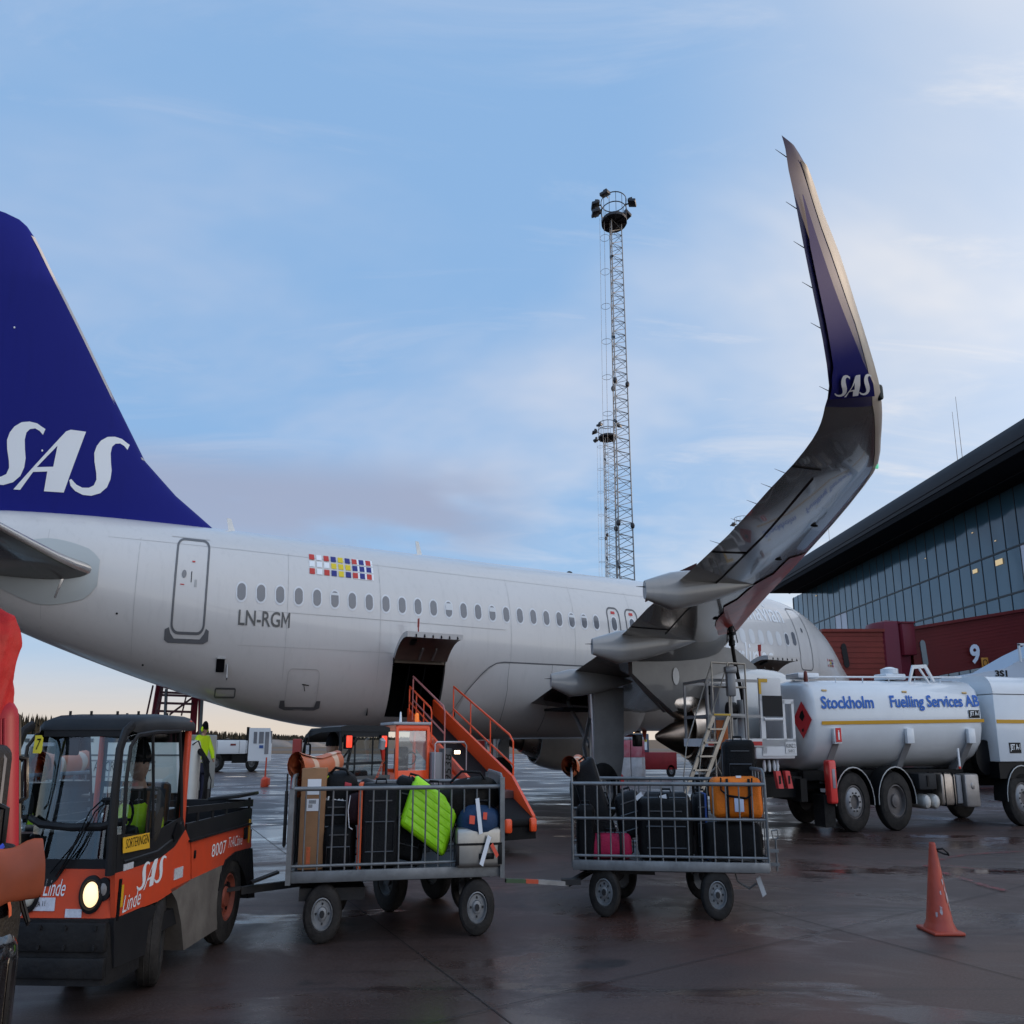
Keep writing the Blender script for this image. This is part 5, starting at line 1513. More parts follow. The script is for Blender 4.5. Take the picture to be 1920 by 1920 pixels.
# writing and plates
b = B(); y0, z0 = sd(262, 1673); y1, z1 = sd(311, 1655)
emblem(b, (HWT + .010, y0, z0 - .005), (0, 1, 0.02), (0, 0, 1), y1 - y0, .175); T.part('emblem', b, mletter)
b = B(); y0, z0 = sd(393, 1608); write(b, '8007', (HWT + .008, y0, z0), (0, 1, 0), (0, 0, 1), w=.36, h=.10); 
write(b, 'TrACtive', (HWT + .008, y0 + .40, z0 + .03), (0, 1, -.03), (0, 0, 1), w=.40, h=.085, slant=.25); T.part('fleet_number', b, mletter)
b = B()
b.ext([(HWT + .014, *sd(*q)) for q in ((238, 1571), (284, 1561), (284, 1590), (238, 1600))], (.006, 0, 0), 0)
y0, z0 = sd(240, 1594); y1, z1 = sd(283, 1584); write(b, 'SORTERINGEN', (HWT + .022, y0 + .015, z0 + .006), (0, 1, 0), (0, 0, 1), w=(y1 - y0) - .03, h=.058, mi=1); T.part('route_plate', b, [mat('plate_yellow', (.72, .40, .03), .4), mblack])
b = B(); y0, z0 = sd(237, 1713); write(b, 'Linde', (HWT + .010, y0, z0), (0, 1, .04), (0, 0, 1), w=.27, h=.10, slant=.25)
x0, z0 = fr_(80, 1680); write(b, 'Linde', (x0, -1.408, z0), (1, 0, 0), (0, 0, 1), w=.20, h=.10, slant=.25); T.part('maker_script', b, mletter)
b = B()
def plate(b, pxa, pxb, mi=0, Y=6.3, yy=-1.405): (xa, za), (xb, zb) = fr_(*pxa, Y), fr_(*pxb, Y); b.box(((xa + xb) / 2, yy, (za + zb) / 2), (abs(xb - xa), .006, abs(zb - za)), None, mi)
for pa, pb in (((64, 1683), (102, 1708)), ((124, 1704), (154, 1720)), ((26, 1703), (38, 1718))): b = B(); plate(b, pa, pb); T.part('sticker', b, mat('sticker_white', (.62, .62, .68), .4, nz=(40, .5)))
b = B(); xa, za = fr_(66, 1700); write(b, 'EA 11', (xa, -1.411, za), (1, 0, .05), (0, 0, 1), w=.09, h=.03); T.part('sticker_scrawl', b, mblack)
b = B(); xa = -.46; xb = -.37
b.ext([(xa, -1.34, 1.555), (xb - .01, -1.34, 1.555), (xb, -1.34, 1.57), (xb, -1.34, 1.65), (xb - .02, -1.34, 1.668), (xa + .01, -1.34, 1.668)], (0, -.004, 0)); 
write(b, '7', (xa + .026, -1.348, 1.577), (1, 0, 0), (0, 0, 1), w=.038, h=.07, mi=1, slant=.15); T.part('number_plate', b, [mat('plate_lemon', (.75, .62, .05), .4), mblack])
b = B()
for (ya, za_, w_, h_) in ((*sd(240, 1627), .15, .04), (*sd(328, 1640), .17, .075)): b.box((HWT + .010, ya + w_ / 2, za_), (.006, w_, h_), None, 0)
b.box((HWT + .010, sd(237, 1680)[0], sd(237, 1680)[1]), (.006, .035, .13), None, 1)
T.part('sticker', b, [mat('sticker_white2', (.6, .6, .62), .4, nz=(60, .7)), mat('sticker_amber', (.65, .36, .02), .4)])
b = B()
b.ext([(HWT + .004, *sd(*q)) for q in ((333, 1542), (338, 1546), (340, 1562), (327, 1578), (325, 1566))], (.018, 0, 0)); T.part('door_handle', b, mblack)
b = B(); b.box((HWT + .012, *sd(364, 1602)), (.02, .03, .06), None, 0, .008); T.part('flap_latch', b, mblack); b = B()
b.bx(HWT - .02, HWT + .02, sd(232, 1700)[0] - .03, sd(232, 1700)[0] + .0, .56, .80)
T.part('door_hinge', b, mblack)
b = B(); b.box((0, 1.56, .34), (.12, .24, .06), None, 0, .01); b.cyl((0, 1.62, .26), (0, 1.62, .46), .02, None, 8); T.part('tow_hitch', b, mcharc)
# driver
hc = at(272, 1436, 7.02)
person('driver in yellow vest and black knitted cap behind the tractor side window', Matrix.Translation(V((hc.x - .04, 7.02, hc.z - .88))), seated(-.02, ((-.10, -.34, .34), (.12, -.34, .36)), .17, .30), mbrown, mdkcloth, mknit, yaw=R(72), vest=mhiv, scale=1.12)
# ================================================================== baggage carts and luggage
mgalv = mat('cart_galvanised', (.20, .205, .21), .42, .55, nz=(6, .7, 6), col2=(.10, .10, .10), rough2=.65)
mpanel = mat('cart_panel', (.12, .125, .13), .5, .3, nz=(3, .6))
mcf = mat('cart_chassis', (.050, .050, .053), .55, nz=(5, .8), col2=(.10, .085, .075))
def cart(label, M, L, W, zd, zt, nbar, midrail, steer, wl, wr, wgap=.0, tow=None, solidend=True):
    T = Thing('baggage_cart', label, 'baggage cart', M, 'baggage carts in tow')
    # local: x along 0..L, y 0 (near) .. W (far)
    b = B()
    b.bx(0, L, -.0, .05, zd - .07, zd + .02, 0, .004); b.bx(0, L, W - .05, W, zd - .07, zd + .02, 0, .004)
    b.bx(0, .05, 0.051, W - .051, zd - .06, zd + .02); b.bx(L - .05, L, .051, W - .051, zd - .06, zd + .02)
    b.bx(.02, L - .02, .052, W - .052, zd - .02, zd + .0, 1)
    T.part('deck', b, [mgalv, mpanel])
    rb = .011
    yf = .02
    for y in (yf, W - .03):
        b = B()
        b.cyl((0, y, zt), (L, y, zt), .019, None, 10); b.cyl((0, y, zd + .06), (L, y, zd + .06), .013, None, 8)
        if midrail: b.cyl((0, y, (zt + zd) / 2 + .04), (L, y, (zt + zd) / 2 + .04), .014, None, 8)
        for k in range(1, nbar):
            x = L * k / nbar; b.cyl((x, y, zd), (x, y, zt), rb, None, 8)
        b.cyl((0, y, zd), (0, y, zt + .0), .02, None, 10); b.cyl((L, y, zd), (L, y, zt), .02, None, 10)
        T.part('side_railing', b, mgalv)
    if solidend:
        for x0 in (0, L):
            b = B()
            b.bx(x0 - .03, x0 + .03, -.03, .04, zd - .08, zt + (.0 if x0 == 0 else .08)); b.bx(x0 - .03, x0 + .03, W - .04, W + .03, zd - .08, zt + .08)
            ring = [(x0 - .012, .04, zd), (x0 - .012, .04, zt + .02), (x0 - .012, .12, zt + .09), (x0 - .012, W - .12, zt + .09), (x0 - .012, W - .04, zt + .02), (x0 - .012, W - .04, zd)]
            if x0: b.ext(ring, (.024, 0, 0), 1)
            b.tube([(x0, 0, zt), (x0, .03, zt + .07), (x0, .12, zt + .10), (x0, W - .12, zt + .10), (x0, W - .03, zt + .07), (x0, W, zt)], .018, 8)
            for k in range(7):
                y = .15 + (W - .3) * k / 6
                if not x0: b.cyl((x0, y, zd), (x0, y, zt + .10), .011, None, 6)
            T.part('end_panel', b, [mgalv, mpanel])
    else:
        for x0 in (0, L):
            b = B(); hx = .10
            b.tube([(x0, .02, zd - .05), (x0, .02, zt), (x0, .06, zt + hx), (x0, .14, zt + hx + .03), (x0, W - .14, zt + hx + .03), (x0, W - .06, zt + hx), (x0, W - .02, zt), (x0, W - .02, zd - .05)], .019, 8)
            for z in (zd + .06, (zt + zd) / 2 + .04): b.cyl((x0, .02, z), (x0, W - .02, z), .012, None, 8)
            for k in range(1, 9): b.cyl((x0, W * k / 9, zd), (x0, W * k / 9, zt + hx + .02), .010, None, 6)
            T.part('end_panel', b, [mgalv, mpanel])
    # axles
    b = B(); r = wr
    for i, (x, st) in enumerate(((wl[0], steer), (wl[1], 0))):
        c = V((x, W / 2, r)); d = V((-math.sin(st), math.cos(st), 0)); hw_ = W / 2 - .02
        b.cyl(c - d * hw_, c + d * hw_, .03, None, 8)
        f = V((math.cos(st), math.sin(st), 0))
        b.bar(c - d * hw_ * .8 + V((0, 0, .05)), c + d * hw_ * .8 + V((0, 0, .05)), .07, .08)
        for q in (-1, 1): b.bar(c + d * hw_ * q * .62 + V((0, 0, .04)) - f * .16, c + d * hw_ * q * .62 + V((0, 0, zd - .08 - r)), .06, .02)
        if st: b.lathe([(.26, zd - .12), (.26, zd - .08), (.2, zd - .08), (.2, zd - .12)], (x, W / 2, 0), (0, 0, 1), 20)
    b.bar((.1, W * .3, zd - .10), (L - .1, W * .3, zd - .10), .06, .05); b.bar((.1, W * .7, zd - .10), (L - .1, W * .7, zd - .10), .06, .05)
    T.part('chassis', b, mcf)
    for i, (x, st) in enumerate(((wl[0], steer), (wl[1], 0))):
        for q in (-1, 1):
            d = V((-math.sin(st), math.cos(st), 0)) * q
            b = B(); c = V((x, W / 2, r)) + d * (W / 2 - .10); wheel(b, c, r, .15, d, 28, .56, 0, 1, 2, bolts=4 if solidend else 8); T.part('wheel', b, [mrubd, mrimg, mcf])
    if tow: 
        b = B()
        for p, q, w_, h_, mi in tow: b.bar(p, q, w_, h_, mi)
        T.part('drawbar', b, [mcf, mat('bar_green', (.05, .09, .045), .5, nz=(8, .7)), mat('bar_orange', (.45, .07, .03), .5), mat('bar_grey', (.3, .29, .28), .45, nz=(8, .7))])
    return T
# first cart: near edge from (-2.78,8.42) to (-.13,8.87)
C1 = V((-2.77, 8.40, 0)); C1b = V((-.13, 8.86, 0)); L1 = (C1b - C1).length; a1 = math.atan2(C1b.y - C1.y, C1b.x - C1.x)
M1c = pose(C1, a1); M1i = M1c.inverted()
cart('grey railed baggage cart behind the tractor, carrying the lime green suitcase', M1c, L1, 1.42, .555, 1.235, 16, False, 0, (.42, 2.36), .232, tow=[((.1, .71, .40), (-.62, .35, .40), .06, .06, 0), ((.1, .3, .38), (.9, .4, .36), .4, .10, 0), ((-.62, .35, .42), (-.95, .30, .40), .05, .03, 0), ((-.5, .36, .46), (-.2, .5, .52), .10, .02, 0)])
C2 = V((.875, 9.72, 0)); C2b = V((3.60, 9.46, 0)); L2 = (C2b - C2).length; a2 = math.atan2(C2b.y - C2.y, C2b.x - C2.x)
M2c = pose(C2, a2); M2i = M2c.inverted()
p1 = M2i @ at(948, 1651, 9.3); p2 = M2i @ at(1008, 1653, 9.5); p3 = M2i @ at(1065, 1657, 9.75); p4 = M2i @ at(985, 1652, 9.42)
cart('grey railed baggage cart with a middle rail and an orange holdall, last in the train', M2c, L2, 1.42, .50, 1.225, 15, True, R(-16), (.62, 2.02), .225, solidend=False,
     tow=[(p1, p4, .05, .035, 1), (p4, p2, .05, .035, 2), (p2, p3, .05, .04, 3), (p3, V((.35, .75, .36)), .06, .05, 0), (V((.2, .62, .38)), V((1.2, .7, .36)), .36, .06, 0), (p3 + V((-.1, 0, .02)), p3 + V((.18, .02, .02)), .12, .05, 0)])
# hitch at the tail of the second cart
T2 = bpy.data.objects['baggage_cart.001']
b = B()
q = V((L2 + .0, .1, .50))
b.bar(q, q + V((.16, 0, 0)), .03, .03); b.bar(q + V((0, 0, .12)), q + V((.16, 0, .12)), .03, .03); b.cyl(q + V((.13, 0, -.06)), q + V((.13, 0, .22)), .014, None, 8)
me = bake('rear_hitch', b, [mgalv], M2c, S(M2c.translation)); o = bpy.data.objects.new('rear_hitch', me); COL.objects.link(o); o.parent = T2; b = B()
b.tube([q + V((.10, 0, .22)), q + V((.08, 0, .30)), q + V((.16, 0, .31)), q + V((.17, 0, .24)), q + V((.12, 0, .22))], .009, 6)
me = bake('handle_loop', b, [mgalv], M2c, S(M2c.translation)); o = bpy.data.objects.new('handle_loop', me); COL.objects.link(o); o.parent = T2; b = B()
b.tube([(L2 - .45, .2, .46), (L2 - .40, .2, .33), (L2 - .25, .18, .27), (L2 - .15, .16, .32)], .012, 6)
me = bake('hitch_cable', b, [mgalv], M2c, S(M2c.translation)); o = bpy.data.objects.new('hitch_cable', me); COL.objects.link(o); o.parent = T2
b = B(); b.box((L2 - .10, .12, .30), (.06, .02, .18), (0, R(-25), 0)); me = bake('mud_flap', b, [mat('flap_grey', (.4, .4, .4), .5)], M2c, S(M2c.translation)); o = bpy.data.objects.new('mud_flap', me); COL.objects.link(o); o.parent = T2
# tarpaulin hanging at the first cart's left end
# ---------------------------------------------------------------- luggage
def luggage_mat(name, col, r=.6, hard=False, c2=None): return mat(name, col, r, spec=.38 if max(col) < .07 else .25, coat=.3 if hard else 0, nz=(9 if not hard else 3, .6, 6), col2=c2 or tuple(c * 1.9 + .004 for c in col), bump=None if hard else (70, .35))
mblk = luggage_mat('black_nylon', (.008, .008, .009), .62)
mblk2 = luggage_mat('charcoal_nylon', (.016, .016, .018), .6)
mzip = mat('zip_grey', (.09, .09, .095), .35, .5)
mtag = mat('paper_tag', (.68, .68, .70), .5)
mtagr = mat('red_tag', (.70, .09, .05), .5)
def case(label, c, size, rot, m, group=None, ribs=0, handle=True, wheels=True, strap=None, name='suitcase', hard=False, mtrim=None, pocket=True, tagp=None, cat='suitcase', bev=None, seed=0):
    """upright suitcase; size = width(x) depth(y) height(z); local z is its long axis"""
    w_, d_, h_ = size
    M = Matrix.Translation(V(c)) @ Matrix.Rotation(rot[2], 4, 'Z') @ Matrix.Rotation(rot[1], 4, 'Y') @ Matrix.Rotation(rot[0], 4, 'X')
    T = Thing(name, label, cat, M, group)
    b = B(); bev = bev or min(w_, d_) * .20
    bm = bmesh.new(); bmesh.ops.create_cube(bm, size=1)
    for q in bm.verts: q.co = V((q.co.x * w_, q.co.y * d_, q.co.z * h_))
    bmesh.ops.bevel(bm, geom=bm.edges[:], offset=bev, segments=4, affect='EDGES', profile=.5)
    if not hard:
        bmesh.ops.subdivide_edges(bm, edges=bm.edges[:], cuts=2, use_grid_fill=True)
        for q in bm.verts: q.co += noise.noise_vector(q.co * 5 + V((seed * 3.1, seed, 1))) * .016
    b.join(bm)
    if ribs:
        n = ribs
        for k in range(n):
            x = -w_ / 2 + bev * .8 + (w_ - 1.6 * bev) * (k + .5) / n
            for y in (-d_ / 2, d_ / 2): b.box((x, y, 0), ((w_ - 1.6 * bev) / n * .86, .010, h_ - 2 * bev), None, 0, .004)
    T.part('shell', b, m, sharp=24 if hard else 60)
    mt = mtrim or mzip
    b = B()
    b.tube([(x, y, z) for x, y, z in [(-w_ / 2 - .002, 0, -h_ / 2 + bev), (-w_ / 2 - .002, 0, h_ / 2 - bev), (-w_ / 2 + bev, 0, h_ / 2 + .002), (w_ / 2 - bev, 0, h_ / 2 + .002), (w_ / 2 + .002, 0, h_ / 2 - bev), (w_ / 2 + .002, 0, -h_ / 2 + bev)]], .008, 5)
    if pocket and not hard:
        for y in (-d_ / 2 - .006,):
            b.tube([(-w_ * .36, y, -h_ * .30), (-w_ * .36, y, h_ * .05), (w_ * .36, y, h_ * .05), (w_ * .36, y, -h_ * .30)], .007, 5, True); b.tube([(-w_ * .3, y, h_ * .30), (w_ * .3, y, h_ * .30)], .006, 5)
    T.part('zip', b, mt)
    if handle:
        b = B(); b.tube([(-.07, -.0, h_ / 2 - .01), (-.06, 0, h_ / 2 + .035), (.06, 0, h_ / 2 + .035), (.07, 0, h_ / 2 - .01)], .012, 6)
        T.part('handle', b, mblack); b = B()
        b.tube([(w_ / 2 - .005, 0, -.07), (w_ / 2 + .03, 0, -.06), (w_ / 2 + .03, 0, .06), (w_ / 2 - .005, 0, .07)], .011, 6)
        T.part('handle', b, mblack)
    if wheels:
        b = B()
        for sx in (-1, 1):
            for sy in (-1, 1): b.cyl((sx * (w_ / 2 - .05) - .015, sy * (d_ / 2 - .04), -h_ / 2 - .01), (sx * (w_ / 2 - .05) + .015, sy * (d_ / 2 - .04), -h_ / 2 - .01), .026, None, 12)
        T.part('castors', b, mblack)
    if strap:
        b = B()
        for (o_, ws, ms_) in strap: b.box((o_, 0, 0), (ws, d_ + .014, h_ + .014), None, 0, .004)
        T.part('strap', b, strap[0][2])
    if tagp:
        for (p, ang, ln, mm) in tagp:
            b = B(); b.box(p, (.045, .003, ln), (0, ang, 0)); T.part('luggage_tag', b, mm)
    return T
def onc(px, py, Y): return at(px, py, Y)
def span(pxa, pxb, Y):  # centre + width/height of a pixel box at distance Y
    a, c = at(*pxa, Y), at(*pxb, Y); return (a + c) / 2, abs(c.x - a.x), abs(c.z - a.z)

# -- first cart
c, w_, h_ = span((564, 1446), (600, 1637), 8.62)
T = Thing('cardboard_box', 'tall brown cardboard box with white address labels at the left end of the cart', 'box', pose((c.x, 8.62 + .12, .56), a1))
b = B(); b.box((0, 0, h_ / 2 + .005), (w_, .22, h_), None, 0, .006); b.box((0, 0, h_ + .008), (.05, .222, .004), None, 1); T.part('carton', b, [mat('cardboard', (.30, .155, .075), .8, nz=(4, .35), bump=(30, .1)), mat('tape', (.42, .28, .16), .3)])
for (z0, hh, ww) in ((h_ - .30, .10, .17), (h_ - .15, .13, .17)): b = B(); b.box((.01, -.113, z0), (ww, .003, hh)); T.part('address_label', b, mtag)
b = B()
for k in range(7): b.box((-.045 + k * .013, -.1155, h_ - .275), (.006, .002, .03))
for k in range(4): b.box((-.03, -.1155, h_ - .32 + k * .007), (.05, .002, .003))
T.part('label_print', b, mblack)
b = B(); b.box((-.03, -.113, .12), (.05, .003, .14)); T.part('fragile_sticker', b, mat('sticker_orange', (.55, .12, .04), .5, nz=(40, .7)))

c, w_, h_ = span((604, 1440), (664, 1500), 8.9)
T = Thing('sports_bag', 'black sports bag with white lettering and yellow piping beside the cardboard box', 'bag', pose((c.x, 8.98, c.z - .12), a1))
b = B(); b.sph((0, 0, 0), (w_ * .56, .22, h_ * .85), 24, 0, None, .62); b.jitter(.012, 7, 3); b.box((0, -.0, h_ * .62), (w_ * .7, .12, .04), (0, R(8), 0), 0, .02); T.part('bag_body', b, mblk, sharp=70)
b = B(); write(b, 'Lotto', (-w_ * .30, -.226, -.03), (1, 0, -.08), (0, 0, 1), w=w_ * .62, h=.055, bold=.03, slant=.2); b.lathe([(.012, 0), (.022, 0), (.022, .004), (.012, .004)], (-w_ * .37, -.215, .0), (0, -1, 0), 14); T.part('lettering', b, mletter)
b = B(); b.box((w_ * .28, -.21, .11), (.09, .012, .05), (0, R(10), 0), 0, .01); T.part('badge', b, mat('badge_red', (.4, .03, .04), .5))
b = B(); b.tube([(-w_ * .3, -.1, h_ * .72), (-w_ * .1, -.16, h_ * .95), (w_ * .2, -.16, h_ * .9), (w_ * .4, -.12, h_ * .55)], .014, 6); T.part('handle', b, mblack)
b = B(); b.tube([(-w_ * .5, -.12, .02), (-w_ * .47, -.14, h_ * .4), (-w_ * .3, -.17, h_ * .7)], .007, 5); T.part('piping', b, mhiv)
bk = (0, 0, a1)
c, w_, h_ = span((602, 1500), (662, 1560), 8.8)
case('black holdall with a thin white cord under the lettered sports bag', (c.x, 8.9, c.z), (w_, .4, h_), bk, mblk, seed=3, wheels=False, name='holdall', cat='bag')
c, w_, h_ = span((606, 1545), (660, 1636), 8.75)
case('black suitcase standing at the lower left of the cart beside the carton', (c.x, 8.85, c.z + .0), (w_, .42, h_), bk, mblk, seed=5)
c, w_, h_ = span((650, 1490), (682, 1545), 8.75)
T = Thing('rucksack', 'small dark maroon rucksack squeezed behind the cart bars', 'rucksack', pose((c.x, 8.8, c.z), a1))
b = B(); b.sph((0, 0, 0), (w_ * .6, .14, h_ * .55), 20, 0, None, .7); b.jitter(.012, 9, 5); T.part('sack', b, luggage_mat('maroon_cloth', (.035, .015, .02), .7), sharp=70)
b = B(); b.tube([(-.07, -.13, .12), (-.09, -.16, 0), (-.07, -.15, -.14), (-.03, -.14, -.16)], .006, 5); T.part('cord', b, mtag)
b = B(); b.box((.06, -.145, -.15), (.06, .01, .04), (0, R(20), 0), 0, .01); T.part('pink_patch', b, mat('pink_patch', (.4, .12, .18), .5))
c, w_, h_ = span((663, 1537), (673, 1634), 8.66)
case('black suitcase with a glowing orange edge strip facing the bars', (c.x + .26, 8.86, .555 + .36), (.50, .34, .70), (0, 0, a1), mblk2, seed=8, strap=[(-.255, .05, mat('orange_edge', (.62, .10, .03), .5))])
c, w_, h_ = span((735, 1545), (770, 1636), 8.8)
case('charcoal suitcase leaning behind the lime green one', (c.x + .05, 9.05, .95), (.46, .32, .70), (0, R(10), a1), mblk, seed=9)
c, w_, h_ = span((676, 1480), (790, 1545), 9.1)
case('black trolley case lying tilted on top of the cart load', (c.x, 9.2, c.z - .01), (.98, .42, .28), (0, R(17), a1), mblk2, seed=11, wheels=False)
c, w_, h_ = span((790, 1470), (860, 1500), 9.3)
case('dark grey soft case at the back of the top layer', (c.x - .1, 9.35, c.z - .05), (.9, .45, .22), (0, R(4), a1), mblk, seed=13, wheels=False)
mlime = mat('lime_shell', (.34, .74, .008), .4, coat=.2, nz=(2, .25), col2=(.26, .55, .01))
c, w_, h_ = span((757, 1497), (850, 1630), 8.62)
case('lime green hard shell suitcase tilted against the cart bars', (c.x - .02, 8.86, .56 + .43), (.47, .17, .66), (0, R(116), a1), mlime, ribs=6, hard=True, pocket=False, mtrim=mblack, bev=.055)
c, w_, h_ = span((822, 1465), (930, 1530), 9.0)
T = Thing('duffel_bag', 'dark brown duffel bag heaped highest at the right end of the cart', 'bag', pose((c.x, 9.08, c.z - .02), a1))
b = B(); b.sph((0, 0, 0), (w_ * .56, .27, h_ * .62), 28, 0, (0, R(-6), 0), .8); b.jitter(.035, 4, 8); T.part('bag_body', b, luggage_mat('brown_black_cloth', (.018, .015, .012), .75), sharp=70)
b = B(); b.tube([(-.25, -.12, .16), (-.1, -.17, .26), (.15, -.17, .25), (.28, -.12, .12)], .014, 6); T.part('handle', b, mblack)
b = B(); b.box((.02, -.06, h_ * .63), (.07, .05, .012)); T.part('luggage_tag', b, mtag)
c, w_, h_ = span((855, 1508), (935, 1577), 8.8)
T = Thing('holdall', 'navy blue holdall with white and red paper tags above the silver case', 'bag', pose((c.x, 9.0, c.z), a1))
b = B(); b.sph((0, 0, 0), (w_ * .52, .26, h_ * .52), 28, 0, None, .75); b.jitter(.02, 5, 2); T.part('bag_body', b, luggage_mat('navy_nylon', (.012, .030, .07), .6), sharp=70)
b = B(); b.box((-.02, -.275, .06), (.05, .004, .30), (0, R(-10), 0)); T.part('luggage_tag', b, mtag)
b = B(); b.box((-.11, -.27, .03), (.07, .004, .07), (0, R(5), 0)); T.part('luggage_tag', b, mtagr); b = B(); b.box((.06, -.27, .06), (.05, .004, .06), (0, R(5), 0)); T.part('luggage_tag', b, mtagr)
b = B(); b.tube([(-w_ * .3, -.1, h_ * .4), (-w_ * .1, -.16, h_ * .6), (w_ * .2, -.16, h_ * .58), (w_ * .4, -.12, h_ * .3)], .013, 6); T.part('handle', b, mblack)
mslv = mat('silver_shell', (.36, .34, .31), .28, .75, nz=(4, .4))
c, w_, h_ = span((850, 1572), (936, 1634), 8.75)
T = case('silver aluminium suitcase lying flat at the right end of the cart deck', (c.x, 8.95, .56 + .17), (w_, .40, .33), bk, mslv, ribs=0, hard=True, wheels=False, pocket=False, bev=.045)
b = B(); b.bx(-w_ / 2 - .003, w_ / 2 + .003, -.205, .205, .02, .04, 0); b.box((.10, -.207, -.07), (.20, .02, .05), None, 0, .01)
for x in (-w_ / 2 + .02, w_ / 2 - .02): b.box((x, -.205, -.06), (.05, .012, .16), None, 0, .004)
T.part('frame_trim', b, mblack)
b = B(); b.box((.08, -.24, -.02), (.05, .004, .26), (0, R(24), 0)); T.part('luggage_tag', b, mtag)
b = B(); b.box((.20, -.24, -.02), (.04, .004, .13), (0, R(-38), 0)); T.part('luggage_tag', b, mtagr)

def rolltarp(label, P, D, r, turns=3.2, tail=None, seed=0, ln=.9):
    """rolled orange tarpaulin: axis D from P"""
    T = Thing('rolled_tarpaulin', label, 'tarpaulin', Matrix.Translation(V(P)), 'orange rolled covers on the cart ends')
    D = V(D).normalized(); x, y, z = frame(D)
    b = B(); N = 54; prof = []
    for k in range(N):
        a = 2 * PI * turns * k / N; rr = r * (.40 + .60 * k / N) * (1 + .05 * math.sin(a * 2.3 + seed))
        prof.append((math.cos(a) * rr, math.sin(a) * rr * .9))
    rings = []
    for j in range(9):
        u = j / 8; off = D * ln * u; sag = -.04 * math.sin(PI * u); sc_ = 1 + .10 * math.sin(3 * PI * u + seed) * .4 - .12 * u
        rings.append([V((0, 0, sag)) + off + x * p[0] * sc_ + y * p[1] * sc_ for p in prof])
    b.loft(rings, closed=False, caps=False, mif=lambda i, k: 1 if i in (2, 6) else 0)
    bm = b.bm; bmesh.ops.solidify(bm, geom=bm.faces[:], thickness=.006)
    b.jitter(.010, 8, seed); T.part('roll', b, [mat('tarp_orange', (.52, .13, .045), .5, nz=(5, .6), col2=(.42, .16, .10)), mat('tarp_pale', (.62, .42, .30), .5)], sharp=60)
    if tail:
        b = B(); p0 = V(tail[0]); b.grid(lambda u, v: p0 + (V(tail[1]) - p0) * u + V((0, .03 * math.sin(u * 9 + v * 5), 0)) + V(tail[2]) * v * (1 - .35 * u * (1 if tail[3] else 0)), 8, 8); T.part('loose_flap', b, mat('tarp_orange_dark', (.36, .09, .03), .55, nz=(5, .5)))
    return T
P = at(556, 1437, 8.75)
rolltarp('orange rolled tarpaulin with pale bands on the left end of the cart beside the tractor', P, (.22, 1.0, .02), .142, 3.4, tail=(V((-.05, .02, -.08)), V((-.04, .10, -.26)), (.16, .1, -.02), True), seed=1, ln=1.15)
P = at(1066, 1436, 9.80)
rolltarp('orange rolled tarpaulin resting on the left end of the last cart', P, (.24, 1.0, .0), .13, 2.6, seed=4, ln=1.0)
# folded dark cover hanging off the first cart's left end
T = Thing('cart_cover', 'dark and faded pink cover hanging down at the left end of the cart', 'cover', pose(C1 + V((-.06, .25, 0)), a1))
b = B(); b.grid(lambda u, v: V((-.02 + .025 * math.sin(v * 11), .1 + .75 * v, .50 + .74 * u)), 6, 16); T.part('dark_sheet', b, mat('cover_dark', (.02, .022, .026), .6))
b = B(); b.grid(lambda u, v: V((-.06 + .02 * math.sin(v * 9), .0 + .28 * v, .78 + .12 * v * 0 + .42 * u)), 6, 8); T.part('faded_sheet', b, mat('cover_mauve', (.20, .10, .11), .7, nz=(4, .6)))
b = B(); b.box((-.10, .05, .98), (.04, .05, .46), None, 0, .01); b.cyl((-.10, .05, .74), (-.10, .05, 1.35), .012, None, 6); T.part('latch_pole', b, mcf)

# -- second cart
bk = (0, 0, a2)
c, w_, h_ = span((1095, 1470), (1150, 1555), 9.9)
case('long black case leaning diagonally at the left end of the last cart', (c.x - .02, 10.15, .98), (.36, .30, .95), (0, R(-24), a2), mblk2, seed=21, pocket=False)
c, w_, h_ = span((1088, 1540), (1112, 1612), 9.85)
case('narrow black case upright in the left corner of the last cart', (c.x, 9.95, .76), (.26, .3, .50), bk, mblk, seed=22, pocket=False)
mcer = luggage_mat('cerise_nylon', (.36, .012, .055), .55, c2=(.25, .01, .04))
c, w_, h_ = span((1108, 1560), (1187, 1608), 9.8)
case('cerise pink suitcase lying on its side with two black straps', (c.x, 9.95, .51 + h_ / 2 + .0), (w_, .32, h_), bk, mcer, seed=23, wheels=False, pocket=False, strap=[(-w_ * .28, .045, mblack), (w_ * .24, .045, mblack)])
c, w_, h_ = span((1168, 1500), (1200, 1560), 9.9)
case('dark grey soft case above the cerise one', (c.x, 10.1, c.z), (.36, .34, .44), (0, R(-12), a2), mblk2, seed=24)
c, w_, h_ = span((1198, 1497), (1302, 1612), 9.8)
case('very large black suitcase in the middle of the last cart', (c.x, 9.92, .51 + h_ / 2), (w_, .36, h_), bk, mblk, seed=25, tagp=[((-.02, -.1, h_ / 2 + .01), R(80), .10, mtag), ((-w_ / 2 + .02, -.1, h_ / 2 + .02), R(60), .10, mtag)])
c, w_, h_ = span((1306, 1490), (1336, 1612), 9.85)
case('slim dark case with a blue edge beside the orange holdall', (c.x, 10.05, .51 + h_ / 2), (w_, .40, h_), bk, mblk2, seed=26, strap=[(.05, .03, mat('blue_edge', (.04, .09, .3), .5))])
c, w_, h_ = span((1322, 1538), (1430, 1612), 9.7)
case('wide black suitcase under the orange holdall', (c.x, 9.78, .51 + h_ / 2), (w_, .34, h_ - .02), bk, mblk, seed=27, pocket=False)
mor = luggage_mat('orange_nylon', (.72, .17, .012), .5, c2=(.58, .12, .01))
c, w_, h_ = span((1337, 1458), (1431, 1534), 9.65)
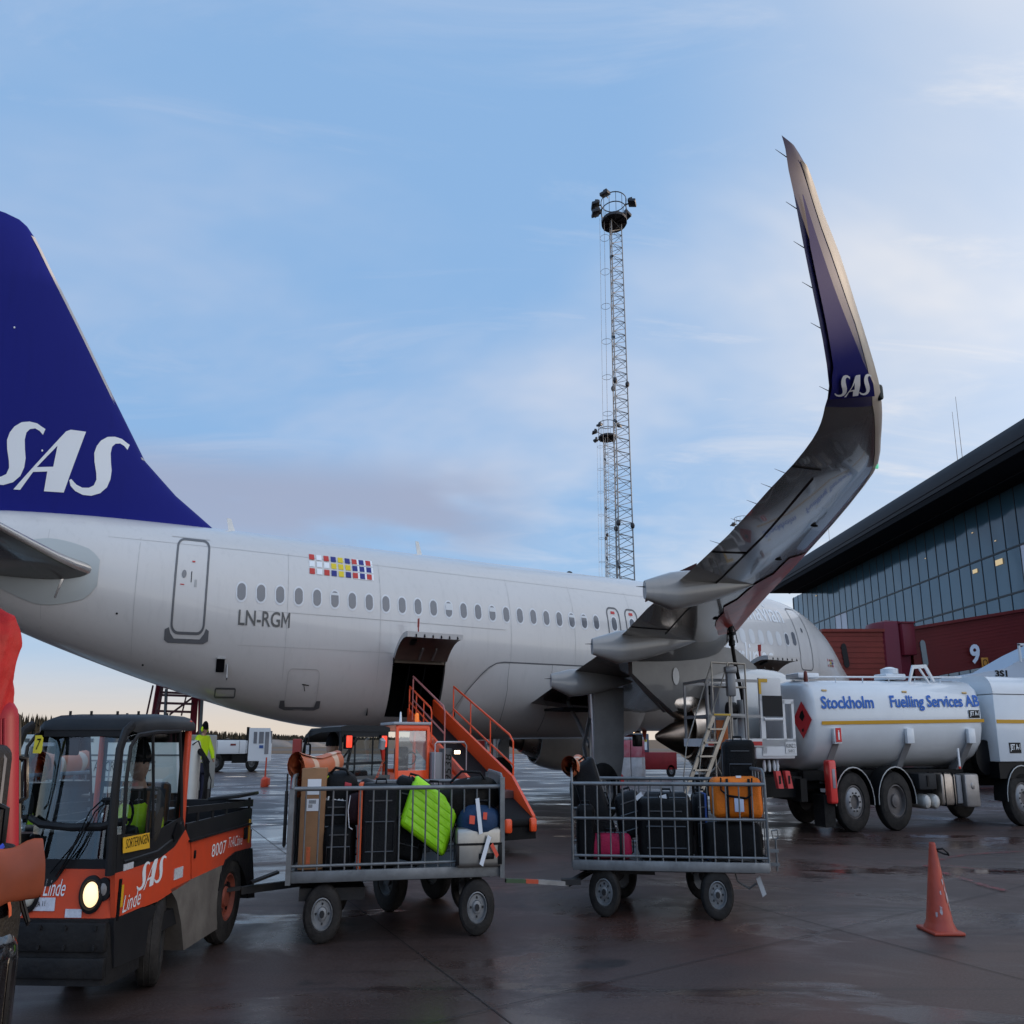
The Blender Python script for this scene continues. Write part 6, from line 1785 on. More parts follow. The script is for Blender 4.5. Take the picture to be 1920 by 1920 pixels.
T = Thing('holdall', 'bright orange holdall with black straps on top of the last cart', 'bag', pose((c.x, 9.75, c.z), a2))
b = B(); b.box((0, 0, 0), (w_, .34, h_), None, 0, .07, 4); bmesh.ops.subdivide_edges(b.bm, edges=b.bm.edges[:], cuts=2, use_grid_fill=True); b.jitter(.022, 5, 6); T.part('bag_body', b, mor, sharp=70)
b = B(); b.tube([(-w_ * .34, -.17, h_ * .5), (-w_ * .35, -.185, h_ * .2), (-w_ * .22, -.19, h_ * .06), (w_ * .15, -.19, .0), (w_ * .26, -.19, h_ * .1), (w_ * .28, -.185, h_ * .5)], .012, 6)
for x in (-w_ * .22, w_ * .22): b.box((x, -.17, -h_ * .0), (.035, .03, h_ * .96), None, 0, .004)
T.part('strap', b, mblack)
b = B(); b.box((.0, -.19, -.06), (.13, .006, .13), None, 0, .01); T.part('address_pocket', b, mat('pocket_blue', (.5, .55, .7), .4))
b = B(); b.box((.03, -.1, h_ * .52), (.07, .03, .02)); T.part('luggage_tag', b, mtag)
c, w_, h_ = span((1364, 1392), (1430, 1470), 10.1)
case('black suitcase stacked highest at the right end of the last cart', (c.x - .02, 10.35, c.z - .04), (w_ - .04, .3, h_ + .12), bk, mblk, seed=28)
c, w_, h_ = span((1225, 1488), (1290, 1497), 10.2)
case('flat black case lying behind the very large suitcase', (c.x, 10.5, .95), (.7, .4, .3), bk, mblk2, seed=29, wheels=False, pocket=False)
# ================================================================== second, dark grey tractor behind the first cart
b52 = R(52)
C_ = V((-2.85, 10.9, 0)) + V((math.cos(b52), math.sin(b52), 0)) * .5
T = Thing('baggage_tractor', 'dark grey baggage tractor with two glowing red rear lights behind the first cart', 'baggage tractor', pose(C_, b52))
mgt = mat('tractor_grey', (.075, .080, .082), .45, nz=(3, .6), col2=(.13, .125, .12))
mframe2 = mat('frame_slate', (.045, .05, .056), .45)
b = B(); b.loft([[(x, y, z) for x, y in ((-.52, 1.05), (-.4, 1.3), (.4, 1.3), (.52, 1.05), (.52, -1.8), (-.52, -1.8))] for z in (.34, .86)]); T.part('chassis', b, mgt)
b = B(); b.bx(-.52, .52, -1.82, -.05, .88, 1.06, 0, .02); b.bx(-.52, .52, -.10, -.03, .88, 1.24); T.part('load_bed', b, mgt)
b = B()
for x in (-.5, .5):
    b.tube([(x, 1.12, .9), (x, 1.06, 1.35), (x, .92, 1.68), (x, .8, 1.74), (x, -.02, 1.76), (x, -.02, .9)], .028, 8)
b.bar((-.5, -.02, 1.38), (.5, -.02, 1.38), .02, .03); b.bar((-.5, -.02, 1.72), (.5, -.02, 1.72), .05, .10); b.bar((-.5, -.02, 1.18), (.5, -.02, 1.18), .05, .05)
for x in (-.20, .18): b.bar((x, -.02, 1.18), (x, -.02, 1.72), .02)
b.bar((-.46, .03, 1.40), (-.1, .03, 1.66), .02)
T.part('cab_frame', b, mframe2)
b = B(); rings = []
for y, z0, z1_ in ((1.0, 1.62, 1.63), (.92, 1.66, 1.72), (.5, 1.72, 1.79), (-.06, 1.73, 1.80)):
    rings.append([(-.53, y, z0), (.53, y, z0), (.53, y, z1_ - .02), (.4, y, z1_), (-.4, y, z1_), (-.53, y, z1_ - .02)])
b.loft(rings); T.part('roof', b, mframe2)
b = B(); b.poly([(-.47, -.0, 1.2), (.47, -.0, 1.2), (.47, -.0, 1.68), (-.47, -.0, 1.68)]); T.part('rear_window', b, glass('scratched_glass', (.60, .62, .58), .6, .12))
for x in (-.38, .38):
    b = B(); b.box((x, -.055, 1.62), (.15, .06, .16), None, 0, .01); tl = T.part('tail_light', b, mblack)
    b = B(); b.box((x, -.09, 1.62), (.115, .02, .13), None, 0, .01); T.part('lens', b, mat('red_lens_on', (.5, .02, .015), .2, emit=((1, .08, .04), .7)), parent=tl)
b = B(); b.box((-.45, .55, .98), (.12, 1.0, .26), None, 0, .02); T.part('side_panel', b, mgt)
b = B(); b.box((-.62, 1.02, 1.36), (.05, .16, .58), (0, 0, R(35)), 0, .015); T.part('open_door', b, mat('door_red', (.28, .03, .02), .5))
b = B(); b.box((-.56, .78, 1.53), (.05, .12, .14), None, 0, .03); b.cyl((-.56, .78, 1.6), (-.54, .8, 1.72), .008, None, 6); mr = T.part('mirror', b, mblack)
b = B(); b.box((-.588, .76, 1.53), (.006, .09, .10)); T.part('mirror_glass', b, mat('mirror_glass', (.8, .8, .8), .02, 1.0), parent=mr)
b = B(); b.lathe([(0, -.09), (.055, -.06), (.06, .04), (0, .07)], (.30, -.12, 1.58), (0, .3, -1), 14); b.lathe([(.045, 0), (.02, .12), (0, .12)], (.31, -.13, 1.53), (.1, 0, -1), 12, 1); T.part('hanging_horn', b, [mat('horn_grey', (.3, .3, .3), .4), mat('horn_red', (.5, .03, .02), .4)])
b = B(); pts = []
for k in range(150):
    u = k / 149; a = k * .9; r = .030; p = V((.32 - .75 * u, -.16 - .05 * math.sin(u * 4), 1.42 - .52 * math.sin(u * PI / 2)))
    pts.append(p + V((r * math.cos(a) * .5, r * .8 * math.sin(a), r * math.cos(a))))
b.tube(pts, .006, 4); T.part('coiled_hose', b, mat('hose_orange', (.50, .09, .04), .4))
for y, x, r in ((-1.30, .48, .31), (.62, .46, .28)):
    for sx in (-1, 1): b = B(); wheel(b, (sx * x, y, r), r, .2, (sx, 0, 0), 26, .52, 0, 1, 1, bolts=5); T.part('wheel', b, [mrubd, mat('rim_dark', (.10, .10, .10), .5)])
b = B(); b.box((-.1, .35, .9), (.7, .4, .14), None, 0, .05); b.box((-.1, .14, 1.1), (.6, .1, .4), None, 0, .04); T.part('seat', b, mblack)
hp = at(620, 1400, 11.3)
person('driver in bright yellow jacket sitting in the dark grey tractor', pose((hp.x + .02, 11.3, hp.z - .90), R(128)), seated(0, ((-.18, -.40, .34), (.18, -.40, .36))), mhiv, mdkcloth, mknit, yaw=R(10), scale=1.12)

# ================================================================== belt loader
MB_ = MA @ Matrix.Translation(V((23.0, 0, 0)))      # local x = aft, y = away from the aircraft
mbelt = mat('loader_orange', (.88, .085, .015), .4, coat=.3, nz=(2, .45), col2=(.7, .065, .015))
mrubb = mat('belt_rubber', (.022, .021, .021), .75, nz=(9, .5), bump=(40, .3))
org = MB_ @ V((0, 5.5, 0)); MBL = Matrix.Translation(V((org.x, org.y, 0))) @ MB_.to_3x3().to_4x4()
T = Thing('belt_loader', 'orange belt loader with its conveyor and handrails reaching up into the open aft hold', 'belt loader', MBL)
def bz(y): return 2.12 - .245 * (y + 5.5 - 2.2)
def cv(y, dz=0.): return bz(y) + dz
ya, yb_ = -3.55, 3.35
b = B()
for x in (-.42, .42):
    hb_ = .30 if x < 0 else .10
    b.loft([[(x - .035, ya, cv(ya, -.16)), (x + .035, ya, cv(ya, -.16)), (x + .035, ya, cv(ya, hb_)), (x - .035, ya, cv(ya, hb_))], [(x - .035, 2.2, cv(2.2, -.30)), (x + .035, 2.2, cv(2.2, -.30)), (x + .035, 2.2, cv(2.2, hb_)), (x - .035, 2.2, cv(2.2, hb_))], [(x - .035, yb_ - .1, cv(yb_, -.10)), (x + .035, yb_ - .1, cv(yb_, -.10)), (x + .035, yb_ - .1, cv(yb_, .05)), (x - .035, yb_ - .1, cv(yb_, .05))]])
b.bx(.46, .62, -.6, 1.3, cv(.85, -.60), cv(.85, -.15), 0, .03); b.bar((.50, -3.0, cv(-3, -.25)), (.50, 1.9, cv(1.9, -.25)), .05, .34); 
T.part('side_beam', b, mbelt)
b = B(); b.loft([[(-.375, y, cv(y, -.05)), (.375, y, cv(y, -.05)), (.375, y, cv(y, .0)), (-.375, y, cv(y, .0))] for y in (ya - .05, -2, 0, 2, yb_)])
b.cyl((-.37, yb_, cv(yb_, -.03)), (.37, yb_, cv(yb_, -.03)), .06, None, 14); b.bx(-.40, .40, yb_ - .4, yb_ + .02, cv(yb_, -.26), cv(yb_, -.06)); T.part('conveyor_belt', b, mrubb)
b = B(); b.box((-.30, yb_ + .07, cv(yb_, -.06)), (.16, .12, .20), None, 0, .04); T.part('rubber_bumper', b, mbelt); b = B(); b.box((.30, yb_ + .07, cv(yb_, -.06)), (.16, .12, .20), None, 0, .04); T.part('rubber_bumper', b, mbelt)
def rail(x, y0, y1, h0, h1, n, mid=True, m=mbelt):
    b = B(); P0, P1 = V((x, y0, cv(y0, h0))), V((x, y1, cv(y1, h1)))
    b.tube([V((x, y0, cv(y0, .05))), P0 - V((0, 0, .05)), P0, P0.lerp(P1, .95), P1 - V((0, 0, .06)), V((x, y1, cv(y1, .0)))], .022, 8)
    if mid: b.cyl((x, y0, cv(y0, h0 * .5)), (x, y1, cv(y1, h1 * .5)), .018, None, 6)
    for k in range(1, n):
        y = y0 + (y1 - y0) * k / n; b.cyl((x, y, cv(y, .05)), (x, y, cv(y, h0 + (h1 - h0) * k / n)), .018, None, 6)
    T.part('handrail', b, m)
rail(-.50, -2.0, 2.05, .88, .86, 3); rail(.50, -3.2, -1.1, .62, .62, 3); rail(.55, -2.7, .1, .92, .90, 1, True, mat('rail_pinkish', (.50, .16, .14), .35, .3))
b = B(); b.bx(-.55, 2.15, -2.2, 2.3, .38, .86, 0, .03); T.part('chassis', b, mat('loader_body', (.16, .10, .09), .5, nz=(2, .6)))
b = B(); b.bx(-.48, -.2, -.9, -.2, .8, cv(-.5, -.1)); b.bx(.25, .45, -.9, -.2, .8, cv(-.5, -.1)); b.bar((0, -2.0, .9), (0, -3.2, cv(-3.2, -.15)), .3, .1); T.part('lift_arm', b, mbelt)
b = B()
x0, x1, y0, y1 = 1.32, 2.10, -.1, 1.0
for (x, y) in ((x0, y0), (x1, y0), (x0, y1), (x1, y1)): b.box((x, y, 1.34), (.075, .075, 1.02), None, 0, .01)
for y in (y0, y1): b.bx(x0, x1, y - .035, y + .035, 1.78, 1.87, 0, .01); b.bx(x0, x1, y - .03, y + .03, .86, 1.16, 0, .01)
for x in (x0, x1): b.bx(x - .035, x + .035, y0, y1, 1.78, 1.87); b.bx(x - .03, x + .03, y0, y1, .86, 1.12)
cabf = T.part('cab', b, mbelt)
b = B(); b.bx(x0 - .06, x1 + .10, y0 - .1, y1 + .06, 1.875, 1.92, 0, .012); T.part('cab_roof', b, mat('roof_grey', (.35, .36, .38), .4), parent=cabf)
b = B(); b.poly([(x0 + .04, y1 + .01, 1.16), (x1 - .04, y1 + .01, 1.16), (x1 - .04, y1 + .01, 1.78), (x0 + .04, y1 + .01, 1.78)]); T.part('cab_window', b, glass('loader_glass', (.55, .60, .58), .5), parent=cabf)
b = B(); b.box((1.72, .35, 1.05), (.4, .4, .12), None, 0, .04); b.box((1.72, .12, 1.3), (.38, .1, .45), None, 0, .05); b.tube([V((1.66 + .13 * math.cos(a), .72 + .05 * math.sin(a), 1.34 + .10 * math.sin(a))) for a in [2 * PI * i / 16 for i in range(16)]], .012, 5, True); T.part('seat', b, mblack)
b = B(); b.lathe([(0, 0), (.05, 0), (.055, .02), (.05, .12), (.03, .15), (0, .15)], (1.58, .9, 1.92), (0, 0, 1), 14); T.part('beacon', b, mat('beacon_orange', (.75, .16, .02), .25, emit=((1, .25, .05), .25)))
b = B(); b.lathe([(0, 0), (.035, 0), (.03, .05), (.02, .15), (0, .17)], (1.98, .85, 1.92), (0, 0, 1), 12); T.part('antenna', b, [mletter])
b = B(); b.bx(.98, 1.26, .7, 1.15, .80, 1.44, 0, .02); b.bx(.72, .96, .8, 1.1, .80, 1.5, 1, .01)
T.part('control_box', b, [mat('box_grey', (.24, .24, .25), .5), mat('box_dark', (.07, .075, .08), .5)])
b = B(); write(b, '9538', (.955 if 0 else .74, 1.104, .98), (0, 0, 1), (1, 0, 0), w=.42, h=.17, slant=.1, mi=0); T.part('fleet_number', b, mat('number_black', (.015, .015, .015), .5))
b = B()
b.tube([(1.20, 1.2, .82), (1.20, 1.2, 1.57), (1.16, 1.2, 1.6), (.44, 1.2, 1.6), (.38, 1.2, 1.55), (.38, 1.2, .82)], .018, 8); b.cyl((.95, 1.2, .82), (.95, 1.2, 1.6), .016, None, 8); T.part('lamp_frame', b, mat('tube_pale', (.45, .42, .43), .35, .5))
b = B(); b.box((.62, 1.15, 1.44), (.17, .08, .075), None, 0, .02); b.cyl((.62, 1.18, 1.48), (.62, 1.2, 1.59), .01, None, 6, mi=0); wl_ = T.part('work_lamp', b, mblack)
b = B(); b.box((.62, 1.195, 1.44), (.15, .012, .055), None, 0, .01); T.part('lens', b, mat('work_lamp_on', (1, .8, .6), .3, emit=((1, .72, .48), 4.0)), parent=wl_)
b = B(); b.bx(.40, .74, .95, 1.18, .72, .98, 0, .01)
for k in range(7): b.box((.44 + k * .045, 1.186, .85), (.012, .014, .2), (0, R(12), 0), 1)
T.part('grille_box', b, [mbelt, mblack])
b = B(); b.cyl((.52, .6, .8), (.50, .2, 1.3), .02, None, 8); b.cyl((.60, .6, .8), (.58, .2, 1.3), .02, None, 8); T.part('hydraulic_ram', b, msteel2)
for y in (-1.6, 1.5):
    for x in (-.30, 2.0): b = B(); wheel(b, (x, y, .3), .3, .2, (1 if x > 1 else -1, 0, 0), 24, .52, 0, 1, 1, bolts=5); T.part('wheel', b, [mrub, mbelt])

# ================================================================== fuel bowser
aF = R(12.5); MF = pose((9.42, 18.3, 0), aF)
mtank = mat('tank_white', (.66, .68, .70), .26, coat=.5, nz=(.7, .5, 7), col2=(.50, .51, .53))
mtankd = mat('tank_under', (.30, .30, .31), .5, nz=(2, .5))
mbl = mat('letter_blue', (.010, .105, .42), .45); myel = mat('stripe_yellow', (.52, .27, .015), .4)
T = Thing('fuel_truck', 'white aviation fuel tanker with blue lettering and a yellow stripe parked under the wing', 'fuel tanker', MF)
WD = 2.35
def tsec(inset=0., zs=0.):
    P = [(.10, 1.52), (.02, 1.78), (.0, 2.05), (.03, 2.35), (.12, 2.55), (.30, 2.68), (.62, 2.74), (1.18, 2.76)]
    full = P + [(WD - y, z) for y, z in P[::-1]] + [(WD - .35, 1.26), (WD - .75, 1.08), (.75, 1.08), (.35, 1.26)]
    cy, cz_ = WD / 2, 1.95
    return [(cy + (y - cy) * (1 - inset), cz_ + (z - cz_) * (1 - inset)) for y, z in full]
b = B(); rings = []
X0, X1 = -1.30, 4.72
for x, ins in ((X0, .55), (X0 + .0, .42), (X0 + .03, .22), (X0 + .09, .10), (X0 + .18, .03), (X0 + .30, 0), (X1 - .30, 0), (X1 - .18, .03), (X1 - .09, .10), (X1 - .03, .22), (X1, .42), (X1, .55)):
    tilt = .012 * (x - X0)
    rings.append([(x, y, z + tilt) for y, z in tsec(ins)])
b.loft(rings[1:-1]); T.part('tank', b, mtank, sharp=50)
tl = lambda x: .012 * (x - X0)
def tside(x, z, off=.006):       # point on the near flank
    P = [(1.52, .10), (1.78, .02), (2.05, .0), (2.35, .03), (2.55, .12), (2.68, .30)]
    zz = z - tl(x); y = interp(zz, [p[0] for p in P], [p[1] for p in P]); return V((x, y - off, z))
def onflank(px, py):
    """(x,z) of a picture point on the truck's near side plane"""
    Mi = MF.inverted(); o = Mi @ V((0, 0, CAMH)); d = Mi.to_3x3() @ ray(px, py); k = -o.y / d.y; q = o + d * k; return q.x, q.z
b = B()
for txt, pa, pb in (('Stockholm', (1541, 1329), (1638, 1309)), ('Fuelling Services AB', (1671, 1329), (1835, 1306))):
    xa, za = onflank(*pa); xb, zb = onflank(*pb)
    write(b, txt, None, None, None, w=xb - xa, h=.30 if 'F' in txt[:1] else .235, bold=.026, fn=lambda x, y, xa=xa, za=za, g=('F' in txt[:1]): tside(xa + x, za + y + .012 * x - (.045 if g else 0), .012), cut=.2)
T.part('tank_lettering', b, mbl)
b = B(); xa, za = onflank(1541, 1359)
b.loft([[tside(x, za + .012 * (x - xa) + dz, .010) for dz in (0, .03, .065)] for x in [xa + (4.6 - xa) * i / 8 for i in range(9)]], closed=False, caps=False); T.part('yellow_stripe', b, myel)
b = B(); xa, za = onflank(1817, 1346); b.loft([[tside(xa + x, za + dz, .010) for dz in (0, .08, .15)] for x in (0, .38)], closed=False, caps=False)
write(b, 'JET A-1', None, None, None, w=.32, h=.11, mi=1, bold=.02, fn=lambda x, y: tside(xa + .03 + x, za + .02 + y, .016)); T.part('fuel_grade_plate', b, [mblack, mletter])
for px, py in ((1550, 1296), (1700, 1297), (1812, 1297)):
    b = B(); x, z = onflank(px, py); z = min(z, 2.52); p_ = tside(x, z, .01); b.box(p_ + V((0, .02, .02)), (.16, .02, .035), (R(-30), 0, 0), 0, .004); T.part('side_marker', b, mat('marker_amber', (.50, .32, .12), .4))
# diamond sign on the rounded rear corner
b = B(); c = V((X0 - .02, .42, 1.86)); n = V((-.8, -.6, 0)).normalized(); u = V((0, 0, 1)).cross(n).normalized()
c = V((X0 + .03, .26, 2.0)) + n * .05
b.ext([c + V((0, 0, .34)), c + u * .25, c - V((0, 0, .34)), c - u * .25], n * .012); b.ext([c + n * .014 + V((0, 0, .18)) + u * .02, c + n * .014 + u * .07 + V((0, 0, .06)), c + n * .014 + u * .0 - V((0, 0, .03)), c + n * .014 - u * .08 + V((0, 0, .05)), c + n * .014 - u * .03 + V((0, 0, .14))], n * .004, 1); b.box(c + n * .02 - V((0, 0, .19)), (.03, .03, .05), None, 1)
T.part('hazard_diamond', b, [mat('hazard_red', (.42, .02, .025), .4), mblack])
# tank top fittings and rails
b = B()
b.tube([(X0 + .35, .35, 2.80), (X1 - .4, .35, 2.86)], .02, 6); 
for k in range(6): b.cyl((X0 + .35 + k * .9, .35, 2.66), (X0 + .35 + k * .9, .35, 2.81), .015, None, 6)
b.box((2.2, .8, 2.86), (.7, .5, .12), None, 0, .03); b.box((X0 + .5, .8, 2.84), (.7, .6, .10), None, 0, .03); b.lathe([(.24, 0), (.24, .1), (.1, .14), (0, .14)], (2.2, .8, 2.92), (0, 0, 1), 18)
xa, za = onflank(1718, 1282)
b.ext([(xa, .25, 2.74), (xa + .06, .25, 2.74), (xa + .22, .25, 3.0), (xa + .62, .25, 3.02), (xa + .85, .25, 2.76), (xa + .93, .25, 2.76), (xa + .66, .25, 3.09), (xa + .18, .25, 3.07)], (0, .05, 0)); b.bar((xa + .4, .27, 3.03), (xa + .7, .27, 2.74), .04, .04)
T.part('tank_fittings', b, mtank)
b = B(); b.lathe([(0, 0), (.05, 0), (.06, .04), (.045, .18), (0, .22)], (X0 + .2, .25, 2.70), (0, 0, 1), 12); T.part('beacon', b, mat('beacon_brown', (.16, .04, .03), .4))
# supports
for px in (1568, 1704, 1819):
    b = B(); x, z = onflank(px, 1378); b.box((x, -.02, z - .02), (.24, .10, .28), None, 0, .01); b.ext([(x - .10, 0.02, z - .14), (x - .10, .06, z + .06), (x - .10, .75, 1.10), (x - .10, .75, .80)], (.20, 0, 0), 1); b.box((x, .95, .95), (.2, .5, .22), None, 1); T.part('tank_support', b, [mtank, mtankd])
b = B(); x, z = onflank(1568, 1378); b.box((x + .01, -.08, z), (.17, .012, .25), None, 0); b.box((x + .01, -.09, z - .02), (.045, .006, .14), None, 1, .015); b.box((x + .01, -.09, z + .07), (.03, .006, .03), None, 1); T.part('extinguisher_sign', b, [mat('sign_red', (.55, .02, .02), .4), mletter])
b = B(); x, z = onflank(1797, 1420); b.box((x - .02, -.03, z), (.05, .03, .34)); b.box((x - .02, -.03, z - .19), (.06, .04, .05), None, 1, .01); T.part('marker_lamp', b, [mtank, mat('marker_red', (.6, .05, .03), .3)])
# chassis
b = B(); b.bx(-1.6, 7.4, .72, .86, .74, 1.04); b.bx(-1.6, 7.4, WD - .86, WD - .72, .74, 1.04); b.bx(-1.6, -1.4, .1, WD - .1, .55, .95); b.bx(-1.2, 4.2, .5, WD - .5, .9, 1.08)
b.bx(-3.8, -1.4, .3, WD - .3, .62, .98); b.cyl((0, .1, .52), (0, WD - .1, .52), .12, None, 12); b.cyl((1.37, .1, .52), (1.37, WD - .1, .52), .12, None, 12)
b.bx(2.2, 4.3, .35, .7, .55, 1.0)
T.part('chassis', b, mat('truck_black', (.018, .018, .02), .6, nz=(4, .6), col2=(.035, .033, .03)))
for x, deep in ((0, 0), (1.37, 1), (5.75, 0)):
    for y, sg in ((.17, -1), (WD - .17, 1)):
        b = B(); r = .53; c = V((x, y, r)); wheel(b, c, r, .30, (0, sg, 0), 36, .56, 0, 1, 2, bolts=0)
        ax = V((0, sg, 0))
        if not deep:
            b.lathe([(.26, .115), (.19, .15), (.13, .15), (.12, .10), (0, .10)], c, ax, 28, 2)
            for k in range(10): a = 2 * PI * k / 10; b.cyl(c + V((math.cos(a) * .165, sg * .148, math.sin(a) * .165)), c + V((math.cos(a) * .165, sg * .165, math.sin(a) * .165)), .017, None, 6, mi=0)
        else:
            b.lathe([(.28, .10), (.24, .0), (.12, .02), (.11, .10), (.06, .12), (0, .12)], c, ax, 28, 1)
        T.part('wheel', b, [mrubd, mat('rim_brown', (.12, .105, .10), .5, nz=(5, .6)), mat('rim_alloy', (.26, .26, .27), .45, .4, nz=(8, .6))])
for x in (0, 1.37, 5.75):
    b = B(); N_ = 14
    ring = lambda y, r: [V((x + math.cos(a) * r, y, .53 + math.sin(a) * r)) for a in [PI * (-.03 + 1.06 * i / N_) for i in range(N_ + 1)]]
    b.loft([ring(.0, .60), ring(.0, .63), ring(.42, .63), ring(.42, .60)], closed=False, caps=False); fe = T.part('mudguard', b, mat('truck_black', (.02, .02, .02)))
    b = B(); b.tube(ring(-.005, .615), .012, 5); T.part('guard_trim', b, mat('trim_pale', (.45, .44, .42), .4), parent=fe)
b = B(); b.bx(-.95, -.62, .05, .5, .10, .66); T.part('mud_flap', b, mrub)
xa, za = onflank(1545, 1425); xb, zb = onflank(1568, 1507)
b = B(); b.box(((xa + xb) / 2 + .02, .0, (za + zb) / 2), (xb - xa - .04, .24, za - zb), None, 0, .05, 3); b.box(((xa + xb) / 2 + .03, -.125, (za + zb) / 2 + .06), (.09, .012, .34), None, 1, .03); T.part('extinguisher_box', b, [mat('box_red', (.62, .035, .03), .35, coat=.4), mat('box_window', (.25, .22, .25), .2)])
b = B(); b.bx(2.18, 2.78, .05, .5, .72, 1.02, 0, .03); b.bx(2.44, 2.5, .03, .06, .78, .98, 1); T.part('tool_box', b, [mat('plastic_grey', (.055, .055, .058), .5), mblack])
b = B(); 
for x in (2.42, 2.72): b.lathe([(0, 0), (.06, .01), (.115, .05), (.135, .12), (.135, .8)], (x, .02, .50), (0, 1, 0), 22)
T.part('air_tank', b, mat('cream_bottle', (.50, .47, .43), .4))
b = B(); b.bx(2.9, 3.42, .02, .55, .42, 1.02, 0, .07); 
for x in (3.0, 3.32): b.bx(x - .02, x + .02, .005, .56, .41, 1.03, 1, .02)
T.part('diesel_tank', b, [mat('alu_tank', (.42, .36, .31), .35, .8, nz=(5, .6)), mblack])
b = B(); b.bx(3.72, 4.22, .02, .5, .38, 1.0, 0, .05); b.lathe([(.07, 0), (.05, .012), (0, .012)], (3.97, .018, .78), (0, -1, 0), 14); b.bx(3.5, 3.68, .1, .5, .45, .98, 1, .02); T.part('adblue_tank', b, [mat('alu_box', (.30, .28, .27), .4, .6, nz=(5, .5)), mat('filter', (.2, .2, .21), .5)])
# front cabinet with curved hood
XB0, XB1 = 4.98, 8.0
b = B(); b.bx(XB0, XB1, -.03, WD + .03, 1.22, 2.52, 0, .02)
b.loft([[(XB0 - .01, y, z), (XB1, y, z)] for y, z in [(-.04 + .30 * (1 - math.cos(a)), 2.53 + .36 * math.sin(a)) for a in [PI / 2 * i / 8 for i in range(9)]] + [(WD / 2, 2.95)] + [(WD + .04 - .30 * (1 - math.cos(a)), 2.53 + .36 * math.sin(a)) for a in [PI / 2 * (8 - i) / 8 for i in range(9)]]], closed=False, caps=False)
hood = [(-.04 + .30 * (1 - math.cos(a)), 2.53 + .36 * math.sin(a)) for a in [PI / 2 * i / 8 for i in range(9)]] + [(WD / 2, 2.95)] + [(WD + .04 - .30 * (1 - math.cos(a)), 2.53 + .36 * math.sin(a)) for a in [PI / 2 * (8 - i) / 8 for i in range(9)]]
for x in (XB0 - .01, XB1): b.ext([(x, y, z) for y, z in hood], (.012, 0, 0), 0)
cabn = T.part('pump_cabinet', b, mtank)
b = B(); xa, za = onflank(1868, 1354); b.bx(XB0 + .03, XB1, -.043, -.032, za - .02, za + .05); T.part('yellow_stripe', b, myel, parent=cabn)
b = B(); xa, za = onflank(1890, 1412); b.box((xa + .24, -.036, za + .10), (.42, .008, .20)); write(b, 'JET A-1', (xa + .06, -.044, za + .03), (1, 0, 0), (0, 0, 1), w=.36, h=.14, mi=1, bold=.02); T.part('fuel_grade_plate', b, [mblack, mletter], parent=cabn)
b = B(); b.bx(XB0, XB1, .02, WD - .02, .9, 1.21); b.lathe([(.34, 0), (.34, .2), (.1, .22), (0, .22)], (4.84, .5, 1.3), (0, -1, 0), 20); T.part('hose_reel', b, mblack)
# service platform at the rear
mpl = mat('platform_white', (.62, .63, .64), .4, nz=(2, .4), col2=(.48, .48, .5)); mgp = mat('platform_grey', (.22, .225, .235), .4, .4)
b = B()
b.bx(-4.35, -1.72, .0, 1.35, 1.52, 1.66); b.bx(-2.95, -1.75, .02, 1.3, 1.30, 1.52, 0, .04); b.bx(-4.35, -2.76, -.012, -.002, 1.54, 1.61, 1)
pf = T.part('lift_platform', b, [mpl, mat('stripe_red', (.42, .03, .03), .5)])
b = B()
b.box((-2.42, .04, 2.53), (.66, .08, .42), None, 0, .01); b.bx(-2.75, -2.62, 0, .08, 1.4, 2.35); b.bx(-2.08, -2.0, 0, .08, 1.4, 2.35); b.bx(-2.75, -1.72, 0, .08, 1.36, 1.64); b.bx(-1.80, -1.72, 0, .08, 1.6, 2.32); b.bx(-2.08, -1.72, 0, .06, 2.28, 2.36)
b.bx(-2.68, -2.08, -.015, -.002, 2.05, 2.42, 1); b.cyl((-2.66, -.02, 2.0), (-2.1, -.02, 2.0), .03, None, 10)
b.bx(-2.77, -2.50, -.012, -.001, 2.66, 2.72, 2); b.bx(-2.77, -2.70, -.012, -.001, 2.45, 2.66, 2)
T.part('control_panel', b, [mpl, mat('mesh_dark', (.05, .05, .053), .6), mat('corner_amber', (.55, .33, .03), .45)], parent=pf)
b = B(); b.bx(-2.06, -1.73, -.012, -.001, 1.40, 1.60); write(b, 'KUNZ 2', (-2.04, -.018, 1.50), (1, 0, 0), (0, 0, 1), w=.28, h=.07, mi=1); write(b, 'S-012', (-1.98, -.018, 1.42), (1, 0, 0), (0, 0, 1), w=.18, h=.05, mi=1); T.part('number_sign', b, [mat('sign_pale', (.6, .6, .6), .5), mblack], parent=pf)
b = B()
for y in (.02, 1.3):
    for z in (2.05, 2.68): b.bar((-4.3, y, z), (-2.75, y, z + .0), .05, .05)
    for x in (-4.3, -3.62, -3.2): b.bar((x, y, 1.6), (x, y, 2.7), .055, .055)
b.bar((-4.3, .02, 2.68), (-4.3, 1.3, 2.68), .05); b.bar((-4.3, .02, 2.05), (-4.3, 1.3, 2.05), .05)
T.part('guard_rail', b, mgp, parent=pf)
b = B(); b.box((-3.35, .9, 2.2), (.5, .5, .9), None, 0, .05); b.cyl((-3.1, .35, 1.66), (-3.1, .35, 2.35), .12, None, 16); b.lathe([(0, 0), (.16, 0), (.16, .22), (0, .24)], (-3.55, .3, 2.15), (1, 0, 0), 18, 1); T.part('meter_housing', b, [mat('meter_grey', (.30, .31, .32), .45), mblack], parent=pf)
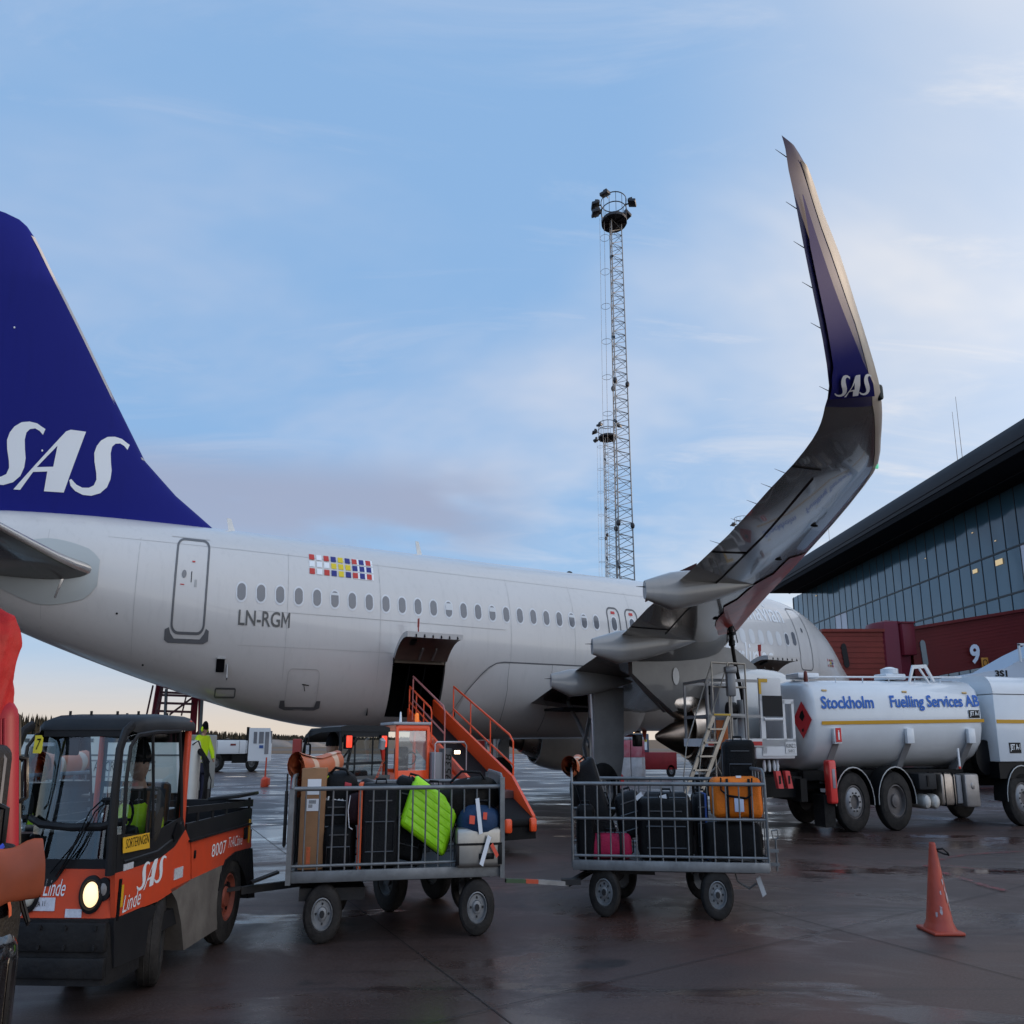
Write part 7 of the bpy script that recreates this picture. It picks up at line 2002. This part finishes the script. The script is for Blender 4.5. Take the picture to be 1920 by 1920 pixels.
for dx in (0, .28):
    b = B(); x, z = onflank(1444, 1467); x += .1 + dx; b.ext([(x - .05, -.2, z + .20), (x + .09, -.2, z + .20), (x + .17, -.2, z - .10), (x + .02, -.2, z - .10)], (0, .12, 0)); b.bx(x + .03, x + .09, -.207, -.2, z - .02, z + .12, 1); T.part('wheel_chock', b, [mat('chock_red', (.55, .06, .06), .5), mblack])
b = B()
for dx in (-.1, .05, .2, .3): b.lathe([(.03, 0), (.05, .1), (.03, .2), (0, .2)], (-2.5 + dx, .2, 1.28), (0, 0, -1), 10)
T.part('hydraulic_valves', b, mtank)
for (x, on) in ((-3.75, 1), (-3.58, 1)):
    b = B(); b.box((x, .2, 1.02), (.12, .08, .09), None, 0, .02); T.part('tail_light', b, mat('red_lens_on', (.5, .02, .015)))
# fuelling hose up to the wing
q1 = MF.inverted() @ at(1366, 1160, 18.3); q2 = MF.inverted() @ at(1372, 1200, 18.3); q3 = MF.inverted() @ at(1396, 1330, 18.6)
b = B(); b.tube([q1 + V((0, 0, .4)), q1, q2 + V((0, 0, -.05)), q2.lerp(q3, .3) + V((-.03, 0, 0)), q2.lerp(q3, .7), q3, q3 + V((.1, .1, -.5))], [.05, .055, .055, .05, .05, .05, .05], 12); T.part('fuelling_hose', b, mrub)
b = B(); b.lathe([(.06, 0), (.09, .02), (.09, .10), (.06, .13), (.06, .20), (.11, .22), (.11, .26), (.05, .28), (.05, .5)], q2 + V((0, 0, -.12)), (0, 0, 1), 16)
for s_ in (-1, 1): b.tube([q2 + V((0, 0, .36)), q2 + V((s_ * .12, 0, .18)), q2 + V((s_ * .17, -.02, -.05))], .014, 5); b.tube([q1 + V((0, 0, .5)), q1 + V((s_ * .16, 0, .35)), q1 + V((s_ * .05, 0, .0))], .012, 5)
T.part('hose_coupling', b, mblack)
# ================================================================== rolling steps beside the tanker
P0, P1 = at(1262, 1500, 16.6), at(1338, 1342, 17.1)
T = Thing('rolling_steps', 'tall grey aluminium steps with handrails beside the tanker platform', 'steps', pose((P0.x, P0.y, 0)))
malu = mat('steps_alu', (.34, .31, .27), .4, .6, nz=(6, .5)); O_ = V((P0.x, P0.y, 0))
p0 = V((-.18, 0, 0)); p1 = P1 - O_
wv = V((.42, .10, 0))
b = B()
for k in (0, 1): b.bar(p0 + wv * k, p1 + wv * k, .05, .09)
for k in range(1, 9): a_ = p0.lerp(p1, k / 9); b.bar(a_, a_ + wv, .13, .03)
T.part('ladder', b, malu)
b = B(); c = p1; e = V((.55, .25, 0))
b.ext([c, c + wv * 1.1, c + wv * 1.1 + e, c + e], (0, 0, .04)); b.bar(c + V((0, -.01, .02)), c + wv * 1.1 + V((0, -.01, .02)), .07, .03, 1)
T.part('top_deck', b, [mgp, mat('deck_yellow', (.5, .34, .05), .5)])
b = B()
for q in (c + V((0, 0, 0)), c + wv * 1.1, c + e, c + wv * 1.1 + e):
    b.cyl((q.x, q.y, 0), (q.x, q.y, q.z + .92), .022, None, 8)
for q in (V((0, 0, .92)), V((0, 0, .5))):
    b.cyl(c + q, c + e + q, .018, None, 6); b.cyl(c + wv * 1.1 + q, c + wv * 1.1 + e + q, .018, None, 6); b.cyl(c + e + q, c + wv * 1.1 + e + q, .018, None, 6)
b.cyl(V((c.x + e.x, c.y + e.y, .4)), c + wv * 1.1 + V((0, 0, -.1)), .016, None, 6); b.cyl(V((c.x, c.y, c.z * .6)), V((c.x + e.x + .1, c.y + e.y, .5)), .016, None, 6)
for k in (0, 1): b.tube([c + wv * k * 1.1 + V((0, 0, .90)), p0.lerp(p1, .45) + wv * k + V((-.02, 0, .62)), p0.lerp(p1, .35) + wv * k + V((0, 0, .30)), p0.lerp(p1, .42) + wv * k], .015, 6)
T.part('handrail', b, malu)
b = B(); b.box(c + wv * .9 + e * .3 + V((0, 0, .55)), (.22, .2, .42), None, 0, .03); b.box(c + wv * .9 + e * .3 + V((0, -.02, .80)), (.30, .22, .12), None, 0, .03); T.part('meter_box', b, mgp)
b = B(); b.box(c + V((.08, -.05, -.32)) + V((.2, .3, 0)), (.30, .06, .5), None, 0, .01); T.part('orange_panel', b, mat('panel_orange', (.45, .12, .03), .5))

# ================================================================== service truck seen through the tractor's windows
sv0, sv1 = at(20, 1374, 19.5), at(346, 1374, 19.5)
T = Thing('service_truck', 'white aircraft service truck standing behind the foreground tractor', 'truck', pose((sv0.x, 19.5, 0)))
Lq = sv1.x - sv0.x
msv = mat('van_white', (.58, .62, .60), .4, nz=(1, .4), col2=(.46, .50, .48))
b = B(); b.bx(0, Lq, 0, 2.2, .62, 1.74, 0, .03)
for k in range(16): b.box((.2 + k * (Lq - .4) / 15, -.012, 1.63), (.12, .02, .07), None, 1)
b.bx(0, Lq, -.012, -.001, 1.33, 1.36, 1)
T.part('body', b, [msv, mat('vent_dark', (.10, .12, .12), .5)])
b = B(); xa = at(176, 1446, 19.5); xb = at(292, 1430, 19.5); write(b, 'AIRCRAFT SERVICE', (xa.x - sv0.x, -.02, xa.z), (1, 0, 0), (0, 0, 1), w=xb.x - xa.x, h=.19); T.part('lettering', b, mat('letter_grey', (.07, .08, .08), .5))
b = B(); b.bx(0, Lq, .2, 2.0, .35, .61); b.bx(1.8, 2.6, -.1, .1, .25, .6, 0, .02); T.part('chassis', b, mblack)
b = B(); xa = at(66, 1490, 19.5); b.box((xa.x - sv0.x, -.02, 1.0), (.28, .02, .34)); T.part('warning_plate', b, mat('plate_red', (.55, .08, .06), .5))
for x in (.9, Lq - 1.2): b = B(); wheel(b, (x, .1, .40), .40, .24, (0, -1, 0), 26, .55); T.part('wheel', b, [mrub, mrimg, mblack])
b = B()
for z in (.95, 1.25): b.bar((1.9, -.45, z), (4.0, -.45, z), .03)
for k in range(7): b.bar((1.9 + k * .35, -.45, .5), (1.9 + k * .35, -.45, 1.25), .025)
T.part('railing', b, mgp)
# lavatory hose unit with the worker on its step
hd = at(378, 1366, 19.8); ux = at(362, 1450, 18.9)
T = Thing('hose_unit', 'white upright service tank with thick dark hoses beside the worker', 'hose unit', pose((ux.x, 18.9, 0)))
b = B(); b.lathe([(0, .3), (.17, .3), (.17, 1.5), (.12, 1.62), (0, 1.64)], (0, 0, 0), (0, 0, 1), 20); T.part('tank', b, mat('tank_cream', (.55, .53, .48), .4))
b = B(); b.bx(-.4, 1.0, .1, 1.5, .12, .30, 0, .02); b.cyl((.32, .2, .3), (.32, .2, 1.0), .03, None, 8); T.part('step_deck', b, mblack)
b = B()
for k in range(3): b.tube([(.10 + k * .06, -.05, 1.45), (.30 + k * .08, -.12, 1.35 - .05 * k), (.45 + k * .03, -.15, 1.0), (.42, -.15, .6), (.25, -.1, .32), (.05, -.05, .25)], .045 - .008 * k, 8)
b.tube([(.0, -.15, 1.55), (.2, -.25, 1.62), (.4, -.2, 1.3), (.62, -.2, .9), (.6, -.2, .3)], .015, 6)
T.part('suction_hose', b, mrub)
b = B(); 
for x in (-.2, .8): b.cyl((x, .1, .14), (x, .18, .14), .14, None, 18)
T.part('wheel', b, mrub)
J = dict(pelvis=V((0, 0, .92)), waist=V((0, 0, 1.08)), chest=V((.0, -.03, 1.32)), neck=V((0, -.05, 1.50)), head=V((0, -.08, 1.63)), shL=V((-.19, -.03, 1.42)), shR=V((.19, -.03, 1.42)), elL=V((-.27, -.12, 1.16)), elR=V((.25, -.16, 1.16)),
         wrL=V((-.20, -.34, 1.04)), wrR=V((.14, -.38, 1.02)), hipL=V((-.1, 0, .88)), hipR=V((.1, 0, .88)), knL=V((-.12, -.03, .48)), knR=V((.12, .0, .48)), anL=V((-.13, .03, .09)), anR=V((.13, .05, .09)), toeL=V((-.15, -.13, .04)), toeR=V((.15, -.11, .04)))
person('standing worker in yellow jacket and dark cap handling hoses under the tail', pose((hd.x, 19.9, hd.z - 1.63), R(62)), J, mhiv, mnavy, mknit, yaw=R(0), pitch=R(18), ears=True, stripes=(((0, -.0, 1.0), (0, 0, 1), .19),))
b = B(); b.bx(-.5, .5, -.4, .6, .02, hd.z - 1.63, 0, .02); solo('step_box', 'low dark step box under the standing worker', 'step', b, mblack, pose((hd.x, 19.9, 0)))

# red maintenance steps under the tail
Y_ = 21.2
def L_(px, py, y=Y_): return at(px, py, y)
o_ = L_(320, 1400); o_.z = 0
T = Thing('maintenance_steps', 'dark red steel steps leaning up under the tail of the aeroplane', 'steps', pose((o_.x, Y_, 0)))
mst = mat('steps_red', (.25, .02, .04), .5, nz=(2, .5)); O2 = V((o_.x, Y_, 0))
def base(p, q):  # carry a stringer on to the ground
    d = (q - p); k = (0 - p.z) / d.z; return p + d * k
b = B()
for (pa, pb, w_) in (((300, 1285), (281, 1345), .22), ((366, 1302), (345, 1400), .20), ((376, 1305), (362, 1392), .12)):
    a_, c_ = L_(*pa) - O2, L_(*pb) - O2; b.bar(a_, base(a_, c_) + V((0, 1.2, 0)), w_, .08)
T.part('stringer', b, mst)
b = B()
for (ya_, xl_, xr_) in ((1298, 300, 352), (1303, 299, 358), (1318, 296, 362), (1333, 292, 358)):
    b.bar(L_(xl_, ya_) - O2, L_(xr_, ya_ + 2) - O2, .05, .05)
b.bar(L_(361, 1308) - O2, L_(318, 1340) - O2, .04); b.bar(L_(287, 1285) - O2, L_(275, 1340) - O2, .04); b.bar(L_(303, 1288) - O2, L_(292, 1340) - O2, .06); b.bar(L_(349, 1306) - O2, L_(340, 1342) - O2, .035)
T.part('tread_frame', b, mat('steps_dark', (.07, .015, .02), .5))
b = B()
for (pa, pb) in (((312, 1292), (307, 1400)), ((379, 1312), (374, 1400))): a_, c_ = L_(*pa) - O2, L_(*pb) - O2; b.bar(a_, base(a_, c_), .07, .07)
T.part('post', b, mat('post_grey', (.10, .11, .115), .5))
b = B(); a_ = L_(305, 1280) - O2; b.box(a_, (.42, .3, .10), (0, R(28), 0), 0, .02); T.part('top_pad', b, mat('pad_grey', (.42, .42, .41), .5))

# distant white truck
P = G(404, 1448); Q = G(471, 1447); ang = math.atan2(Q.y - P.y, Q.x - P.x)
T = Thing('flatbed_truck', 'small white flatbed truck far away near the field', 'truck', pose(P, ang))
s_ = (Q - P).length
b = B(); b.bx(-1.3, s_ * .86, -.1, 1.9, .92, 1.62, 0, .02); b.bx(-1.3, s_ * .84, 0, 1.8, 1.62, 1.68, 1); b.bx(.95, 1.35, -.115, -.10, 1.34, 1.44, 2)
for x in (.0, 1.6): b.bx(x, x + .02, -.112, -.10, .95, 1.6, 1)
T.part('bed', b, [mat('truck_white', (.62, .63, .64), .4), mblack, mat('plate_dkred', (.15, .02, .02))])
b = B()
xc = s_ * .86
b.loft([[(x, y, z) for x, z in ((xc + .05, .55), (xc + 1.75, .55), (xc + 1.75, 1.4), (xc + 1.6, 2.25), (xc + .05, 2.25))] for y in (-.15, 1.95)])
cb = T.part('cab', b, mat('truck_white', (.6, .6, .6)))
b = B()
b.bx(xc + .40, xc + .65, -.17, -.151, 1.45, 2.05); b.bx(xc + .8, xc + 1.15, -.17, -.151, 1.45, 2.05); b.bx(xc + 1.25, xc + 1.55, -.17, -.151, .9, 2.05); b.bx(xc + 1.62, xc + 1.77, 0, 1.8, 1.45, 2.1); T.part('window', b, mpane, parent=cb)
b = B(); b.bx(xc + .85, xc + 1.15, -.175, -.155, 1.2, 1.36); T.part('door_logo', b, mat('logo_blue', (.03, .08, .25), .5), parent=cb)
b = B(); b.bx(-1.2, xc + 1.5, .3, 1.5, .55, .9); b.bx(xc - .15, xc + .02, -.1, 1.9, .7, 2.3, 0); b.bx(1.1, 2.2, -.05, .3, .45, .85); T.part('chassis', b, mblack)
for x in (0, s_): b = B(); wheel(b, (x, .0, .47), .47, .28, (0, -1, 0), 24, .5); b.cyl((x, .3, .47), (x, 1.9, .47), .46, None, 20); T.part('wheel', b, [mrub, mat('rim_dark', (.1, .1, .1)), mblack])
# marker pole
P = G(496, 1475); b = B(); b.lathe([(0, 0), (.20, 0), (.22, .06), (.20, .26), (.10, .34), (0, .35)], (0, 0, 0), (0, 0, 1), 16); b.cyl((0, 0, .3), (.02, 0, 1.02), .045, .04, 8); b.box((.2, 0, .18), (.08, .3, .25), None, 0, .02)
solo('marker_post', 'small orange marker post with heavy round foot alone on the apron', 'marker post', b, mat('marker_orange', (.60, .07, .03), .5), pose(P))

# ================================================================== under the aeroplane
P = G(1184, 1463)
mred_b = mat('barrier_red', (.42, .05, .08), .5, nz=(2, .8, 7), col2=(.5, .30, .32)); mwh_b = mat('barrier_white', (.48, .47, .48), .55, nz=(2.5, .8, 7), col2=(.25, .24, .24))
T = Thing('barrier_block', 'large red and white barrier blocks standing under the belly', 'barrier', pose((P.x, P.y, 0)))
for (x0, x1, y) in ((-.95, -.02, 0), (0.02, .72, .05), (.74, .95, .3)):
    b = B(); b.bx(x0, x1, y, y + .6, 0, .92, 1, .02); b.bx(x0, x1, y, y + .6, .92, 1.62, 0, .02); b.bx(x0 + .02, x1 - .02, y, y + .6, 1.63, 1.75, 1, .02); T.part('block', b, [mred_b, mwh_b])
b = B(); b.bx(-1.45, -1.0, .8, 1.3, 0, .8, 1, .02); b.bx(-1.45, -1.0, .8, 1.3, .8, 1.3, 0, .02); T.part('block', b, [mred_b, mwh_b])
P = G(1222, 1470)
T = Thing('ground_power_unit', 'dark red ground power unit with white sign behind the barrier blocks', 'power unit', pose((P.x + 1.6, 44, 0)))
b = B(); b.bx(-1.4, 1.4, 0, 1.2, .35, 1.1, 0, .04); b.bx(-1.2, -.4, .1, 1.1, 1.1, 1.9, 1, .04); T.part('housing', b, [mat('gpu_red', (.28, .02, .025), .5, nz=(2, .6)), mat('gpu_blue', (.10, .12, .16), .5)])
b = B(); b.bx(-1.05, -.55, .06, .09, 1.2, 1.65, 0); b.bx(-1.05, -.55, .05, .06, 1.55, 1.65, 1); T.part('sign', b, [mletter, mat('sign_yellow', (.6, .5, .04), .5)])
for x in (-1, 1): b = B(); wheel(b, (x, .1, .3), .3, .2, (0, -1, 0), 20, .5); T.part('wheel', b, [mrub, mrimg, mblack])
P = G(1140, 1462); b = B(); b.ext([(-.5, 0, 0), (.35, 0, 0), (.35, 0, .25), (.1, 0, .48), (-.45, 0, .42)], (0, .7, 0)); solo('wheel_chock', 'bright red wedge shaped chock left of the barrier blocks', 'wheel chock', b, mat('chock_bright', (.55, .02, .02), .5), pose((P.x, 38, 0)))
# red box body farther off, left of the gear
P = at(895, 1405, 30)
T = Thing('box_trailer', 'red box trailer with white script beyond the belt loader', 'trailer', pose((P.x, 30, 0)))
b = B(); b.bx(-.45, .55, 0, 3, .9, 1.62, 0, .02); b.bx(-.45, .55, .1, 2.9, .6, .89, 1); T.part('box', b, [mat('trailer_red', (.55, .05, .04), .45), mblack])
b = B(); write(b, 'Kantin', (-.30, -.012, 1.15), (1, 0, 0), (0, 0, 1), w=.7, h=.22, slant=.2); T.part('script', b, mletter)
for x in (-.35, .45): b = B(); wheel(b, (x, .6, .32), .32, .2, (1 if x > 0 else -1, 0, 0), 20, .5); T.part('wheel', b, [mrub, mrimg, mblack])
# low red airport buildings beyond the nose
b = B(); b.bx(0, 11, 0, 6, 0, 2.05)
T = Thing('airport_shed', 'long low red shed seen beneath the fuselage', 'shed', pose((at(1060, 1400, 96).x, 96, 0)))
T.part('wall', b, mat('shed_red', (.25, .02, .02), .6)); b = B(); b.bx(-.3, 11.3, -.3, 6.3, 2.06, 2.25); T.part('roof', b, mroof)
# warning flags hanging from the belly
b = B(); q = at(1190, 1362, 27); b.box((0, 0, .0), (.42, .02, .36), None, 0, .01); b.ext([(.25, 0, .15), (.34, 0, .2), (.50, 0, -.1), (.42, 0, -.42), (.32, 0, -.25)], (0, .02, 0), 1); b.sph((-.05, -.04, -.14), .035, 8, 2)
solo('warning_flag', 'dark red warning flags hanging under the belly', 'flag', b, [mat('flag_dark', (.06, .02, .015), .6), mat('flag_orange', (.28, .04, .015), .6), mat('lamp_small', (1, .8, .5), .3, emit=((1, .7, .4), 3))], pose(q))
# white catering truck behind the tanker
P = at(1893, 1262, 33)
T = Thing('catering_truck', 'white high-lift truck body rising behind the tanker at the right edge', 'truck', pose((P.x, 33, 0)))
b = B(); b.loft([[(-4.2, y, .8), (3.5, y, .8), (3.5, y, 5.2), (1.5, y, 4.6), (-.2, y, 4.0), (-4.2, y, 3.55)] for y in (0, 2.4)]); T.part('body', b, mat('truck_white2', (.52, .56, .62), .4))
b = B(); write(b, '3S1', (-.75, -.02, 3.72), (1, 0, 0), (0, 0, 1), w=.62, h=.22, bold=.04); T.part('number', b, mblack)
b = B(); b.bx(.4, 2.2, -.3, -.2, 4.75, 4.82); b.bx(.4, .48, -.3, -.2, 4.2, 4.8); b.bx(1.3, 1.38, -.3, -.2, 4.2, 4.8); T.part('railing', b, mtank)
b = B(); b.bx(-4, 3.4, .2, 2.2, .45, .8); T.part('chassis', b, mblack)
for x in (-3, 2.4): b = B(); wheel(b, (x, .1, .5), .5, .3, (0, -1, 0), 24, .5); T.part('wheel', b, [mrub, mrimg, mblack])

# ================================================================== cone
mcone = mat('cone_orange', (.42, .062, .032), .45, nz=(3, .7, 7), col2=(.24, .04, .028), bump=(14, .25))
cc = V((5.63, 9.03, 0))
T = Thing('traffic_cone', 'scuffed tall orange traffic cone alone on the wet apron', 'traffic cone', pose(cc, R(0)))
b = B()
sq = [(.29, -.29), (.29, .29), (-.29, .29), (-.29, -.29)]
b.box((0, 0, .016), (.40, .40, .03), None, 0, .012)
b.lathe([(.19, .03), (.18, .05), (.162, .075), (.150, .10), (.038, .73), (.034, .745), (.024, .75), (.024, .70)], (0, 0, 0), (0, 0, 1), 32)
T.part('cone_body', b, mcone, sharp=60)
b = B()
for (a, z, s_) in ((-1.0, .30, .05), (-.85, .22, .035), (-1.25, .43, .03), (-1.9, .20, .04), (-2.3, .16, .03), (-1.75, .34, .022), (-.9, .46, .025), (-1.1, .37, .03)):
    r = .150 + (z - .10) * (.038 - .150) / .63; cpt = V((math.cos(a) * r, math.sin(a) * r, z)); n = V((math.cos(a), math.sin(a), .2)).normalized(); u = V((-math.sin(a), math.cos(a), 0)); w_ = n.cross(u)
    m_ = 9; b.f([b.v(cpt + n * .004 + (u * math.cos(2 * PI * i / m_) * .5 + w_ * math.sin(2 * PI * i / m_)) * s_ * (.6 + .5 * rnd.random())) for i in range(m_)])
T.part('paint_scuffs', b, mat('scuff_pale', (.45, .40, .40), .6, nz=(30, .8), col2=(.3, .1, .08)))
b = B(); b.tube([(0.02, -.02, .69), (.10, -.05, .70), (.17, -.05, .66), (.19, -.04, .645), (.12, -.03, .655), (.04, -.01, .68)], .009, 6); T.part('strap', b, mblack)

# ================================================================== load at the left edge, close to the camera
YL = 3.0
def LE_(px, py, y=YL): return at(px, py, y)
def lum(pts, y, th): pass
mredc = mat('red_sheet', (.27, .007, .009), .65, nz=(5, .8, 7), col2=(.14, .004, .007), bump=(9, .8), spec=.2)
T = Thing('baggage_cart', 'dark loaded baggage cart half outside the left edge of the photo', 'baggage cart', pose((-3.1, 3.5, 0)), 'baggage carts in tow')
b = B(); b.bx(-1.2, .24, -1.0, .05, .42, .50, 0, .01); T.part('deck', b, mcf)
b = B(); q = LE_(8, 1700) ; b.cyl((q.x + 3.1, -.42, .45), (q.x + 3.1, -.42, 1.25), .012, None, 10); b.cyl((-1.1, -.42, 1.0), (q.x + 3.1, -.42, 1.0), .016, None, 8); T.part('railing', b, mat('rust_pole', (.16, .10, .06), .6, nz=(9, 1), col2=(.06, .05, .04)))
for y in (-.7, -.1): b = B(); wheel(b, (.05, y, .2), .2, .12, (1, 0, 0), 22, .5); T.part('wheel', b, [mrubd, mrimg, mcf])
b = B()
N_ = 26
def bun(u, v):
    a = 2 * PI * u; z = v
    r = .175 * (1 - abs(v - .55) ** 3 * 3.4) + .012
    fold = 1 + .10 * (1 - abs(math.sin(a * 4 + v * 2.2))) + .06 * (1 - abs(math.sin(a * 7 - v * 4))) - .06 + .08 * noise.noise(V((math.cos(a) * 2, math.sin(a) * 2, v * 3)))
    if v > .9: r *= max(.02, (1 - v) * 10) ** .5
    return V((math.cos(a) * r * fold * 1.15, math.sin(a) * r * fold, (v - .5) * .50 + .02 * math.sin(a * 3)))
b.grid(bun, 110, 40); b.jitter(.010, 7, 3); b.jitter(.004, 25, 5)
q = LE_(-66, 1282); solo('red_cover', 'bright red folded plastic cover heaped over the cart load at the left edge', 'cover', b, mredc, pose((q.x - .04, YL, q.z)), sharp=70)
q = LE_(14, 1475)
case('cherry red ribbed suitcase tilted at the left edge under the red cover', (q.x - .225, YL + .10, q.z - .01), (.32, .22, .52), (0, R(-8), R(38)), mat('cherry_shell', (.22, .006, .018), .5, spec=.22, nz=(3, .4)), ribs=16, hard=True, pocket=False, mtrim=mblack, bev=.06)
q = LE_(-14, 1560, 2.85)
case('charcoal suitcase at the very left edge in front of the cherry red one', (q.x - .16, 2.85, q.z), (.30, .2, .48), (0, 0, R(15)), mblk2, hard=True, pocket=False, wheels=False)
P0, P1 = LE_(32, 1638, 2.75), LE_(72, 1632, 2.70)
T = Thing('rolled_tarpaulin', 'orange rolled tarpaulin end poking out in front of the tractor nose', 'tarpaulin', pose(P0), 'orange rolled covers on the cart ends')
b = B(); d = (P1 - P0); rings = []
for k in range(10):
    u = k / 9; c = V((-.16, -.02, -.02)).lerp(d, u); r = .072 + .005 * math.sin(u * 9)
    rings.append([c + V((-.84 * r * math.cos(a) * .75, .45 * r * math.cos(a) * .75, r * math.sin(a) * (1 + .08 * math.sin(3 * a + u * 4)))) for a in [2 * PI * i / 26 for i in range(26)]])
b.loft(rings, caps=False)
rings = [[d.lerp(V((-.16, -.02, -.02)), .02 + .3 * j / 3) + V((-.84 * (.064 - j * .003) * math.cos(a) * .75, .45 * (.064 - j * .003) * math.cos(a) * .75, (.064 - j * .003) * math.sin(a))) for a in [2 * PI * i / 26 for i in range(26)]] for j in range(4)]
b.loft(rings, caps=False)
b.jitter(.008, 14, 2); T.part('roll', b, mat('tarp_rust', (.42, .085, .03), .45, nz=(8, .7, 6), col2=(.28, .06, .025)), sharp=60)
b = B(); b.grid(lambda u, v: V((-.06 - .10 * v + .01 * math.sin(u * 8), .05 + .1 * v, .04 - .16 * u)) + V((0, .02 * math.sin(v * 9), 0)), 8, 6); T.part('loose_flap', b, mat('tarp_rust', (.4, .08, .03)))
b = B(); q = LE_(48, 1690, 2.8) - P0; b.tube([q + V((-.03, 0, .04)), q + V((0, -.01, .0)), q + V((.03, -.01, -.05)), q + V((.02, 0, -.06)), q + V((-.01, 0, -.02)), q + V((-.03, 0, .03))], .006, 5, True); T.part('buckle', b, mblack)
q = LE_(-12, 1720, 2.8)
T = Thing('work_bag', 'black and neon yellow striped work bag at the left edge', 'bag', pose((q.x - .09, 2.85, q.z)))
b = B(); b.box((0, 0, 0), (.24, .22, .36), None, 0, .07, 4); bmesh.ops.subdivide_edges(b.bm, edges=b.bm.edges[:], cuts=2, use_grid_fill=True); b.jitter(.016, 8, 4); T.part('bag_body', b, mblk, sharp=70)
for (z, w_) in ((.05, .045), (-.07, .06)):
    b = B(); b.grid(lambda u, v: V((-.12 + .25 * u, -.118 - .012 * math.sin(u * PI) - .004, z + (v - .5) * w_ + .10 * u - .03 + .02 * math.sin(u * 7))), 12, 2); T.part('neon_stripe', b, mhiv)
b = B(); b.tube([(-.08, -.10, .17), (.02, -.13, .19), (.08, -.12, .15), (.12, -.08, .19)], .008, 6); T.part('blue_cord', b, mat('cord_blue', (.02, .05, .4), .4))
q = LE_(-14, 1865, 2.75)
case('glossy black suitcase at the bottom left corner', (q.x - .17, 2.80, q.z - .02), (.34, .26, .34), (0, 0, R(10)), mat('gloss_black', (.010, .010, .012), .12, coat=.8), hard=True, pocket=False, wheels=False, bev=.09, mtrim=mblack, handle=False)
